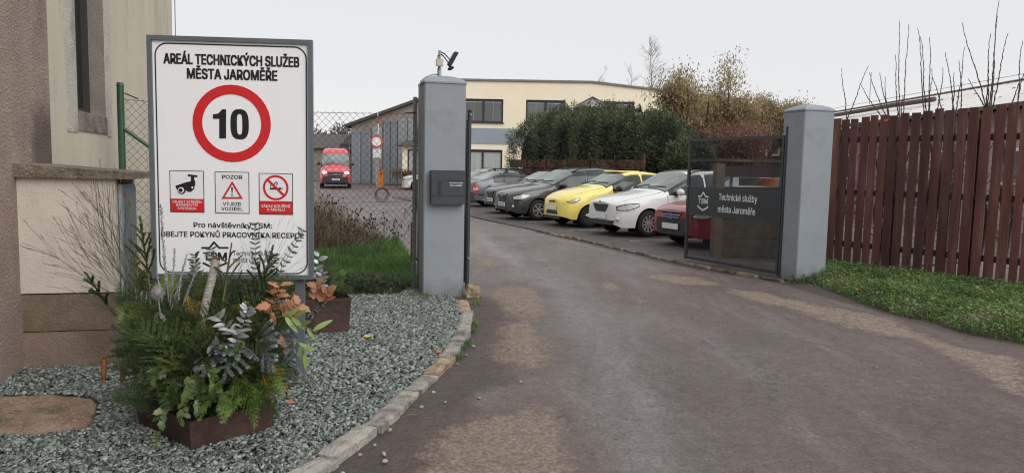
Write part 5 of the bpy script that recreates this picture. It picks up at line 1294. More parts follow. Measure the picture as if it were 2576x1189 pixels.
tb = empty('striped_barricade', tuple(e0+Vector((.75, .55, 0))), R_(8), 'orange and white striped barricade board inside the bin enclosure', 'barricade')
for s in (-1, 1): MB().box((s*.42, 0, .75), (.05, .05, 1.5)).build('leg', galv, tb)
MB().box((.12, -.03, 1.41), (.78, .02, .15)).build('board', mat('grimy_white', (.42, .40, .38), .8, .2, 4), tb)
MB().extr([(.05, -.0425, 1.34), (.50, -.0425, 1.34), (.50, -.0425, 1.48), (.22, -.0425, 1.48)], (0, .002, 0)).build('stripe', flat('orange_stripe', (.55, .14, .06), .6), tb)
MB().box((.12, -.03, 1.08), (.78, .02, .10)).build('board', bpy.data.materials['grimy_white'], tb)
# ------------------------------------------------------------------ dark wooden fence on the right
W0 = Vector((5.22, 12.75, 0)); W1_ = Vector((6.95, 10.05, 0)); d_ = W1_-W0; fdir = d_.normalized(); wa = math.atan2(d_.y, d_.x)
wfe = empty('wooden_fence', tuple(W0), wa, 'tall dark red brown picket fence with weathered boards right of the pillar', 'fence')
wood_m = mat('red_brown_paint', (0.105, 0.036, 0.028), .75, .30, 3.0, .5, 30, rand=.40, stretch=(2.2, 2.2, .25), dirt=(0.15, 0.105, 0.085), dscale=3.0, dth=.60, col2=(0.17, 0.060, 0.047))
rail_m = mat('dark_rail', (0.04, 0.02, 0.016), .85, .3, 4)
x = 0.0; i = 0
while x < 5.0:
    w_ = rnd.uniform(.118, .132); hgt = 2.49+.034*x+rnd.uniform(-.02, .025)-.01*math.sin(i); z0 = .10+rnd.uniform(-.03, .03)
    if i in (18, 19): w_ = .10
    ti = rnd.uniform(-.006, .006)
    m_ = MB(); c = .004
    a = [(x, z0), (x+w_, z0+rnd.uniform(-.01, .01)), (x+w_+ti*2, hgt+rnd.uniform(-.006, .006)), (x+ti*2, hgt)]
    m_.add([(p_[0], -.012, p_[1]) for p_ in a]+[(p_[0], .014, p_[1]) for p_ in a], [(0, 1, 2, 3), (7, 6, 5, 4), (0, 4, 5, 1), (1, 5, 6, 2), (2, 6, 7, 3), (3, 7, 4, 0)])
    m_.build('plank', wood_m, wfe); x += w_+rnd.uniform(.030, .050); i += 1
for zz in (.45, 1.30, 2.15): MB().box((2.5, .045, zz), (5.1, .055, .09)).build('rail', rail_m, wfe)
for xx in (.05, 2.4, 4.8): MB().box((xx, .11, 1.2), (.08, .08, 2.45)).build('post', rail_m, wfe)
MB().box((1.08, -.017, 2.44), (.05, .004, .035), rz=0).build('orange_tag', flat('orange_tag', (.6, .16, .05), .6), wfe)
# welded wire grid behind it
wg = empty('wire_grid', tuple(W0+Vector((.28, .18, 0))), wa, 'rusty welded wire grid standing just behind the wooden fence', 'fence')
m_ = MB()
for k in range(34): m_.tube([(k*.15, 0, .1), (k*.15, 0, 2.4)], .0022, 3, cap=False)
for k in range(24): m_.tube([(0, 0, .12+k*.1), (5, 0, .12+k*.1)], .0022, 3, cap=False)
m_.build('wires', flat('rust_wire', (.05, .03, .022), .8), wg, kind='stuff')
# tangled shrub behind, with long shoots
sh_m = mat('shrub_bark', (0.075, 0.058, 0.050), .9, .25, 8)
wdv = Vector((-fdir.y, fdir.x, 0)); wdv = wdv if wdv.y > 0 else -wdv
shoots = [[((2130,285),(2117,172)),((2130,285),(2184,166))],
 [((2222,285),(2163,213)),((2232,285),(2184,182)),((2240,285),(2210,183)),((2234,282),(2224,193))],
 [((2258,278),(2250,137)),((2262,280),(2260,52)),((2272,280),(2284,62)),((2268,282),(2268,240))],
 [((2325,276),(2309,71)),((2330,276),(2316,92)),((2338,276),(2338,94)),((2334,276),(2344,172))],
 [((2356,272),(2374,170)),((2372,272),(2347,194))],
 [((2400,264),(2380,132)),((2405,264),(2428,118)),((2418,264),(2415,152)),((2396,262),(2401,183))],
 [((2482,256),(2419,56)),((2480,256),(2491,84)),((2488,256),(2513,0)),((2492,258),(2509,40)),((2496,256),(2535,83)),((2484,258),(2487,155)),((2478,254),(2436,198))],
 [((2560,250),(2569,103)),((2556,250),(2576,180)),((2540,254),(2574,186))]]
slab_ = ['bare shoots crossing in a V just right of the grey pillar', 'bunch of leaning bare shoots above the third to sixth fence boards', 'pair of tall straight bare shoots with short ones beside them', 'three tall parallel bare shoots over the middle of the fence', 'small pair of thin bare shoots behind the middle boards', 'group of crossed bare shoots with one bending right', 'tallest cluster of bare shoots reaching out of the frame', 'bare shoots at the right edge of the photograph']
for gi, gshoot in enumerate(shoots):
    xm = sum(s[0][0] for s in gshoot)/len(gshoot); d = _ray(xm, 270); n = Vector((fdir.y, -fdir.x, 0)); o_ = Vector((0, 0, CAM_Z)); p0 = W0+wdv*(.75+.12*(gi % 3))
    t = (p0-o_).dot(n)/d.dot(n); b = o_+d*t; Yb = b.y
    r = empty('shrub', (b.x, b.y, 0), 0, slab_[gi], 'shrub', 'pruned bare shrubs behind the wooden fence')
    st_ = MB(); rr = random.Random(40+gi)
    for (a, e_) in gshoot:
        pa = P(a[0], a[1]+18, Yb+rr.uniform(-.2, .25)); pe = P(e_[0], e_[1], Yb+rr.uniform(-.3, .4)); n_ = 22; pts = []
        for k in range(n_+1):
            q = pa.lerp(pe, k/n_)+Vector((math.sin(k*.3+gi)*.003*(k/4), 0, 0))+Vector((rr.uniform(-.006, .006), rr.uniform(-.006, .006), 0)); pts.append(q-Vector((b.x, b.y, 0)))
        st_.tube(pts, [.010*(1-.6*k/n_)*(1.22 if k % 2 else .85) for k in range(n_+1)], 5)
        st_.tube([Vector((0, 0, 0)), Vector((pts[0].x*.4, pts[0].y*.4, pts[0].z*.5)), pts[0]], [.025, .018, .0105], 5, cap=False)
    for k in range(12):
        a = rr.uniform(0, 6.28); branch(st_, Vector((0, 0, rr.uniform(.4, 1.9))), Vector((math.cos(a), math.sin(a)*.4, .8)), rr.uniform(.4, .8), .008, 2, rr, .6, .1, .65, 3, 3)
    for k in range(3): st_.tube([(0, 0, -.05), (rr.uniform(-.15, .15), rr.uniform(-.1, .1), 1.0), (rr.uniform(-.3, .3), rr.uniform(-.15, .15), 2.1)], [.03, .024, .012], 5)
    st_.build('stems', sh_m, r, kind='stuff')
# ------------------------------------------------------------------ warehouse with pale corrugated roof
wh = empty('warehouse', (14.6, 13, 0), 0, 'long low warehouse with a pale corrugated roof behind the wooden fence', 'building')
zE, zR, LW = 3.62, 5.15, 34
MB().box((4.5, LW/2, zE/2-.06), (9.0, LW, zE)).build('wall', mat('pinkish_render', (0.40, 0.31, 0.27), .9, .12, .8), wh)
roof_m = mat('pale_corrugated', (0.62, 0.60, 0.58), .6, .06, .5, dirt=(.50, .48, .45), dscale=.4, dth=.55)
m_ = MB(); n = 150; vs = []; fs = []
for k in range(n+1):
    y = -.4+(LW+.8)*k/n; dz = .035*(1 if k % 2 else -1)
    for (xx, zz) in ((-.45, zE-.02), (2.1, (zE+zR)/2), (4.5, zR), (9.45, zE)): vs.append((xx, y, zz+dz+.06))
for k in range(n):
    for j in range(3): fs.append((k*4+j, k*4+j+1, k*4+j+5, k*4+j+4))
m_.add(vs, fs); m_.build('roof', roof_m, wh)
MB().box((4.5, LW/2, zR+.11), (.30, LW+.8, .03)).build('ridge_cap', mat('rust_ridge', (.30, .20, .17), .8), wh)
MB().box((-.52, LW/2, zE+.01), (.12, LW+.8, .12)).build('gutter', mat('grey_gutter', (.09, .10, .11), .6), wh)
for k in range(9):
    yy = 1.5+3.7*k; f = MB().box((-.03, yy, 1.9), (.06, 1.7, 1.1)).build('window', whitep, wh); MB().box((-.065, yy, 1.9), (.012, 1.5, .9)).build('pane', glass_b, f)
m_ = MB()
for k in range(60): m_.ell((1.2+1.5*(k % 2), .8+k*.55, zE+.55+.5*(k % 2)), (.05, .08, .03), 6, 4)
m_.build('roof_hooks', flat('hook_grey', (.2, .2, .2), .6), wh, kind='stuff')
MB().tube([(4.5, LW-6, zR+.2), (4.5, LW-6, zR+1.9)], .02, 5).build('lightning_rod', galv, wh)
MB().tube([(4.5, y_, zR+.32) for y_ in np.linspace(0, LW, 12)], .012, 4, cap=False).build('ridge_wire', galv, wh)
dp = empty('roof_duct', (16.3, 30, 4.45), 0, 'dark brown duct lying along the lower part of the pale warehouse roof', 'duct')
MB().tube([(0, -.4, .1), (.02, 3, .13), (-.03, 8, .10), (0, 10.5, .12)], .10, 7).build('pipe', mat('duct_brown', (.085, .06, .05), .8, .3, 3), dp)
# ------------------------------------------------------------------ vehicles
tyre_m = flat('tyre_rubber', (0.014, 0.014, 0.014), .85); rim_m = flat('alloy', (0.46, 0.46, 0.45), .35, metallic=.7); steel_m = flat('dark_rim', (0.05, 0.05, 0.052), .5)
chrome = flat('chrome', (0.65, 0.65, 0.66), .18, metallic=1.0)
lens_m = mat('headlamp_lens', (0.50, 0.50, 0.46), .08, .35, 9, coat=.6)
gmat_c = {}
def glassm():
    if 'g' not in gmat_c:
        m = mat('car_glass', (0.045, 0.056, 0.055), .05, .55, 1.6, detail=2); m.node_tree.nodes['Principled BSDF'].inputs['IOR'].default_value = 1.40; gmat_c['g'] = m
    return gmat_c['g']
def wglassm():
    if 'w' not in gmat_c:
        m = mat('windscreen_glass', (0.15, 0.175, 0.17), .05, .40, 1.1, detail=2, col2=(0.27, 0.30, 0.285)); m.node_tree.nodes['Principled BSDF'].inputs['IOR'].default_value = 1.5; gmat_c['w'] = m  # pale mottled base colour stands in for sky reflected in the glass
    return gmat_c['w']
def paint(name, c, rough=.25):
    m = mat(name, c, rough, .05, .8, coat=.6); return m
def interp(pts, x):
    if x <= pts[0][0]: return pts[0][1]
    for (a, b), (c, d) in zip(pts[:-1], pts[1:]):
        if x <= c:
            t = (x-a)/(c-a); return b+(d-b)*t
    return pts[-1][1]
def smooth_interp(pts, x, k=.06):
    return (interp(pts, x-k)+2*interp(pts, x)+interp(pts, x+k)+interp(pts, x-k/2)+interp(pts, x+k/2))/6
def wheel(parent, x, y, r, wd, side, spokes, m_r=None, hub=False):
    """side = -1: outer face towards -y"""
    t = empty('wheel', (0, 0, 0)); t.parent = parent; t.location = (x, y, r)
    rm = r*.64
    prof = [(rm, wd/2-.01), (r*.90, wd/2), (r*.975, wd/2-.02), (r, wd/2-.05), (r, -wd/2+.05), (r*.975, -wd/2+.02), (r*.90, -wd/2), (rm, -wd/2+.01)]
    M = Matrix.Rotation(R_(90), 3, 'X')
    MB().lathe(prof, 30, M=M).build('tyre', tyre_m, t, smooth=True)
    o = wd/2-.015
    q = MB(); q.ring((0, side*(o-.03), 0), rm*.90, rm*1.0, side*-.03 if side > 0 else .03, 28)
    q.cyl((0, side*(o-.02), 0), (0, 1, 0), rm*.22, .04, 12)
    for k in range(spokes):
        a = 2*math.pi*k/spokes+.2; d = Vector((math.cos(a), 0, math.sin(a))); 
        q.beam(d*rm*.18+Vector((0, side*(o-.03), 0)), d*rm*.93+Vector((0, side*(o-.022), 0)), .03, rm*.20, up=(0, 1, 0)) if False else q.beam(d*rm*.18+Vector((0, side*(o-.03), 0)), d*rm*.93+Vector((0, side*(o-.022), 0)), rm*.2, .03, up=(0, side, 0))
    q.build('rim', m_r or rim_m, t)
    MB().cyl((0, side*(o-.07), 0), (0, 1, 0), rm*1.0, .03, 20).build('brake_disc', steel_m, t)
    return t
def car(name, spec, loc, rz, label, cat='car', group=None):
    L0, L1 = spec['x']; T, B, W, zs_, wb, wr, mpaint = spec['T'], spec['B'], spec['W'], spec['sill'], spec['wb'], spec['wr'], spec['paint']
    nh = spec.get('n', 5); tum = spec.get('tum', .17); roofz = max(p[1] for p in T); xc = spec['cowl']; xr_ = spec.get('rearc', L1)
    r = empty(name, loc, rz, label, cat, group)
    def Wf(x): return interp(W, x)
    def Tf(x): return smooth_interp(T, x)
    def Bf(x): return min(smooth_interp(B, x), Tf(x)-.02)
    def lowy(x, z):
        b = Bf(x); u = (z-zs_)/(b-zs_); return Wf(x)*(.965+.035*math.sin(math.pi*min(1, max(0, u))*.9+.25)-.02*u*u)
    def nx(x): # section exponent: soft over the bonnet, boxy over the cabin
        t = min(1, max(0, (x-xc+.1)/.5)); return 2.4*(1-t)+nh*t
    def sec(x, th):
        b = Bf(x); T_ = Tf(x); n = nx(x); c_, s_ = max(0, math.cos(th)), max(0, math.sin(th)); u = s_**(2/n)
        y = lowy(x, b)*c_**(2/n); z = b+(T_-b)*u; h = z-b; y *= 1-tum*h/max(.3, roofz-1.0)*(1 if T_ > 1.05 else .4)
        return y, z
    def sidey(x, z):
        b = Bf(x); T_ = Tf(x)
        if z <= b: return lowy(x, z)
        s = min(.999, (z-b)/(T_-b)); n = nx(x); y = lowy(x, b)*(1-s**n)**(1/n); h = z-b; return y*(1-tum*h/max(.3, roofz-1.0)*(1 if T_ > 1.05 else .4))
    # stations
    xs_ = list(np.linspace(L0, L1, 96)); arches = [0.0, wb]; ra = wr+.055
    NL, NU = 9, 11
    mb = MB(); vs = []
    for x in xs_:
        zb_ = interp(spec['bot'], x)
        for a in arches:
            if abs(x-a) < ra: zb_ = max(zb_, wr+math.sqrt(ra*ra-(x-a)**2)-.0)
        zb_ = min(zb_, Bf(x)-.08); row = []
        for k in range(NL): z = zb_+(Bf(x)-zb_)*k/NL; row.append((lowy(x, z), z))
        for k in range(NU+1): row.append(sec(x, math.pi/2*k/NU))
        full = [(x, -y, z) for y, z in row]+[(x, y, z) for y, z in reversed(row[:-1])]
        vs += full
    m = 2*(NL+NU+1)-1; n = len(xs_)
    fs = [(i*m+j, (i+1)*m+j, (i+1)*m+j+1, i*m+j+1) for i in range(n-1) for j in range(m-1)]
    fs += [tuple(range(m)), tuple((n-1)*m+j for j in range(m-1, -1, -1))]
    mb.add(vs, fs); ob_ = mb.build('body', mpaint, r, smooth=True)
    if hasattr(ob_.data, 'set_sharp_from_angle'): ob_.data.set_sharp_from_angle(angle=R_(42))
    # underbody and wheel wells
    MB().box(((L0+L1)/2, 0, zs_+.12), (L1-L0-.5, Wf(wb/2)*1.35, .24)).build('underbody', blackp, r)
    for a in arches:
        for s in (-1, 1):
            q = MB(); N = 14; vv = []
            for k in range(N+1):
                t = math.pi*k/N; cx_, cz_ = a+(ra-.004)*math.cos(t), wr+(ra-.004)*math.sin(t)
                vv += [(cx_, s*(Wf(a)-.015), cz_), (cx_, s*.5, cz_)]
            q.add(vv, [(2*k, 2*k+1, 2*k+3, 2*k+2) for k in range(N)]); q.add([(a-ra, s*.5, 0.1), (a+ra, s*.5, 0.1), (a+ra, s*.5, wr+ra), (a-ra, s*.5, wr+ra)], [(0, 1, 2, 3)])
            q.build('wheel_arch', blackp, r)
            wheel(r, a, s*(Wf(a)-.11), wr, .20, s, spec.get('spokes', 7), spec.get('rim'))
    if spec.get('cladding'):
        cl_m = spec['cladding']
        for s in (-1, 1):
            q = MB(); N = 12
            for a in arches:
                vv = []
                for k in range(N+1):
                    t = math.pi*k/N
                    for rr_ in (ra-.003, ra+.055):
                        X, Z = a+rr_*math.cos(t), wr+rr_*math.sin(t); vv.append((X, s*(sidey(X, min(Z, Bf(X)))+.006), Z))
                q.add(vv, [(2*k, 2*k+1, 2*k+3, 2*k+2) for k in range(N)])
            xa_, xb_ = ra+.02, wb-ra-.02
            q.grid(lambda u, v: (xa_+(xb_-xa_)*u, s*(lowy(xa_+(xb_-xa_)*u, zs_+.2*v)+.008), zs_+.0+.2*v), 8, 2)
            q.build('cladding', cl_m, r)
    # side windows
    for (x0, x1) in spec['win']:
        for s in (-1, 1):
            q = MB()
            def f(u, v, x0=x0, x1=x1, s=s):
                sk = spec.get('skew', 0)*(v-.0)
                x = x0+(x1-x0)*u+(sk if u > .5 else 0)*0
                b = Bf(x)+.035; t = Bf(x)+.84*(Tf(x)-Bf(x)); t = max(t, b+.004)
                z = b+(t-b)*v; return (x, s*(sidey(x, z)+.007), z)
            q.grid(f, 12, 6); q.build('side_window', glassm(), r, smooth=True)
            q = MB()
            def f2(u, v, x0=x0, x1=x1, s=s):
                x = x0-.025+(x1-x0+.05)*u; b = Bf(x)+.015; t = max(Bf(x)+.87*(Tf(x)-Bf(x)), b+.004); z = b+(t-b)*v; return (x, s*(sidey(x, z)+.0035), z)
            q.grid(f2, 12, 6); q.build('window_seal', blackp, r, smooth=True)
    if spec.get('black_pillar', True):
        for s in (-1, 1):
            q = MB(); xa2, xb2 = spec['ws'][0]+.06, spec['win'][0][0]+.30
            def f3(u, v, s=s): x = xa2+(xb2-xa2)*u; b = Bf(x)+.012; t = b+.86*(Tf(x)-b); z = b+(max(t, b+.002)-b)*v; return (x, s*(sidey(x, z)+.0030), z)
            q.grid(f3, 10, 6); q.build('door_pillar', blackp, r, smooth=True)
    for s in (-1, 1):
        pts = []
        for k in range(9):
            x = L0+.10+(xc+.02-L0-.10)*k/8; y, z = sec(x, R_(30+6*k/8)); pts.append((x, s*y, z+.001))
        MB().tube(pts, .0035, 4, cap=False).build('bonnet_seam', blackp, r)
        pts = []
        for k in range(8):
            x = L0+.04+(-ra-.02-L0-.04)*k/7; z = spec['grille']['plate'][1]+.10+.05*k/7; pts.append((x, s*(lowy(x, z)+.001), z))
        MB().tube(pts, .003, 4, cap=False).build('bumper_seam', blackp, r)
    # windscreen and rear window
    def screen(x0, x1, th0, nm, mt, off):
        q = MB()
        def f(u, v):
            x = x0+(x1-x0)*v; e = .08*(2*u-1)**2*(1 if x1 > x0 else -1)*0
            th = th0+(math.pi-2*th0)*u
            y, z = sec(x, th if th <= math.pi/2 else math.pi-th); y = -y if u < .5 else y
            y = y if abs(th-math.pi/2) > 1e-6 else 0
            sl = (Tf(x+.02)-Tf(x-.02))/.04; nrm = Vector((-sl, 0, 1)).normalized(); return (x+nrm.x*off, y, z+nrm.z*off)
        q.grid(f, 14, 8); return q.build(nm, mt, r, smooth=True)
    wsx = spec['ws']; screen(wsx[0], wsx[1], R_(28), 'windscreen', wglassm(), .008); screen(wsx[0]-.03, wsx[1]+.03, R_(22), 'windscreen_seal', blackp, .004)
    if 'rs' in spec: screen(spec['rs'][0], spec['rs'][1], R_(30), 'rear_window', glassm() if not spec.get('pale_rear') else wglassm(), .008)
    # doors: seams and handles
    for s in (-1, 1):
        for x in spec['seams']:
            z0, z1 = zs_+.12, Bf(x)+.02
            pts = [(x, s*(lowy(x, z0+(z1-z0)*k/6)+.001), z0+(z1-z0)*k/6) for k in range(7)]
            MB().tube(pts, .0055, 4, cap=False).build('door_seam', blackp, r)
        for x in spec['handles']:
            z = Bf(x)-.09; MB().box((x, s*(lowy(x, z)+.012), z), (.17, .03, .03)).build('door_handle', mpaint, r)
        mx_, mz_ = spec['mirror']
        mi = MB(); mi.ell((mx_, s*(Wf(mx_)+.10), mz_), (.075, .12, .085), 12, 8); mi.build('wing_mirror', spec.get('mirror_m', mpaint), r, smooth=True)
        MB().box((mx_+.01, s*(Wf(mx_)-.01), mz_-.06), (.10, .14, .035)).build('mirror_arm', blackp, r)
    # lights
    hp_ = spec['head']   # (x0, x1, zbottom0, ztop0, zbottom1, ztop1)
    for s in (-1, 1):
        for nm, mt, off, gr_w in (('headlight_rim', blackp, .006, .018), ('headlight', lens_m, .013, 0)):
            q = MB()
            def fh(u, v):
                x = hp_[0]-gr_w+(hp_[1]-hp_[0]+2*gr_w)*u; zb = hp_[2]+(hp_[4]-hp_[2])*u-gr_w+.04*(2*u-1)**2; zt = hp_[3]+(hp_[5]-hp_[3])*u+gr_w-.035*(2*u-1)**2
                zt = min(zt, Bf(x)+.02); z = zb+(zt-zb)*v; y = sidey(x, z); dy = (lowy(x+.03, z)-lowy(x-.03, z))/.06; nn = Vector((-dy, 1)).normalized(); return (x+nn.x*off, s*(y+nn.y*off), z)
            q.grid(fh, 12, 5); q.build(nm, mt, r, smooth=True)
        if 'fog' in spec:
            fx, fy, fz = spec['fog']; MB().ell((fx, s*fy, fz), spec.get('frad', (.05, .075, .05)), 10, 6, Matrix.Rotation(s*R_(35), 3, 'Z')).build('fog_light', lens_m, r, smooth=True)
        if 'tail' in spec:
            tx, tz, tw, th_ = spec['tail']; q = MB(); q.grid(lambda u, v: (tx+tw*(u-.5), s*(sidey(tx+tw*(u-.5), tz+th_*(v-.5))+.010), tz+th_*(v-.5)), 4, 4); q.build('tail_light', flat('tail_red_'+name+str(s), (.42, .02, .02), .2, coat=.5), r)
            q = MB(); q.grid(lambda u, v: (tx+tw*.7*(u-.5), s*(sidey(tx+tw*.7*(u-.5), tz-th_*.1+th_*.25*(v-.5))+.013), tz-th_*.1+th_*.25*(v-.5)), 3, 2); q.build('reverse_light', flat('lens_pale_'+name+str(s), (.6, .5, .5), .2), r)
    # front: grille, trim, plate, lower intake
    g = spec['grille']
    def nose(poly_, dx, mt, nm, th=.02): return MB().extr([(L0-dx, y, z) for y, z in poly_], (th, 0, 0)).build(nm, mt, r)
    nose(g['open'], .012, blackp, 'grille', .03)
    for k, (pl_, mt) in enumerate(g.get('trim', [])): nose(pl_, .024, mt, 'grille_trim')
    nose(g['intake'], .010, blackp, 'air_intake', .03)
    if g.get('lower'): nose(g['lower'], .006, g['lower_m'], 'bumper_skirt', .03)
    px_, pz_ = g['plate']
    pt = MB().box((L0-.03, px_, pz_), (.012, .52, .115)).build('number_plate', flat('plate_white_'+name+spec['key'], (.66, .66, .64), .5) , r)
    if g.get('text'):
        o = fit(g['text'], .40, .075, 'plate_lettering', blackp, r, (0, 0, 0), .02); o.parent = pt; o.rotation_euler = (R_(90), 0, R_(-90)); o.location = (L0-.0375, px_-.02, pz_-.04)
        MB().box((L0-.0365, px_+.235, pz_), (.001, .045, .108)).build('plate_stripe', flat('plate_blue'+spec['key'], (.02, .05, .35), .5), pt)
    for s in (0, 1):
        y0 = -.05+.55*s; y0 = (.62, -.02)[s]
        pts = []
        for k in range(6):
            t = k/5; x = wsx[0]+.02+.10*t; y = (y0-.58*t); yy, z = sec(x, math.acos(min(.999, abs(y)/max(.1, lowy(x, Bf(x)))))); pts.append((x-.01, y, z+.028))
        MB().tube(pts, .012, 4).build('wiper', blackp, r)
    if spec.get('rails'):
        for s in (-1, 1):
            a, b = spec['rails']; N = 14; pts = []
            for k in range(N+1):
                x = a+(b-a)*k/N; y, z = sec(x, R_(50)); lift = .055*min(1, 6*min(k, N-k)/N); pts.append((x, s*y, z+.005+lift))
            MB().tube(pts, .018, 6).build('roof_rail', blackp, r)
    for x in spec.get('bars', []):
        y, z = sec(x, R_(45)); MB().box((x, 0, z+.13), (.05, y*2+.10, .03)).build('roof_bar', blackp, r)
        for s in (-1, 1): MB().box((x, s*(y-.02), z+.065), (.12, .09, .13), tz=.7).build('bar_foot', blackp, r)
    return r
def tall(key, pm, **kw):   # high roofed small family car
    d = dict(key=key, x=(-.83, 3.37), wb=2.61, wr=.315, sill=.24, cowl=.42, paint=pm,
        T=[(-.83, .80), (-.70, .875), (-.4, .945), (0, 1.01), (.38, 1.075), (.55, 1.15), (1.18, 1.52), (1.5, 1.565), (2.2, 1.60), (3.0, 1.565), (3.2, 1.52), (3.33, 1.2), (3.37, 1.0)],
        B=[(-.83, .70), (-.5, .80), (0, .90), (.5, .97), (1.6, .985), (3.0, 1.02), (3.37, .98)],
        W=[(-.83, .50), (-.80, .60), (-.72, .70), (-.58, .78), (-.35, .825), (0, .842), (1, .845), (2.6, .842), (3.0, .81), (3.25, .74), (3.37, .66)],
        bot=[(-.83, .30), (-.7, .22), (-.4, .22), (.4, .22), (2.2, .22), (3.0, .25), (3.37, .33)],
        win=[(.72, 1.62), (1.72, 2.48), (2.58, 3.08)], ws=(.50, 1.20), rs=(3.34, 3.20), seams=[.52, 1.67, 2.53], handles=[1.50, 2.36], mirror=(.78, 1.06),
        head=(-.765, -.30, .60, .735, .70, .80), fog=(-.745, .60, .42), rails=(1.25, 3.05), spokes=6,
        grille=dict(open=[(-.24, .62), (-.16, .52), (.16, .52), (.24, .62), (.26, .73), (-.26, .73)],
                    trim=[([(-.29, .745), (.29, .745), (.33, .785), (.10, .80), (0, .785), (-.10, .80), (-.33, .785)], chrome), ([(-.05, .70), (.05, .70), (.06, .79), (-.06, .79)], chrome)],
                    intake=[(-.36, .30), (.36, .30), (.40, .39), (-.40, .39)], plate=(0, .465)))
    d.update(kw); return d
CARROT = math.atan2(.437, .9)
white_c = paint('white_car_paint', (.68, .68, .67)); black_c = paint('dark_grey_car_paint', (.030, .031, .034)); black2_c = paint('black_car_paint', (.017, .018, .021)); yellow_c = paint('yellow_car_paint', (.80, .66, .14)); red_c = paint('red_car_paint', (.30, .020, .025)); blue_c = paint('slate_blue_paint', (.10, .115, .145)); silver_c = paint('silver_beige_paint', (.28, .29, .28)); van_c = paint('van_red_paint', (.62, .05, .06), .35)
grp = 'cars parked in the yard'
clad = flat('bumper_plastic', (.028, .029, .031), .6)
specW = tall('white', white_c, grille=dict(open=[(-.26, .64), (-.20, .57), (.20, .57), (.26, .64), (.33, .745), (-.33, .745)], trim=[([(-.30, .765), (.30, .765), (.26, .79), (-.26, .79)], white_c), ([(-.05, .735), (.05, .735), (.05, .83), (-.05, .83)], chrome)], intake=[(-.5, .27), (.5, .27), (.56, .38), (-.56, .38)], plate=(0, .47)), frad=(.05, .13, .05), spokes=10)
car('parked_car', specW, (2.86, 18.35, .022), CARROT, 'white high roofed family car next to the open gate leaf', group=grp)
specB = tall('dark', black_c, cladding=clad); specB['grille'] = dict(specB['grille'], text='5H6 7525')
car('parked_car', specB, (.43, 23.15, .022), CARROT, 'dark grey high roofed car with roof rails and clear headlights, beside the yellow one', group=grp)
specB2 = tall('black', black2_c, rails=None); specB2['grille'] = dict(specB2['grille'], text='6H8 1816')
specB2['T'] = [(x, z if z < 1.0 else 1.0+(z-1.0)*.84) for x, z in specB2['T']]
car('parked_car', specB2, (-.02, 26.0, .022), CARROT, 'black hatchback half hidden behind the dark grey car', group=grp)
specY = tall('yellow', yellow_c, black_pillar=False, x=(-.72, 2.95), wb=2.36, wr=.29, rails=None, cowl=.45,
    T=[(-.72, .74), (-.6, .86), (-.3, .97), (.1, 1.06), (.42, 1.11), (.6, 1.18), (1.15, 1.46), (1.5, 1.52), (2.0, 1.53), (2.6, 1.47), (2.8, 1.35), (2.93, 1.05), (2.95, .9)],
    B=[(-.72, .62), (-.4, .78), (.1, .90), (.6, .95), (2, .96), (2.95, .9)],
    W=[(-.72, .40), (-.69, .52), (-.6, .66), (-.42, .76), (-.1, .80), (.4, .815), (2.2, .81), (2.6, .77), (2.85, .66), (2.95, .58)],
    bot=[(-.72, .30), (-.5, .22), (2.2, .22), (2.95, .32)], win=[(.76, 1.66), (1.76, 2.50)], ws=(.56, 1.16), rs=(2.93, 2.76), seams=[.6, 1.71], handles=[1.55], mirror=(.82, 1.05), mirror_m=blackp,
    head=(-.60, -.30, .66, .80, .72, .84), fog=(-.60, .50, .42), spokes=5, rim=steel_m,
    grille=dict(open=[(-.18, .66), (.18, .66), (.15, .70), (-.15, .70)], intake=[(-.32, .34), (.32, .34), (.28, .44), (-.28, .44)], plate=(0, .52), lower=[(-.42, .22), (.42, .22), (.42, .30), (-.42, .30)], lower_m=clad))
yc = car('parked_car', specY, (1.72, 20.75, .022), CARROT, 'small bright yellow hatchback between the dark grey and the white car', group=grp)
MB().box((1.5, 0, 1.522), (.70, .80, .03), tz=.92).build('sunroof', yellow_c, yc)
specR = tall('red', red_c, black_pillar=False, x=(-.80, 3.45), wb=2.63, rails=None, cowl=.40,
    T=[(-.80, .76), (-.7, .84), (-.4, .90), (.1, .97), (.38, 1.01), (.55, 1.08), (1.25, 1.47), (1.6, 1.53), (2.2, 1.53), (2.5, 1.47), (3.0, 1.10), (3.4, 1.04), (3.45, .9)],
    B=[(-.80, .66), (-.5, .78), (0, .86), (.5, .92), (2.5, .95), (3.45, .9)], win=[(.78, 1.62), (1.72, 2.40)], rs=(3.0, 2.52),
    head=(-.75, -.34, .60, .72, .66, .77), fog=(-.72, .56, .36), frad=(.04, .05, .05), rim=steel_m, spokes=9, cladding=None,
    grille=dict(open=[(-.26, .60), (-.10, .50), (.10, .50), (.26, .60), (.33, .72), (-.33, .72)], trim=[([(-.34, .735), (.34, .735), (.36, .755), (-.36, .755)], chrome), ([(-.30, .66), (.30, .66), (.31, .675), (-.31, .675)], chrome), ([(-.27, .61), (.27, .61), (.28, .622), (-.28, .622)], chrome), ([(-.06, .60), (0, .56), (.06, .60), (.055, .70), (-.055, .70)], flat('blue_badge', (.05, .12, .35), .3))],
                intake=[(-.42, .25), (.42, .25), (.48, .36), (-.48, .36)], plate=(0, .43), lower=[(-.5, .36), (.5, .36), (.5, .60), (-.5, .60)], lower_m=clad))
car('parked_car', specR, (4.02, 15.92, .022), CARROT, 'dark red saloon with a black front bumper behind the gate mesh', group=grp)
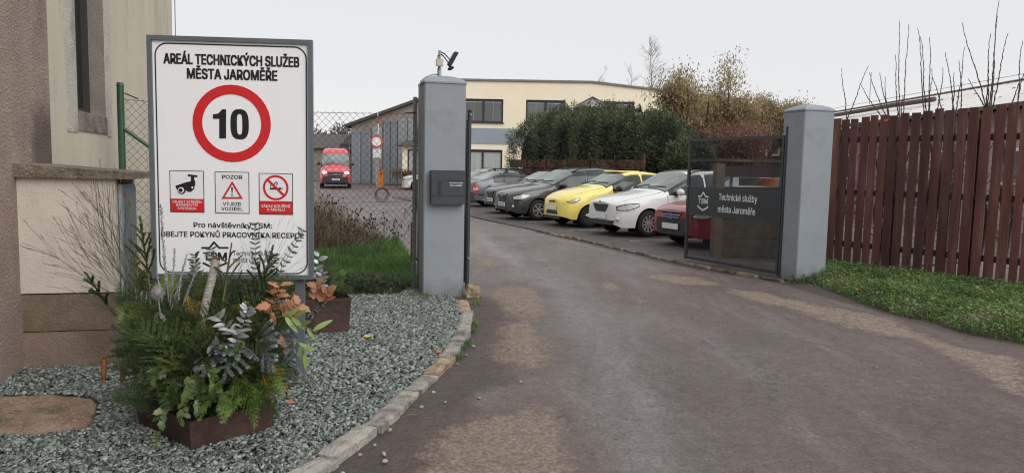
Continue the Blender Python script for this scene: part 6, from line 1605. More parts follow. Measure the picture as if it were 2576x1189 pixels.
# slate blue liftback parked nose away: built nose first, turned round
specO = tall('blue', blue_c, black_pillar=False, x=(-.88, 3.63), wb=2.51, wr=.305, rails=None, cowl=.45, n=4.2,
    T=[(-.88, .68), (-.7, .80), (-.3, .90), (.3, .97), (.5, 1.02), (1.35, 1.38), (1.7, 1.43), (2.1, 1.44), (2.5, 1.39), (3.25, 1.06), (3.5, 1.03), (3.60, .98), (3.63, .85)],
    B=[(-.88, .60), (-.3, .80), (.5, .90), (2.5, .94), (3.3, .95), (3.63, .84)],
    W=[(-.88, .50), (-.8, .66), (-.6, .78), (-.3, .84), (0, .86), (2.6, .865), (3.2, .84), (3.5, .78), (3.60, .70), (3.63, .62)],
    win=[(.85, 1.55), (1.63, 2.28), (2.34, 2.72)], rs=(3.22, 2.46), pale_rear=True, seams=[.55, 1.59, 2.32], handles=[1.45, 2.15], mirror=(.75, 1.0), tail=(3.50, .74, .20, .36), bars=[1.45, 2.1], spokes=8, rim=steel_m,
    bot=[(-.88, .3), (-.6, .2), (3, .22), (3.63, .30)], head=(-.8, -.5, .55, .66, .6, .7))
oc = car('parked_car', specO, (-1.28+2.95*.9, 30.0+2.95*.437, .022), CARROT+math.pi, 'slate blue liftback seen from behind with black roof bars', group=grp)
oc.rotation_euler.z = CARROT+math.pi
q = MB(); q.box((3.6, 0, .42), (.14, 1.5, .30), tz=.98).build('rear_bumper', clad, oc)
for s in (-1, 1): MB().tube([(2.95, s*.868, .50), (3.3, s*.83, .50), (3.56, s*.74, .50), (3.66, s*.60, .50)], .02, 5).build('bumper_strip', blackp, oc)
MB().cyl((2.95, .855, .78), (0, 1, 0), .085, .012, 16).build('fuel_flap', blue_c, oc)
specS = tall('silver', silver_c, black_pillar=False, x=(-.9, 3.95), wb=2.80, wr=.32, rails=(1.5, 3.5), cowl=.5, n=4.5,
    T=[(-.9, .7), (-.6, .84), (0, .95), (.5, 1.03), (1.35, 1.43), (1.8, 1.50), (2.6, 1.50), (3.4, 1.43), (3.7, 1.25), (3.92, 1.0), (3.95, .9)],
    B=[(-.9, .6), (-.3, .8), (.5, .93), (3, .98), (3.95, .9)], W=[(-.9, .5), (-.8, .68), (-.5, .82), (0, .88), (2.8, .89), (3.5, .84), (3.85, .74), (3.95, .66)],
    win=[(.9, 1.75), (1.85, 2.65), (2.75, 3.45)], rs=(3.90, 3.55), seams=[.6, 1.8, 2.7], handles=[1.6, 2.5], bot=[(-.9, .3), (3.95, .3)])
car('parked_car', specS, (-2.75, 33.6, .022), CARROT, 'silver beige estate car with roof rails in the last parking bay', group=grp)
specX = tall('small_white', white_c)
car('parked_car', specX, (-6.3, 48.9, .0), R_(10), 'white car nose by the reception bay beyond the mesh gate', group=grp)
# ------------------------------------------------------------------ red van coming towards the gate
vx0 = G(795, 475).x; vp = G(833, 474)
def van():
    r = empty('van', (vp.x+.3, vp.y+.4, 0), R_(90-6), 'red high roofed van with lit headlights coming towards the gate', 'van')
    spec = tall('van', van_c, x=(-.95, 4.9), wb=3.6, wr=.34, rails=None, cowl=.15, n=7, tum=.10,
        T=[(-.95, 1.0), (-.85, 1.16), (-.5, 1.28), (-.1, 1.40), (.05, 1.50), (.85, 2.25), (1.2, 2.52), (1.8, 2.62), (4.8, 2.62), (4.9, 2.5)],
        B=[(-.95, .90), (-.5, 1.05), (0, 1.18), (.5, 1.25), (4.9, 1.25)],
        W=[(-.95, .74), (-.9, .84), (-.75, .93), (-.4, .98), (0, 1.0), (4.6, 1.0), (4.9, .95)], bot=[(-.95, .36), (-.6, .28), (4.9, .32)],
        win=[(.45, 1.25)], ws=(.10, .86), seams=[.35, 1.35], handles=[1.2], mirror=(.35, 1.55), mirror_m=blackp,
        head=(-.90, -.60, .88, 1.0, .95, 1.08), fog=(-.9, .78, .52), rim=steel_m,
        grille=dict(open=[(-.46, .78), (.46, .78), (.52, .98), (.40, 1.06), (-.40, 1.06), (-.52, .98)], trim=[([(-.48, .86), (.48, .86), (.48, .885), (-.48, .885)], chrome), ([(-.50, .95), (.50, .95), (.50, .97), (-.50, .97)], chrome), ([(-.44, 1.04), (.44, 1.04), (.44, 1.055), (-.44, 1.055)], chrome), ([(-.08, .90), (.08, .90), (.08, .97), (-.08, .97)], chrome)],
                    intake=[(-.6, .34), (.6, .34), (.66, .46), (-.66, .46)], plate=(0, .58), lower=[(-.72, .34), (.72, .34), (.78, .74), (-.78, .74)], lower_m=clad, text='6H8 1978'))
    spec['rs'] = (4.88, 4.82)
    for k in list(bpy.data.objects):
        pass
    bpy.data.objects.remove(r)
    v = car('van', spec, (vp.x+.05, vp.y+1.0, 0), R_(103), 'red high roofed van with lit headlights coming towards the gate', 'van')
    hl = flat('lit_lamp', (1.0, .93, .80), .3, emit=2.2)
    for s in (-1, 1): MB().ell((-.93, s*.70, 1.02), (.05, .15, .085), 12, 8).build('lit_headlight', hl, v)
    MB().box((-.93, 0, .56), (.14, 1.66, .40), tz=.95).build('front_bumper', clad, v)
    for o in v.children:
        if o.name.startswith(('number_plate', 'air_intake', 'bumper_skirt')): o.location.x -= .075
    return v
van()
# ------------------------------------------------------------------ planters and their winter arrangement
corten = mat('brown_planter', (0.050, 0.024, 0.020), .55, .25, 4, .3, 25, dirt=(0.085, 0.045, 0.036), dscale=5, dth=.55)
def planter(N, Lc, Rc, h, label):
    N, Lc, Rc = Vector(N), Vector(Lc), Vector(Rc); Fc = Lc+Rc-N; c = (Lc+Rc)/2
    r = empty('planter', (c.x, c.y, 0), 0, label, 'planter', 'square brown planters in the gravel')
    cs = [N, Rc, Fc, Lc]
    def sh(p, k, z): q = c+(p-c)*k; return (q.x-c.x, q.y-c.y, z)
    m_ = MB(); lv = [(.90, .0), (1.0, h), (.955, h), (.945, h-.06)]
    vs = [sh(p, k, z) for k, z in lv for p in cs]
    fs = [(0, 3, 2, 1)]+[(l*4+i, l*4+(i+1) % 4, (l+1)*4+(i+1) % 4, (l+1)*4+i) for l in range(3) for i in range(4)]
    m_.add(vs, fs); m_.build('box', corten, r)
    MB().add([sh(p, .945, h-.05) for p in cs], [(0, 1, 2, 3)]).build('soil', soil_m, r)
    return r, Vector((c.x, c.y, h-.05))
z0_ = 0.02
N_ = G(478, 1143, z0_); L_ = G(337, 1070, z0_); R__ = G(697, 1082, z0_)
R__ = N_+(R__-N_)*1.0
pa, PC = planter(N_, L_, R__, .20, 'square dark brown planter in the near gravel packed with evergreen sprigs')
pb_c = Vector((-1.80, 7.05, 0)); a_ = R_(20); q1 = Vector((math.cos(a_), math.sin(a_), 0))*.25; q2 = Vector((-math.sin(a_), math.cos(a_), 0))*.25
pb, PC2 = planter(pb_c-q1-q2, pb_c-q1+q2, pb_c+q1-q2, .36, 'square dark brown planter half hidden behind the sign post')

LM = {
 'spruce': leafmat('spruce_needles', [(0.017, 0.032, 0.012), (0.041, 0.065, 0.020), (0.072, 0.102, 0.032), (0.131, 0.138, 0.043)], trans=.05, patch=7),
 'olive': leafmat('olive_needles', [(0.043, 0.051, 0.017), (0.087, 0.094, 0.029), (0.145, 0.138, 0.043), (0.203, 0.174, 0.058)], trans=.05, patch=7),
 'blue': leafmat('blue_needles', [(0.10, 0.12, 0.118), (0.20, 0.235, 0.23), (0.34, 0.385, 0.38), (0.14, 0.16, 0.14)], trans=.05, patch=9),
 'pine': leafmat('pine_needles', [(0.017, 0.036, 0.017), (0.035, 0.072, 0.029), (0.058, 0.109, 0.043)], trans=.05),
 'thuja': leafmat('thuja_scales', [(0.051, 0.087, 0.020), (0.102, 0.174, 0.032), (0.174, 0.261, 0.051), (0.246, 0.319, 0.072)], patch=7),
 'dthuja': leafmat('dark_thuja_scales', [(0.029, 0.051, 0.017), (0.058, 0.094, 0.029), (0.102, 0.145, 0.041)], patch=7),
 'gold': leafmat('golden_scales', [(0.290, 0.203, 0.029), (0.493, 0.334, 0.043), (0.667, 0.435, 0.058), (0.232, 0.217, 0.043)], patch=9),
 'ivy': leafmat('ivy_leaf', [(0.043, 0.080, 0.020), (0.080, 0.138, 0.032), (0.123, 0.189, 0.049), (0.160, 0.189, 0.058)], rough=.32, trans=.15),
 'silver': leafmat('silver_leaf', [(0.10, 0.10, 0.10), (0.30, 0.31, 0.31), (0.50, 0.51, 0.51)], rough=.32, trans=0, metallic=.55),
 'sage': leafmat('silver_sage', [(0.26, 0.26, 0.28), (0.36, 0.36, 0.39), (0.48, 0.48, 0.51)], rough=.8, trans=.05),
 'oak': leafmat('oak_leaf', [(0.26, 0.10, 0.045), (0.40, 0.17, 0.08), (0.50, 0.24, 0.13), (0.18, 0.06, 0.035)], rough=.5, trans=.2),
 'lime': leafmat('pale_green_leaf', [(0.16, 0.25, 0.06), (0.24, 0.34, 0.09), (0.30, 0.40, 0.13)], rough=.35, trans=.25),
 'euc': leafmat('grey_green_leaf', [(0.05, 0.075, 0.05), (0.09, 0.12, 0.08), (0.12, 0.15, 0.10)], rough=.4, trans=.1),
 'broom': leafmat('broom_twig', [(0.035, 0.035, 0.018), (0.07, 0.06, 0.03), (0.05, 0.055, 0.028), (0.10, 0.07, 0.045)], trans=0),
 'straw': leafmat('straw_twig', [(0.09, 0.09, 0.06), (0.15, 0.15, 0.10)], trans=0),
 'teasel': leafmat('teasel_grey', [(0.22, 0.20, 0.20), (0.33, 0.31, 0.31), (0.42, 0.40, 0.40)], rough=.9, trans=0),
 'cone': leafmat('cone_scale', [(0.10, 0.035, 0.018), (0.24, 0.085, 0.035), (0.40, 0.16, 0.07)], rough=.5, trans=0),
}
def needles(pts, dens, nl, nw, spread=1.0, flat_=0.0):
    """needles along a polyline"""
    P_ = np.array([tuple(p) for p in pts]); seg = np.diff(P_, axis=0); ln = np.linalg.norm(seg, axis=1); tot = ln.sum(); n = max(4, int(tot*dens))
    cum = np.concatenate([[0], np.cumsum(ln)]); t = nrs.uniform(0, tot, n); i = np.clip(np.searchsorted(cum, t)-1, 0, len(seg)-1)
    pos = P_[i]+seg[i]*((t-cum[i])/ln[i])[:, None]; d = seg[i]/ln[i][:, None]
    rv = nrs.normal(0, 1, (n, 3)); rv -= d*(rv*d).sum(1)[:, None]; rv /= np.linalg.norm(rv, axis=1)[:, None]
    ax = d*.75+rv*spread; return leaves_np(pos, ax, rv+nrs.normal(0, .3, (n, 3)), nrs.uniform(.7, 1.1, n)*nl, np.full(n, nw))
def tube_np(pts, r, n=4):
    m_ = MB(); m_.tube(pts, r, n, cap=False); return np.array([tuple(v) for v in m_.v]), np.array(m_.f)
def curve(a, b, bow=0.0, n=6, dro=0.0):
    a, b = Vector(a), Vector(b); d = b-a; s = Vector((-d.y, d.x, 0)); s = s.normalized() if s.length > 1e-6 else Vector((1, 0, 0))
    return [a+d*(k/n)+(s*bow+Vector((0, 0, dro)))*math.sin(math.pi*k/n)*d.length for k in range(n+1)]
def g_spruce(a, b, nl=.016, nw=.0022, dens=900, side=7, slen=.30, thick=.003, bow=.05, dro=.06, tri=False):
    pts = curve(a, b, rnd.uniform(-bow, bow), 6, dro); L = (Vector(b)-Vector(a)).length; A = [tube_np(pts, [thick*1.4]*3+[thick]*4)]
    A.append(needles(pts[1:], dens, nl, nw)); d = (pts[-1]-pts[0]).normalized(); s0 = Vector((rnd.uniform(-1, 1), rnd.uniform(-1, 1), rnd.uniform(-.4, .4))); s0 = (s0-d*s0.dot(d)).normalized()
    for k in range(side):
        t = .22+.66*k/side; i = min(5, int(t*6)); q = pts[i].lerp(pts[i+1], t*6-i); s = 1 if k % 2 else -1
        e = q+(d*.75+s0*s*.8+Vector((rnd.uniform(-.2, .2), rnd.uniform(-.2, .2), rnd.uniform(-.1, .25)))).normalized()*L*slen*(1.15-t)*1.3
        tw = curve(q, e, 0, 3, .05); A.append(tube_np(tw, thick*.7, 3)); A.append(needles(tw, dens, nl*.9, nw))
    return A
def g_frond(a, b, w_=.42, ll=.010, lw=.0055, dro=.12, n1=15, gap=.0075):
    """flat fan spray of scale leaves"""
    pts = curve(a, b, rnd.uniform(-.08, .08), 8, dro); L = (Vector(b)-Vector(a)).length; d = (pts[-1]-pts[0]).normalized()
    s0 = d.cross(Vector((rnd.uniform(-.5, .5), -1, rnd.uniform(-.2, .6)))).normalized()   # fan plane roughly faces the viewer
    A = [tube_np(pts, [.0022]*5+[.0012]*4, 3)]; P0 = []; AX = []; LN = []
    up = s0.cross(d)
    for k in range(n1*2):
        t = .10+.88*k/(n1*2); i = min(7, int(t*8)); q = pts[i].lerp(pts[i+1], t*8-i); s = 1 if k % 2 else -1
        bl_ = L*w_*(1.02-t)**.8*rnd.uniform(.75, 1.1)*(.5+min(1, t*4)*.5); dv = (d*.85+s0*s*.75+Vector((0, 0, -.12))+up*rnd.uniform(-.15, .15)).normalized(); m2 = max(2, int(bl_/gap))
        for j in range(m2+1):
            p = q+dv*bl_*(j/m2); 
            for s2 in ((1, -1) if j < m2 else (0,)):
                P0.append(p); AX.append(dv+(s0*s*.2+d*.6)*0+(dv.cross(up)*s2*.75)); LN.append(ll*rnd.uniform(.8, 1.3)*(1.25 if j < m2*.6 else .85))
    P0 = np.array([tuple(p) for p in P0]); AX = np.array([tuple(p) for p in AX]); n = len(P0)
    A.append(leaves_np(P0, AX, np.tile(tuple(up), (n, 1))+nrs.normal(0, .25, (n, 3)), np.array(LN), np.full(n, lw))); return A
def leaf_poly(L, W, lobes=0, bend=.25, fold=.15):
    """outline leaf mesh fan with midrib; local: x length, y width"""
    n = 7; V_ = [(0, 0, 0)]; out = []
    for k in range(n+1):
        t = k/n; w_ = math.sin(math.pi*min(1, t**.8))**.75*W/2
        if lobes: w_ *= 1+.34*math.cos(2*math.pi*lobes*t)
        if lobes == -1: w_ = W/2*(1.05 if t < .12 else (.95 if .12 <= t < .45 else (.5 if t < .7 else .3*(1-t)*3)))*(t > 0)
        out.append((t*L, w_))
    vs = []
    for t, w_ in out: z = -bend*L*(t/L)**2; vs += [(t, w_, z+fold*w_), (t, 0, z), (t, -w_, z+fold*w_)]
    fs = []
    for k in range(n): a = k*3; fs += [(a, a+1, a+4, a+3), (a+1, a+2, a+5, a+4)]
    return np.array(vs, float), np.array(fs)
def put_leaf(p, ax, nor, L, W, lobes=0, bend=.25, fold=.15):
    V_, F_l = leaf_poly(L, W, lobes, bend, fold); x = Vector(ax).normalized(); n = Vector(nor); y = n.cross(x); y = y.normalized() if y.length > 1e-4 else x.orthogonal().normalized(); z = x.cross(y)
    M = np.array([tuple(x), tuple(y), tuple(z)]); return V_ @ M+np.array(tuple(p)), F_l
def g_leafy(a, b, n, L, W, lobes=0, spread=1.0, bow=.05, dro=.08, facing=.6, start=.25, stem=.002, pair=False):
    pts = curve(a, b, rnd.uniform(-bow, bow), 8, dro); d = (pts[-1]-pts[0]).normalized(); A = [tube_np(pts, stem, 4)]
    for k in range(n):
        t = start+(1-start)*(k+.5)/n if n > 1 else 1; i = min(7, int(t*8)); q = pts[i].lerp(pts[i+1], t*8-i)
        for s in ((1, -1) if pair else (1 if k % 2 else -1,)):
            s0 = d.cross(Vector((rnd.uniform(-.3, .3), -1, rnd.uniform(-.3, .3)))).normalized()
            ax = d*.7+s0*s*spread+Vector((rnd.uniform(-.3, .3), rnd.uniform(-.5, .2), rnd.uniform(-.4, .2)))
            nor = Vector((rnd.uniform(-.5, .5), -facing, rnd.uniform(.2, 1))); k_ = rnd.uniform(.75, 1.15)
            A.append(put_leaf(q, ax, nor, L*k_, W*k_, lobes, rnd.uniform(.05, .35), rnd.uniform(.05, .3)))
    return A
def sprig(name, A, m, label, cat, group=None):
    A = [(v, f if f.shape[1] == 4 else np.concatenate([f, f[:, :1]], 1)) for v, f in A if len(v)]
    V, F = join_np(A); return link(name, np_mesh(name, V, F), LM[m], label=label, cat=cat, group=group)
def inP(x, y, Y): return P(x, y, Y)
B = lambda dx=0, dy=0, dz=0: PC+Vector((dx, dy, dz))
FILL = 'dark evergreen sprigs filling the near planter'
fl_s = 'dark green spruce sprig tucked into the mass of the near planter'
fl_t = 'dark green thuja sprig tucked into the mass of the near planter'
fl_p = 'long needled pine tuft tucked into the mass of the near planter'
C0 = PC+Vector((0, 0, .02))
for k in range(135):
    az_ = rnd.uniform(0, 6.283); elv = R_(rnd.choice([8, 14, 20, 25, 35, 45, 55, 65, 78])+rnd.uniform(-6, 6)); Ln = rnd.uniform(.44, .66)*(1.12 if elv > .7 else (1.0 if elv > .2 else .85))
    d = Vector((math.cos(az_)*math.cos(elv), math.sin(az_)*math.cos(elv)*.85, math.sin(elv)))
    if d.y > .55 and rnd.random() < .6: continue
    if elv < .42 and (d.x < -.35 or d.y < -.5): Ln *= .72
    s = C0+Vector((rnd.uniform(-.14, .14), rnd.uniform(-.12, .12), 0)); e = s+d*Ln; e.z = max(e.z, .19)
    if e.y > 5.1: e.y = 5.1
    ty = rnd.random()
    if ty < .48: sprig('spruce_sprig', g_spruce(s, e, .018, .0024, 1000, 7, .34), 'spruce' if rnd.random() < .7 else 'olive', fl_s, 'sprig', FILL)
    elif ty < .82: sprig('thuja_sprig', g_frond(s, e, .5, .013, .0065), 'dthuja', fl_t, 'sprig', FILL)
    else:
        A = [tube_np(curve(s, e, .03, 4, .05), .004)]; A.append(needles(curve(s.lerp(e, .5), e, 0, 4), 600, .085, .0026, .6)); sprig('pine_tuft', A, 'pine', fl_p, 'sprig', FILL)
# mid core shadow mass of short twigs so that the heart of the arrangement is dense
for k in range(26):
    az_ = rnd.uniform(0, 6.283); r_ = rnd.uniform(.0, .26); s = C0+Vector((math.cos(az_)*r_*.5, math.sin(az_)*r_*.5, 0)); e = s+Vector((math.cos(az_)*r_, math.sin(az_)*r_, rnd.uniform(.26, .52)))
    sprig('spruce_sprig', g_spruce(s, e, .02, .003, 1300, 6, .45), 'spruce', fl_s, 'sprig', FILL)
for k in range(104):   # sprigs that rise in front of the foot of the sign and to the right
    if k < 40: tx, ty, tY = rnd.uniform(370, 700), rnd.uniform(680, 790), rnd.uniform(4.45, 4.95)
    elif k < 64: tx, ty, tY = rnd.uniform(640, 765), rnd.uniform(730, 960), rnd.uniform(4.25, 4.7)
    elif k < 80: tx, ty, tY = rnd.uniform(360, 640), rnd.uniform(975, 1030), rnd.uniform(3.92, 4.05)
    elif k < 92: tx, ty, tY = rnd.uniform(265, 380), rnd.uniform(700, 900), rnd.uniform(4.3, 4.6)
    else: tx, ty, tY = rnd.uniform(560, 750), rnd.uniform(690, 800), rnd.uniform(4.4, 4.8)
    e = P(tx, ty, tY); s = C0+Vector((rnd.uniform(-.12, .12), rnd.uniform(-.05, .12), 0)); s = s.lerp(e, .15) if k < 64 or k >= 80 else C0+Vector(((e.x-C0.x)*.75, -.12, .10)); ty_ = rnd.random()
    if ty_ < .5: sprig('spruce_sprig', g_spruce(s, e, .018, .0030, 1300, 8, .36), 'spruce' if rnd.random() < .6 else 'olive', fl_s, 'sprig', FILL)
    elif ty_ < .9: sprig('thuja_sprig', g_frond(s, e, .42, .013, .0065), 'dthuja' if rnd.random() < .6 else 'thuja', fl_t, 'sprig', FILL)
    else:
        A = [tube_np(curve(s, e, .03, 4, .05), .004)]; A.append(needles(curve(s.lerp(e, .5), e, 0, 4), 600, .085, .0026, .6)); sprig('pine_tuft', A, 'pine', fl_p, 'sprig', FILL)
# tall spruce tips
def tip_spruce(base, top, label, m='olive', side=8, nl=.016, w_=.40, thick=.006, dens=2600):
    s, e = base, top; pts = curve(s, e, 0, 6, .0); L = (e-s).length; A = [tube_np(pts, [thick, thick, thick*.9, thick*.8, thick*.7, thick*.5, .002])]; A.append(needles(pts[2:], dens, nl, .0036, .9)); d = (e-s).normalized()
    for k in range(side):
        t = .30+.58*(k+rnd.uniform(-.4, .4))/side; i = min(5, int(t*6)); q = pts[i].lerp(pts[i+1], t*6-i); sgn_ = 1 if k % 2 else -1
        ee = q+(d*.85+Vector((sgn_*rnd.uniform(.3, .95), rnd.uniform(-.7, .4), rnd.uniform(-.15, .25)))).normalized()*L*w_*(1.15-t)*rnd.uniform(.6, 1.3)
        tw = curve(q, ee, rnd.uniform(-.1, .1), 3, .05); A.append(tube_np(tw, thick*.5, 4)); A.append(needles(tw, dens, nl, .0036, .9))
    return sprig('spruce_tip', A, m, label, 'sprig', 'spruce tips standing up from the near planter')
tip_spruce(inP(382, 760, 4.55), inP(352, 545, 4.6), 'tall upright spruce tip with side shoots in front of the blue grey cabinet', 'olive', 12, .014, .36)
tip_spruce(inP(360, 800, 4.4), inP(336, 640, 4.45), 'spruce tip left of the silver twigs near the thistles', 'olive', 6, .014)
tip_spruce(inP(556, 790, 4.35), inP(583, 610, 4.4), 'upright spruce shoot to the right of the birch stick', 'olive', 6, .011, .4, .009, 1300)
tip_spruce(inP(640, 790, 4.5), inP(687, 618, 4.55), 'brown tipped spruce shoot in front of the small logo on the sign', 'spruce', 8, .014)
tip_spruce(inP(300, 810, 4.45), inP(215, 685, 4.5), 'short forked spruce tip reaching left over the pale concrete', 'spruce', 6, .015, .45)
tip_spruce(inP(700, 800, 4.4), inP(640, 650, 4.45), 'dark spruce shoot below the middle of the sign', 'spruce', 8, .015)
# blue spruce
for (a, b, Y0, Y1, lb) in [((590, 850), (510, 945), 4.3, 3.98, 'blue spruce twig hanging at the front centre of the planter'), ((600, 840), (560, 960), 4.3, 4.0, 'second blue spruce twig at the front centre beside the first'), ((600, 900), (545, 885), 4.2, 4.0, 'short blue spruce twig above the ivy leaves'),
                       ((650, 850), (755, 940), 4.4, 4.2, 'large blue spruce branch reaching right in front of the sign post'), ((650, 860), (740, 860), 4.4, 4.25, 'blue spruce branch pointing right just above the large one'), ((640, 850), (690, 930), 4.3, 4.1, 'blue spruce twig drooping left of the large blue branch'), ((640, 830), (720, 885), 4.35, 4.2, 'blue spruce twig below the pale hanging leaves'),
                       ((480, 840), (400, 860), 4.35, 4.15, 'grey blue spruce twig on the left above the ivy'), ((470, 840), (440, 880), 4.3, 4.08, 'dull blue spruce twig just above the ivy stems')]:
    sprig('blue_spruce_twig', g_spruce(inP(a[0], a[1], Y0), inP(b[0], b[1], Y1), .019, .0046, 2400, 9, .46, .003), 'blue', lb, 'sprig', 'blue spruce twigs of the near planter')
# bright thuja hanging over the front and right
for (a, b, Y0, Y1, m, lb) in [((600, 960), (560, 1065), 4.1, 3.86, 'thuja', 'bright green thuja frond hanging over the front of the planter box'), ((600, 950), (640, 1080), 4.1, 3.86, 'thuja', 'longest green thuja frond hanging lowest over the planter side'), ((590, 950), (590, 1030), 4.15, 3.9, 'thuja', 'vivid green thuja frond in the middle of the hanging ones'),
    ((620, 960), (700, 1050), 4.15, 4.0, 'dthuja', 'green thuja frond hanging toward the right planter corner'), ((560, 950), (500, 1060), 4.1, 3.88, 'thuja', 'green thuja frond hanging left of the vivid one'), ((640, 930), (715, 1000), 4.25, 4.1, 'thuja', 'yellow green thuja frond on the right of the box'),
    ((640, 900), (730, 1000), 4.3, 4.12, 'gold', 'golden thuja frond hanging low at the right corner'), ((650, 910), (700, 930), 4.3, 4.15, 'gold', 'short golden thuja frond under the blue spruce'), ((660, 930), (690, 1010), 4.25, 4.05, 'gold', 'golden tipped thuja frond over the right side'),
    ((480, 800), (470, 745), 4.3, 4.25, 'gold', 'upright golden thuja frond left of the birch stick'), ((492, 810), (505, 760), 4.32, 4.28, 'gold', 'golden thuja frond touching the birch stick'), ((570, 800), (612, 772), 4.3, 4.2, 'gold', 'golden thuja frond tucked behind the silver leaves'), ((490, 850), (540, 830), 4.25, 4.1, 'gold', 'small golden frond at the foot of the birch stick'),
    ((430, 850), (290, 805), 4.4, 4.3, 'thuja', 'green thuja frond reaching far left over the gravel'), ((430, 840), (300, 770), 4.45, 4.35, 'thuja', 'green thuja frond pointing up left below the broom twigs'), ((420, 860), (275, 855), 4.35, 4.3, 'dthuja', 'dark thuja frond lying flat to the left'), ((460, 850), (380, 730), 4.45, 4.4, 'thuja', 'olive green thuja frond behind the thistle heads'),
    ((420, 880), (300, 920), 4.3, 4.15, 'dthuja', 'dark thuja frond drooping over the left corner of the box'), ((520, 850), (520, 930), 4.2, 3.98, 'dthuja', 'dark frond in the middle above the ivy'), ((560, 800), (480, 700), 4.5, 4.5, 'dthuja', 'dark thuja frond rising behind the golden ones')]:
    sprig('thuja_frond', g_frond(inP(a[0], a[1], Y0), inP(b[0], b[1], Y1), .46 if m != 'gold' else .40, .010 if m != 'gold' else .009, .006 if m != 'gold' else .0045, .10, 15 if m != 'gold' else 8, .0075 if m != 'gold' else .0115), m, lb, 'frond', 'thuja fronds of the near planter')
# ivy
for (a, b, Y0, Y1, lb) in [((470, 930), (500, 1030), 4.15, 3.88, 'ivy spray with lobed leaves hanging over the front corner'), ((470, 920), (400, 1060), 4.15, 3.95, 'ivy spray hanging down the left side of the planter'), ((460, 900), (385, 950), 4.2, 4.0, 'ivy spray with pointed leaves above the left rim'), ((480, 920), (455, 1060), 4.1, 3.86, 'ivy spray hanging lowest at the front corner'), ((500, 900), (545, 985), 4.12, 3.9, 'ivy spray with one broad bright leaf at the front centre'), ((450, 880), (430, 850), 4.2, 4.05, 'upright ivy spray above the front corner')]:
    sprig('ivy_spray', g_leafy(inP(a[0], a[1], Y0), inP(b[0], b[1], Y1), 17, .055, .034, 3, .8, .1, .12, .7), 'ivy', lb, 'ivy', 'ivy sprays of the near planter')
# silver leaves
for (a, b, Y0, Y1, n, lb) in [((600, 850), (625, 770), 4.2, 4.12, 9, 'upper silver painted leaf spray right of the birch stick'), ((590, 850), (540, 790), 4.2, 4.08, 7, 'silver painted leaf spray crossing the foot of the birch stick'), ((580, 870), (525, 870), 4.15, 4.0, 9, 'lower silver painted leaf spray in the middle of the arrangement'), ((590, 880), (595, 830), 4.15, 4.02, 7, 'small silver painted leaf spray between the other two')]:
    sprig('silver_leaves', g_leafy(inP(a[0], a[1], Y0), inP(b[0], b[1], Y1), n+3, .060, .026, 0, .9, .1, .05, .6, .1), 'silver', lb, 'leaf spray', 'silver painted leaf sprays of the near planter')
# feathery silver sage twigs
def g_sage(a, b, L=.022, dens=26, wt=.006):
    pts = curve(a, b, .02, 8, 0); A = [tube_np(pts, .0035, 4)]; n = int((Vector(b)-Vector(a)).length*dens*10)
    return A+[needles(pts[1:], dens*16, L, wt, .55)]
for (a, b, Y, lb) in [((425, 760), (405, 520), 4.4, 'tall silver grey plume standing before the left edge of the sign'), ((430, 780), (470, 640), 4.35, 'shorter silver grey twig right of the tall plume'), ((425, 790), (440, 625), 4.38, 'thin silver grey twig between the plume and the sign logo'), ((450, 790), (500, 660), 4.42, 'bent silver grey twig below the small logo'), ((420, 800), (395, 690), 4.36, 'short silver grey twig on the left of the plume'), ((440, 800), (455, 700), 4.3, 'low silver grey twig behind the thistle stalk')]:
    sprig('silver_twig', g_sage(inP(a[0], a[1], Y), inP(b[0], b[1], Y), .026 if b[1] < 600 else .02), 'sage', lb, 'twig', 'silver grey twigs of the near planter')
# teasels
def teasel(c, base, r, lb):
    A = [tube_np([base, base.lerp(c, .5), c], .004, 5)]; m_ = MB(); m_.ell((0, 0, 0), (r*.62, r*.62, r*.8), 10, 8); A.append((np.array([tuple(Vector(v)+c) for v in m_.v]), np.array(m_.f)))
    n = 420; d = nrs.normal(0, 1, (n, 3)); d /= np.linalg.norm(d, axis=1)[:, None]; A.append(leaves_np(np.array(tuple(c))+d*r*np.array([.58, .58, .76]), d, nrs.normal(0, 1, (n, 3)), np.full(n, r*.55), np.full(n, .0016)))
    for k in range(7):
        a = 6.28*k/7; e = c+Vector((math.cos(a)*r*1.3, math.sin(a)*r*1.3, -r*.1)); A.append(tube_np(curve(c-Vector((0, 0, r*.8)), e, 0, 4, -.2), .0014, 3))
    A.append(needles([base, base.lerp(c, .95)], 350, .006, .001, 1.4))
    return sprig('teasel', A, 'teasel', lb, 'teasel', 'grey teasel heads of the near planter')
teasel(inP(396, 735, 4.18), inP(412, 850, 4.25), .036, 'larger grey teasel head on a stalk left of the birch stick')
teasel(inP(401, 800, 4.14), inP(415, 870, 4.2), .029, 'smaller grey teasel head low below the larger one')
# birch stick
s, e = inP(508, 806, 4.25), inP(543, 655, 4.4)
bs = empty('birch_stick', tuple(s), 0, 'white barked birch stick with a broken brown end rising from the planter', 'stick')
pts = [Vector((0, 0, 0)).lerp(e-s, k/8)+Vector((rnd.uniform(-.002, .002), 0, 0)) for k in range(9)]
MB().tube([pts[0]-(e-s)*.5]+pts, [.023]*3+[.0235, .024, .023, .0235, .0225, .022, .0235], 14).build('bark', mat('birch_stick_bark', (0.40, 0.36, 0.31), .9, .35, 22, .9, 60, stretch=(1, 1, 3.5), dirt=(.14, .11, .09), dscale=14, dth=.60), bs, smooth=True)
m_ = MB(); m_.ell(tuple(pts[-1]), (.024, .024, .012), 12, 6, Matrix.Rotation(R_(14), 3, 'Y'))
for k in range(5): m_.ell(tuple(pts[-1]+Vector((rnd.uniform(-.018, .018), rnd.uniform(-.018, .0), rnd.uniform(0, .014)))), (.010, .010, .012), 6, 4)
m_.build('broken_end', mat('broken_wood', (.20, .07, .035), .9, .4, 60), bs)
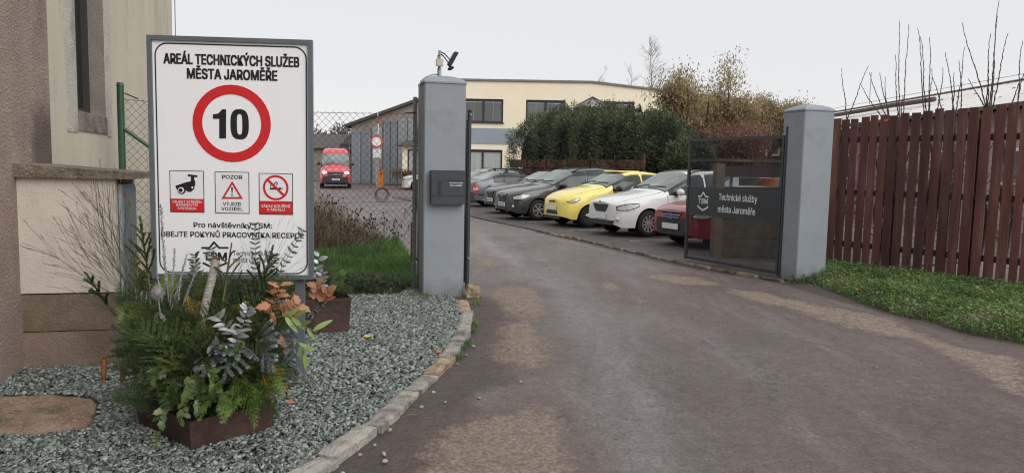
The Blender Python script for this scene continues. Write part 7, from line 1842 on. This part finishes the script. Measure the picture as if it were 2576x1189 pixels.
# cones
def cone(top, bot, r, lb):
    ax = (bot-top); L = ax.length; d = ax.normalized(); A = [tube_np([top-d*.02, top], .003, 4)]; s0 = d.orthogonal().normalized(); m_ = MB()
    core = [top+d*L*t for t in (0, .1, .3, .6, .85, 1)]; m_.tube(core, [r*.5, r*.8, r*.9, r*.78, r*.5, r*.1], 10); A.append((np.array([tuple(v) for v in m_.v]), np.array([f if len(f) == 4 else tuple(f[:4]) for f in m_.f])))
    P0 = []; AX = []; NN = []; LL = []
    for k in range(150):
        t = (k+.5)/150; a = k*2.3999; rr_ = r*math.sin(math.pi*min(.97, t*.82+.14))**.6; rad = Matrix.Rotation(a, 3, d) @ s0; P0.append(tuple(top+d*L*t*.97+rad*rr_*.72)); AX.append(tuple(d*1.0+rad*.55)); NN.append(tuple(rad)); LL.append(r*.75*(1-.3*t))
    V, F = leaves_np(np.array(P0), np.array(AX), np.array(NN), np.array(LL), np.array(LL)*.95); A.append((V, F))
    return sprig('spruce_cone', A, 'cone', lb, 'cone', 'orange brown spruce cones of the near planter')
cone(inP(262, 902, 4.3), inP(261, 966, 4.3), .0175, 'long orange spruce cone hanging at the far left of the planter')
cone(inP(314, 914, 4.25), inP(305, 968, 4.25), .016, 'darker spruce cone hanging right of the long orange one')
cone(inP(705, 845, 4.2), inP(715, 885, 4.2), .019, 'spruce cone hanging before the sign post')
cone(inP(683, 785, 4.25), inP(690, 815, 4.25), .018, 'small spruce cone half hidden under the oak leaves')
sprig('spruce_sprig', g_spruce(inP(430, 880, 4.38), inP(252, 898, 4.3), .019, .0034, 1700, 8, .25, .0045, 0, .0), 'olive', 'long spruce sprig reaching left that carries the two hanging cones', 'sprig', 'long side sprigs of the near planter')
sprig('spruce_sprig', g_spruce(inP(430, 900, 4.3), inP(306, 908, 4.25), .019, .0032, 1700, 8, .3, .004, 0, .0), 'spruce', 'spruce sprig over the left corner just above the box', 'sprig', 'long side sprigs of the near planter')
# oak leaves
for (a, b, Y, n, lb) in [((690, 830), (705, 715), 4.45, 7, 'spray of orange brown oak leaves at the lower right corner of the sign'), ((700, 820), (755, 765), 4.4, 6, 'curled orange oak leaves in front of the sign post'), ((690, 810), (680, 770), 4.35, 4, 'dull brown oak leaves under the orange ones')]:
    sprig('oak_leaves', g_leafy(inP(a[0], a[1], Y), inP(b[0], b[1], Y-.05), n+3, .078, .044, 3, .9, .12, .08, .3, .35), 'oak', lb, 'leaf spray', 'brown oak leaf sprays of the near planter')
# pale hanging leaves on the right
for (a, b, Y, n, lb) in [((690, 800), (745, 800), 4.2, 5, 'cluster of pale green narrow leaves left of the sign post'), ((730, 820), (795, 835), 4.15, 3, 'pale green leaves hanging furthest right past the sign post'), ((740, 850), (770, 890), 4.15, 4, 'small pale green leaves hanging low by the sign post')]:
    sprig('pale_leaves', g_leafy(inP(a[0], a[1], Y), inP(b[0], b[1], Y-.03), n, .105, .026, 0, .8, .05, .1, 1.0, .3), 'lime', lb, 'leaf spray', 'pale green leaf sprays of the near planter')
# eucalyptus like twigs before the sign
for (a, b, Y, lb) in [((660, 760), (765, 575), 4.75, 'long leafy twig rising diagonally to the right edge of the sign'), ((640, 740), (640, 560), 4.8, 'upright small leaved twig in front of the sign text'), ((660, 740), (690, 640), 4.7, 'short small leaved twig beside the small logo text'), ((560, 730), (530, 625), 4.6, 'dark leafy twig crossing the small logo'), ((500, 730), (490, 640), 4.6, 'narrow leaved twig left of the small logo')]:
    sprig('leafy_twig', g_leafy(inP(a[0], a[1], Y), inP(b[0], b[1], Y), 11, .042, .016, 0, .9, .04, 0, .8, .25, .0016, True), 'euc', lb, 'twig', 'thin leafy twigs before the sign')
# straw fans and broom
def fan(base, Y0, tips, r, m, name, lb, side=4, sl=.22):
    A = []
    for (x, y, Y) in tips:
        e = inP(x, y, Y); s = inP(base[0]+rnd.uniform(-8, 8), base[1]+rnd.uniform(-5, 5), Y0); pts = curve(s, e, rnd.uniform(-.05, .05), 8, rnd.uniform(-.02, .05)); A.append(tube_np(pts, [r]*4+[r*.8]*3+[r*.5]*2, 4)); d = (e-s); L = d.length
        for k in range(side):
            t = rnd.uniform(.3, .92); i = min(7, int(t*8)); q = pts[i].lerp(pts[i+1], t*8-i); s_ = Vector((-d.z, rnd.uniform(-.3, .3)*L, d.x)).normalized()*rnd.choice((-1, 1)); ee = q+(d.normalized()+s_*rnd.uniform(.2, .45)).normalized()*L*sl*rnd.uniform(.6, 1.3)
            tw = curve(q, ee, 0, 3, .02); A.append(tube_np(tw, r*.55, 3)); 
            if side > 5:
                for j in range(3): q2 = tw[1].lerp(tw[3], rnd.random()); A.append(tube_np([q2, q2+(ee-q+s_*L*.05*rnd.uniform(-1, 1)).normalized()*L*.07], r*.45, 3))
            A.append(needles(tw, 60, .006, .003, .8))
    return sprig(name, A, m, lb, 'twig')
fan((650, 745), 4.7, [(x, y, 4.85) for x, y in [(600, 585), (612, 600), (625, 575), (650, 565), (668, 555), (690, 560), (705, 545), (730, 548), (745, 560), (760, 570), (775, 560), (740, 620), (770, 610), (790, 630), (800, 650), (720, 640), (680, 600)]], .0011, 'straw', 'straw_twigs', 'fan of very thin straw coloured twigs in front of the sign', 2, .15)
fan((345, 780), 4.55, [(110, 622, 4.6), (130, 640, 4.62), (195, 480, 4.75), (215, 470, 4.8), (245, 472, 4.8), (262, 468, 4.85), (285, 500, 4.85), (170, 560, 4.7), (150, 600, 4.65), (205, 545, 4.7), (240, 560, 4.7), (300, 560, 4.8), (318, 600, 4.75), (185, 600, 4.6), (228, 500, 4.75), (350, 620, 4.6), (265, 600, 4.65), (290, 620, 4.65)], .0017, 'broom', 'broom_twigs', 'spreading fan of bare broom twigs in front of the concrete enclosure', 8, .30)
fan((360, 830), 4.45, [(175, 690, 4.5), (205, 720, 4.5), (215, 745, 4.45), (250, 700, 4.5), (160, 720, 4.5)], .0016, 'broom', 'broom_twigs', 'small low spray of bare twigs reaching left beneath the large fan', 5, .25)
fan((560, 780), 4.5, [(480, 650, 4.5), (600, 650, 4.55), (620, 640, 4.5)], .0013, 'broom', 'broom_twigs', 'few bare twigs rising beside the birch stick', 3, .2)
# boxwood
for (a, b, Y, lb) in [((580, 900), (560, 870), 4.05, 'boxwood sprig with small glossy leaves under the silver leaves'), ((590, 900), (610, 860), 4.05, 'bright boxwood sprig right of the silver leaves'), ((640, 840), (620, 760), 4.3, 'boxwood sprig left of the pale leaves'), ((470, 880), (470, 830), 4.15, 'boxwood sprig above the ivy')]:
    sprig('boxwood_sprig', g_leafy(inP(a[0], a[1]+30, Y+.1), inP(b[0], b[1], Y-.04), 22, .020, .013, 0, 1.1, .1, .1, .8, .05, .0015, True), 'ivy', lb, 'sprig', 'boxwood sprigs of the near planter')
# second planter
g2 = 'sprigs of the planter behind the sign'
def w2(x, y, Y): return P(x, y, Y)
for k in range(34):
    az_ = rnd.uniform(0, 6.28); elv = R_(rnd.choice([0, 20, 40, 55, 75])); d = Vector((math.cos(az_)*math.cos(elv), math.sin(az_)*math.cos(elv), math.sin(elv))); s = PC2+Vector((rnd.uniform(-.1, .1), rnd.uniform(-.1, .1), 0)); e = s+d*rnd.uniform(.26, .44)
    if rnd.random() < .5: sprig('spruce_sprig', g_spruce(s, e, .02, .004, 600, 6, .36), 'spruce', 'dark green spruce sprig in the planter behind the sign', 'sprig', g2)
    else: sprig('thuja_sprig', g_frond(s, e, .5, .016, .009, .1, 10), 'dthuja' if rnd.random() < .6 else 'thuja', 'green thuja sprig in the planter behind the sign', 'sprig', g2)
sprig('blue_spruce_twig', g_spruce(PC2+Vector((0, -.1, .1)), w2(785, 800, 6.75), .024, .006, 900, 8, .45), 'blue', 'blue spruce twig hanging over the planter behind the sign', 'sprig', g2)
for (a, b, lb) in [((800, 740), (803, 640), 'silver painted leaves standing up beside the right edge of the sign'), ((800, 740), (812, 680), 'lower silver painted leaves beside the right edge of the sign')]:
    sprig('silver_leaves', g_leafy(w2(a[0], a[1], 6.9), w2(b[0], b[1], 6.85), 9, .08, .045, 0, .9, .05, 0, .9, .2), 'silver', lb, 'leaf spray', g2)
for (a, b, lb) in [((800, 780), (795, 710), 'oak leaves with copper tones just right of the sign post'), ((805, 780), (825, 730), 'large drooping copper oak leaf over the far planter')]:
    sprig('oak_leaves', g_leafy(w2(a[0], a[1], 6.8), w2(b[0], b[1], 6.75), 6, .10, .06, 3, .6, .05, 0, 1.2, .4), 'oak', lb, 'leaf spray', g2)
sprig('straw_twigs', [tube_np(curve(w2(790, 720, 6.9), w2(x, y, 6.9), .03, 6), .0018, 3) for x, y in [(850, 650), (862, 665), (840, 640), (870, 680), (830, 630)]], 'euc', 'thin green stems leaning right from the planter behind the sign', 'twig', g2)
# a weed at the planter foot, fallen leaves
A = g_leafy(G(392, 1128, .03), G(395, 1128, .03)+Vector((.0, .0, .10)), 9, .022, .014, 0, 1.2, .1, .1, .8, .1)
sprig('weed', A, 'thuja', 'small green weed growing through the gravel by the near planter', 'weed')
lf = [(915, 846, 'lime', 'yellow leaf lying on the gravel between planter and kerb', (.62, .44, .03)), (1096, 885, 'o', 'small orange leaf on the gravel near the ochre kerb stones', (.42, .14, .04)), (720, 1012, 'o', 'fallen brown leaf beside the right corner of the near planter', (.40, .17, .09)), (2150, 756, 'o', 'brown leaf lying in the verge grass near the pillar', (.30, .12, .06)), (2118, 700, 'o', 'reddish leaf lying in the verge grass below the first boards', (.30, .10, .06)), (1010, 772, 'o', 'dull pink leaf at the gravel edge below the fence', (.36, .18, .12))]
for x, y, _, lb, c in lf:
    V, F = put_leaf((0, 0, 0), (1, .3, .15), (0, -.3, 1), .055, .045, 0, .2, .25)
    p = G(x, y, .05); p.z = .05 if x < 2000 else .19; link('fallen_leaf', np_mesh('fallen_leaf', V, F), flat('leaf_%d' % x, c, .6), loc=tuple(p), label=lb, cat='leaf')
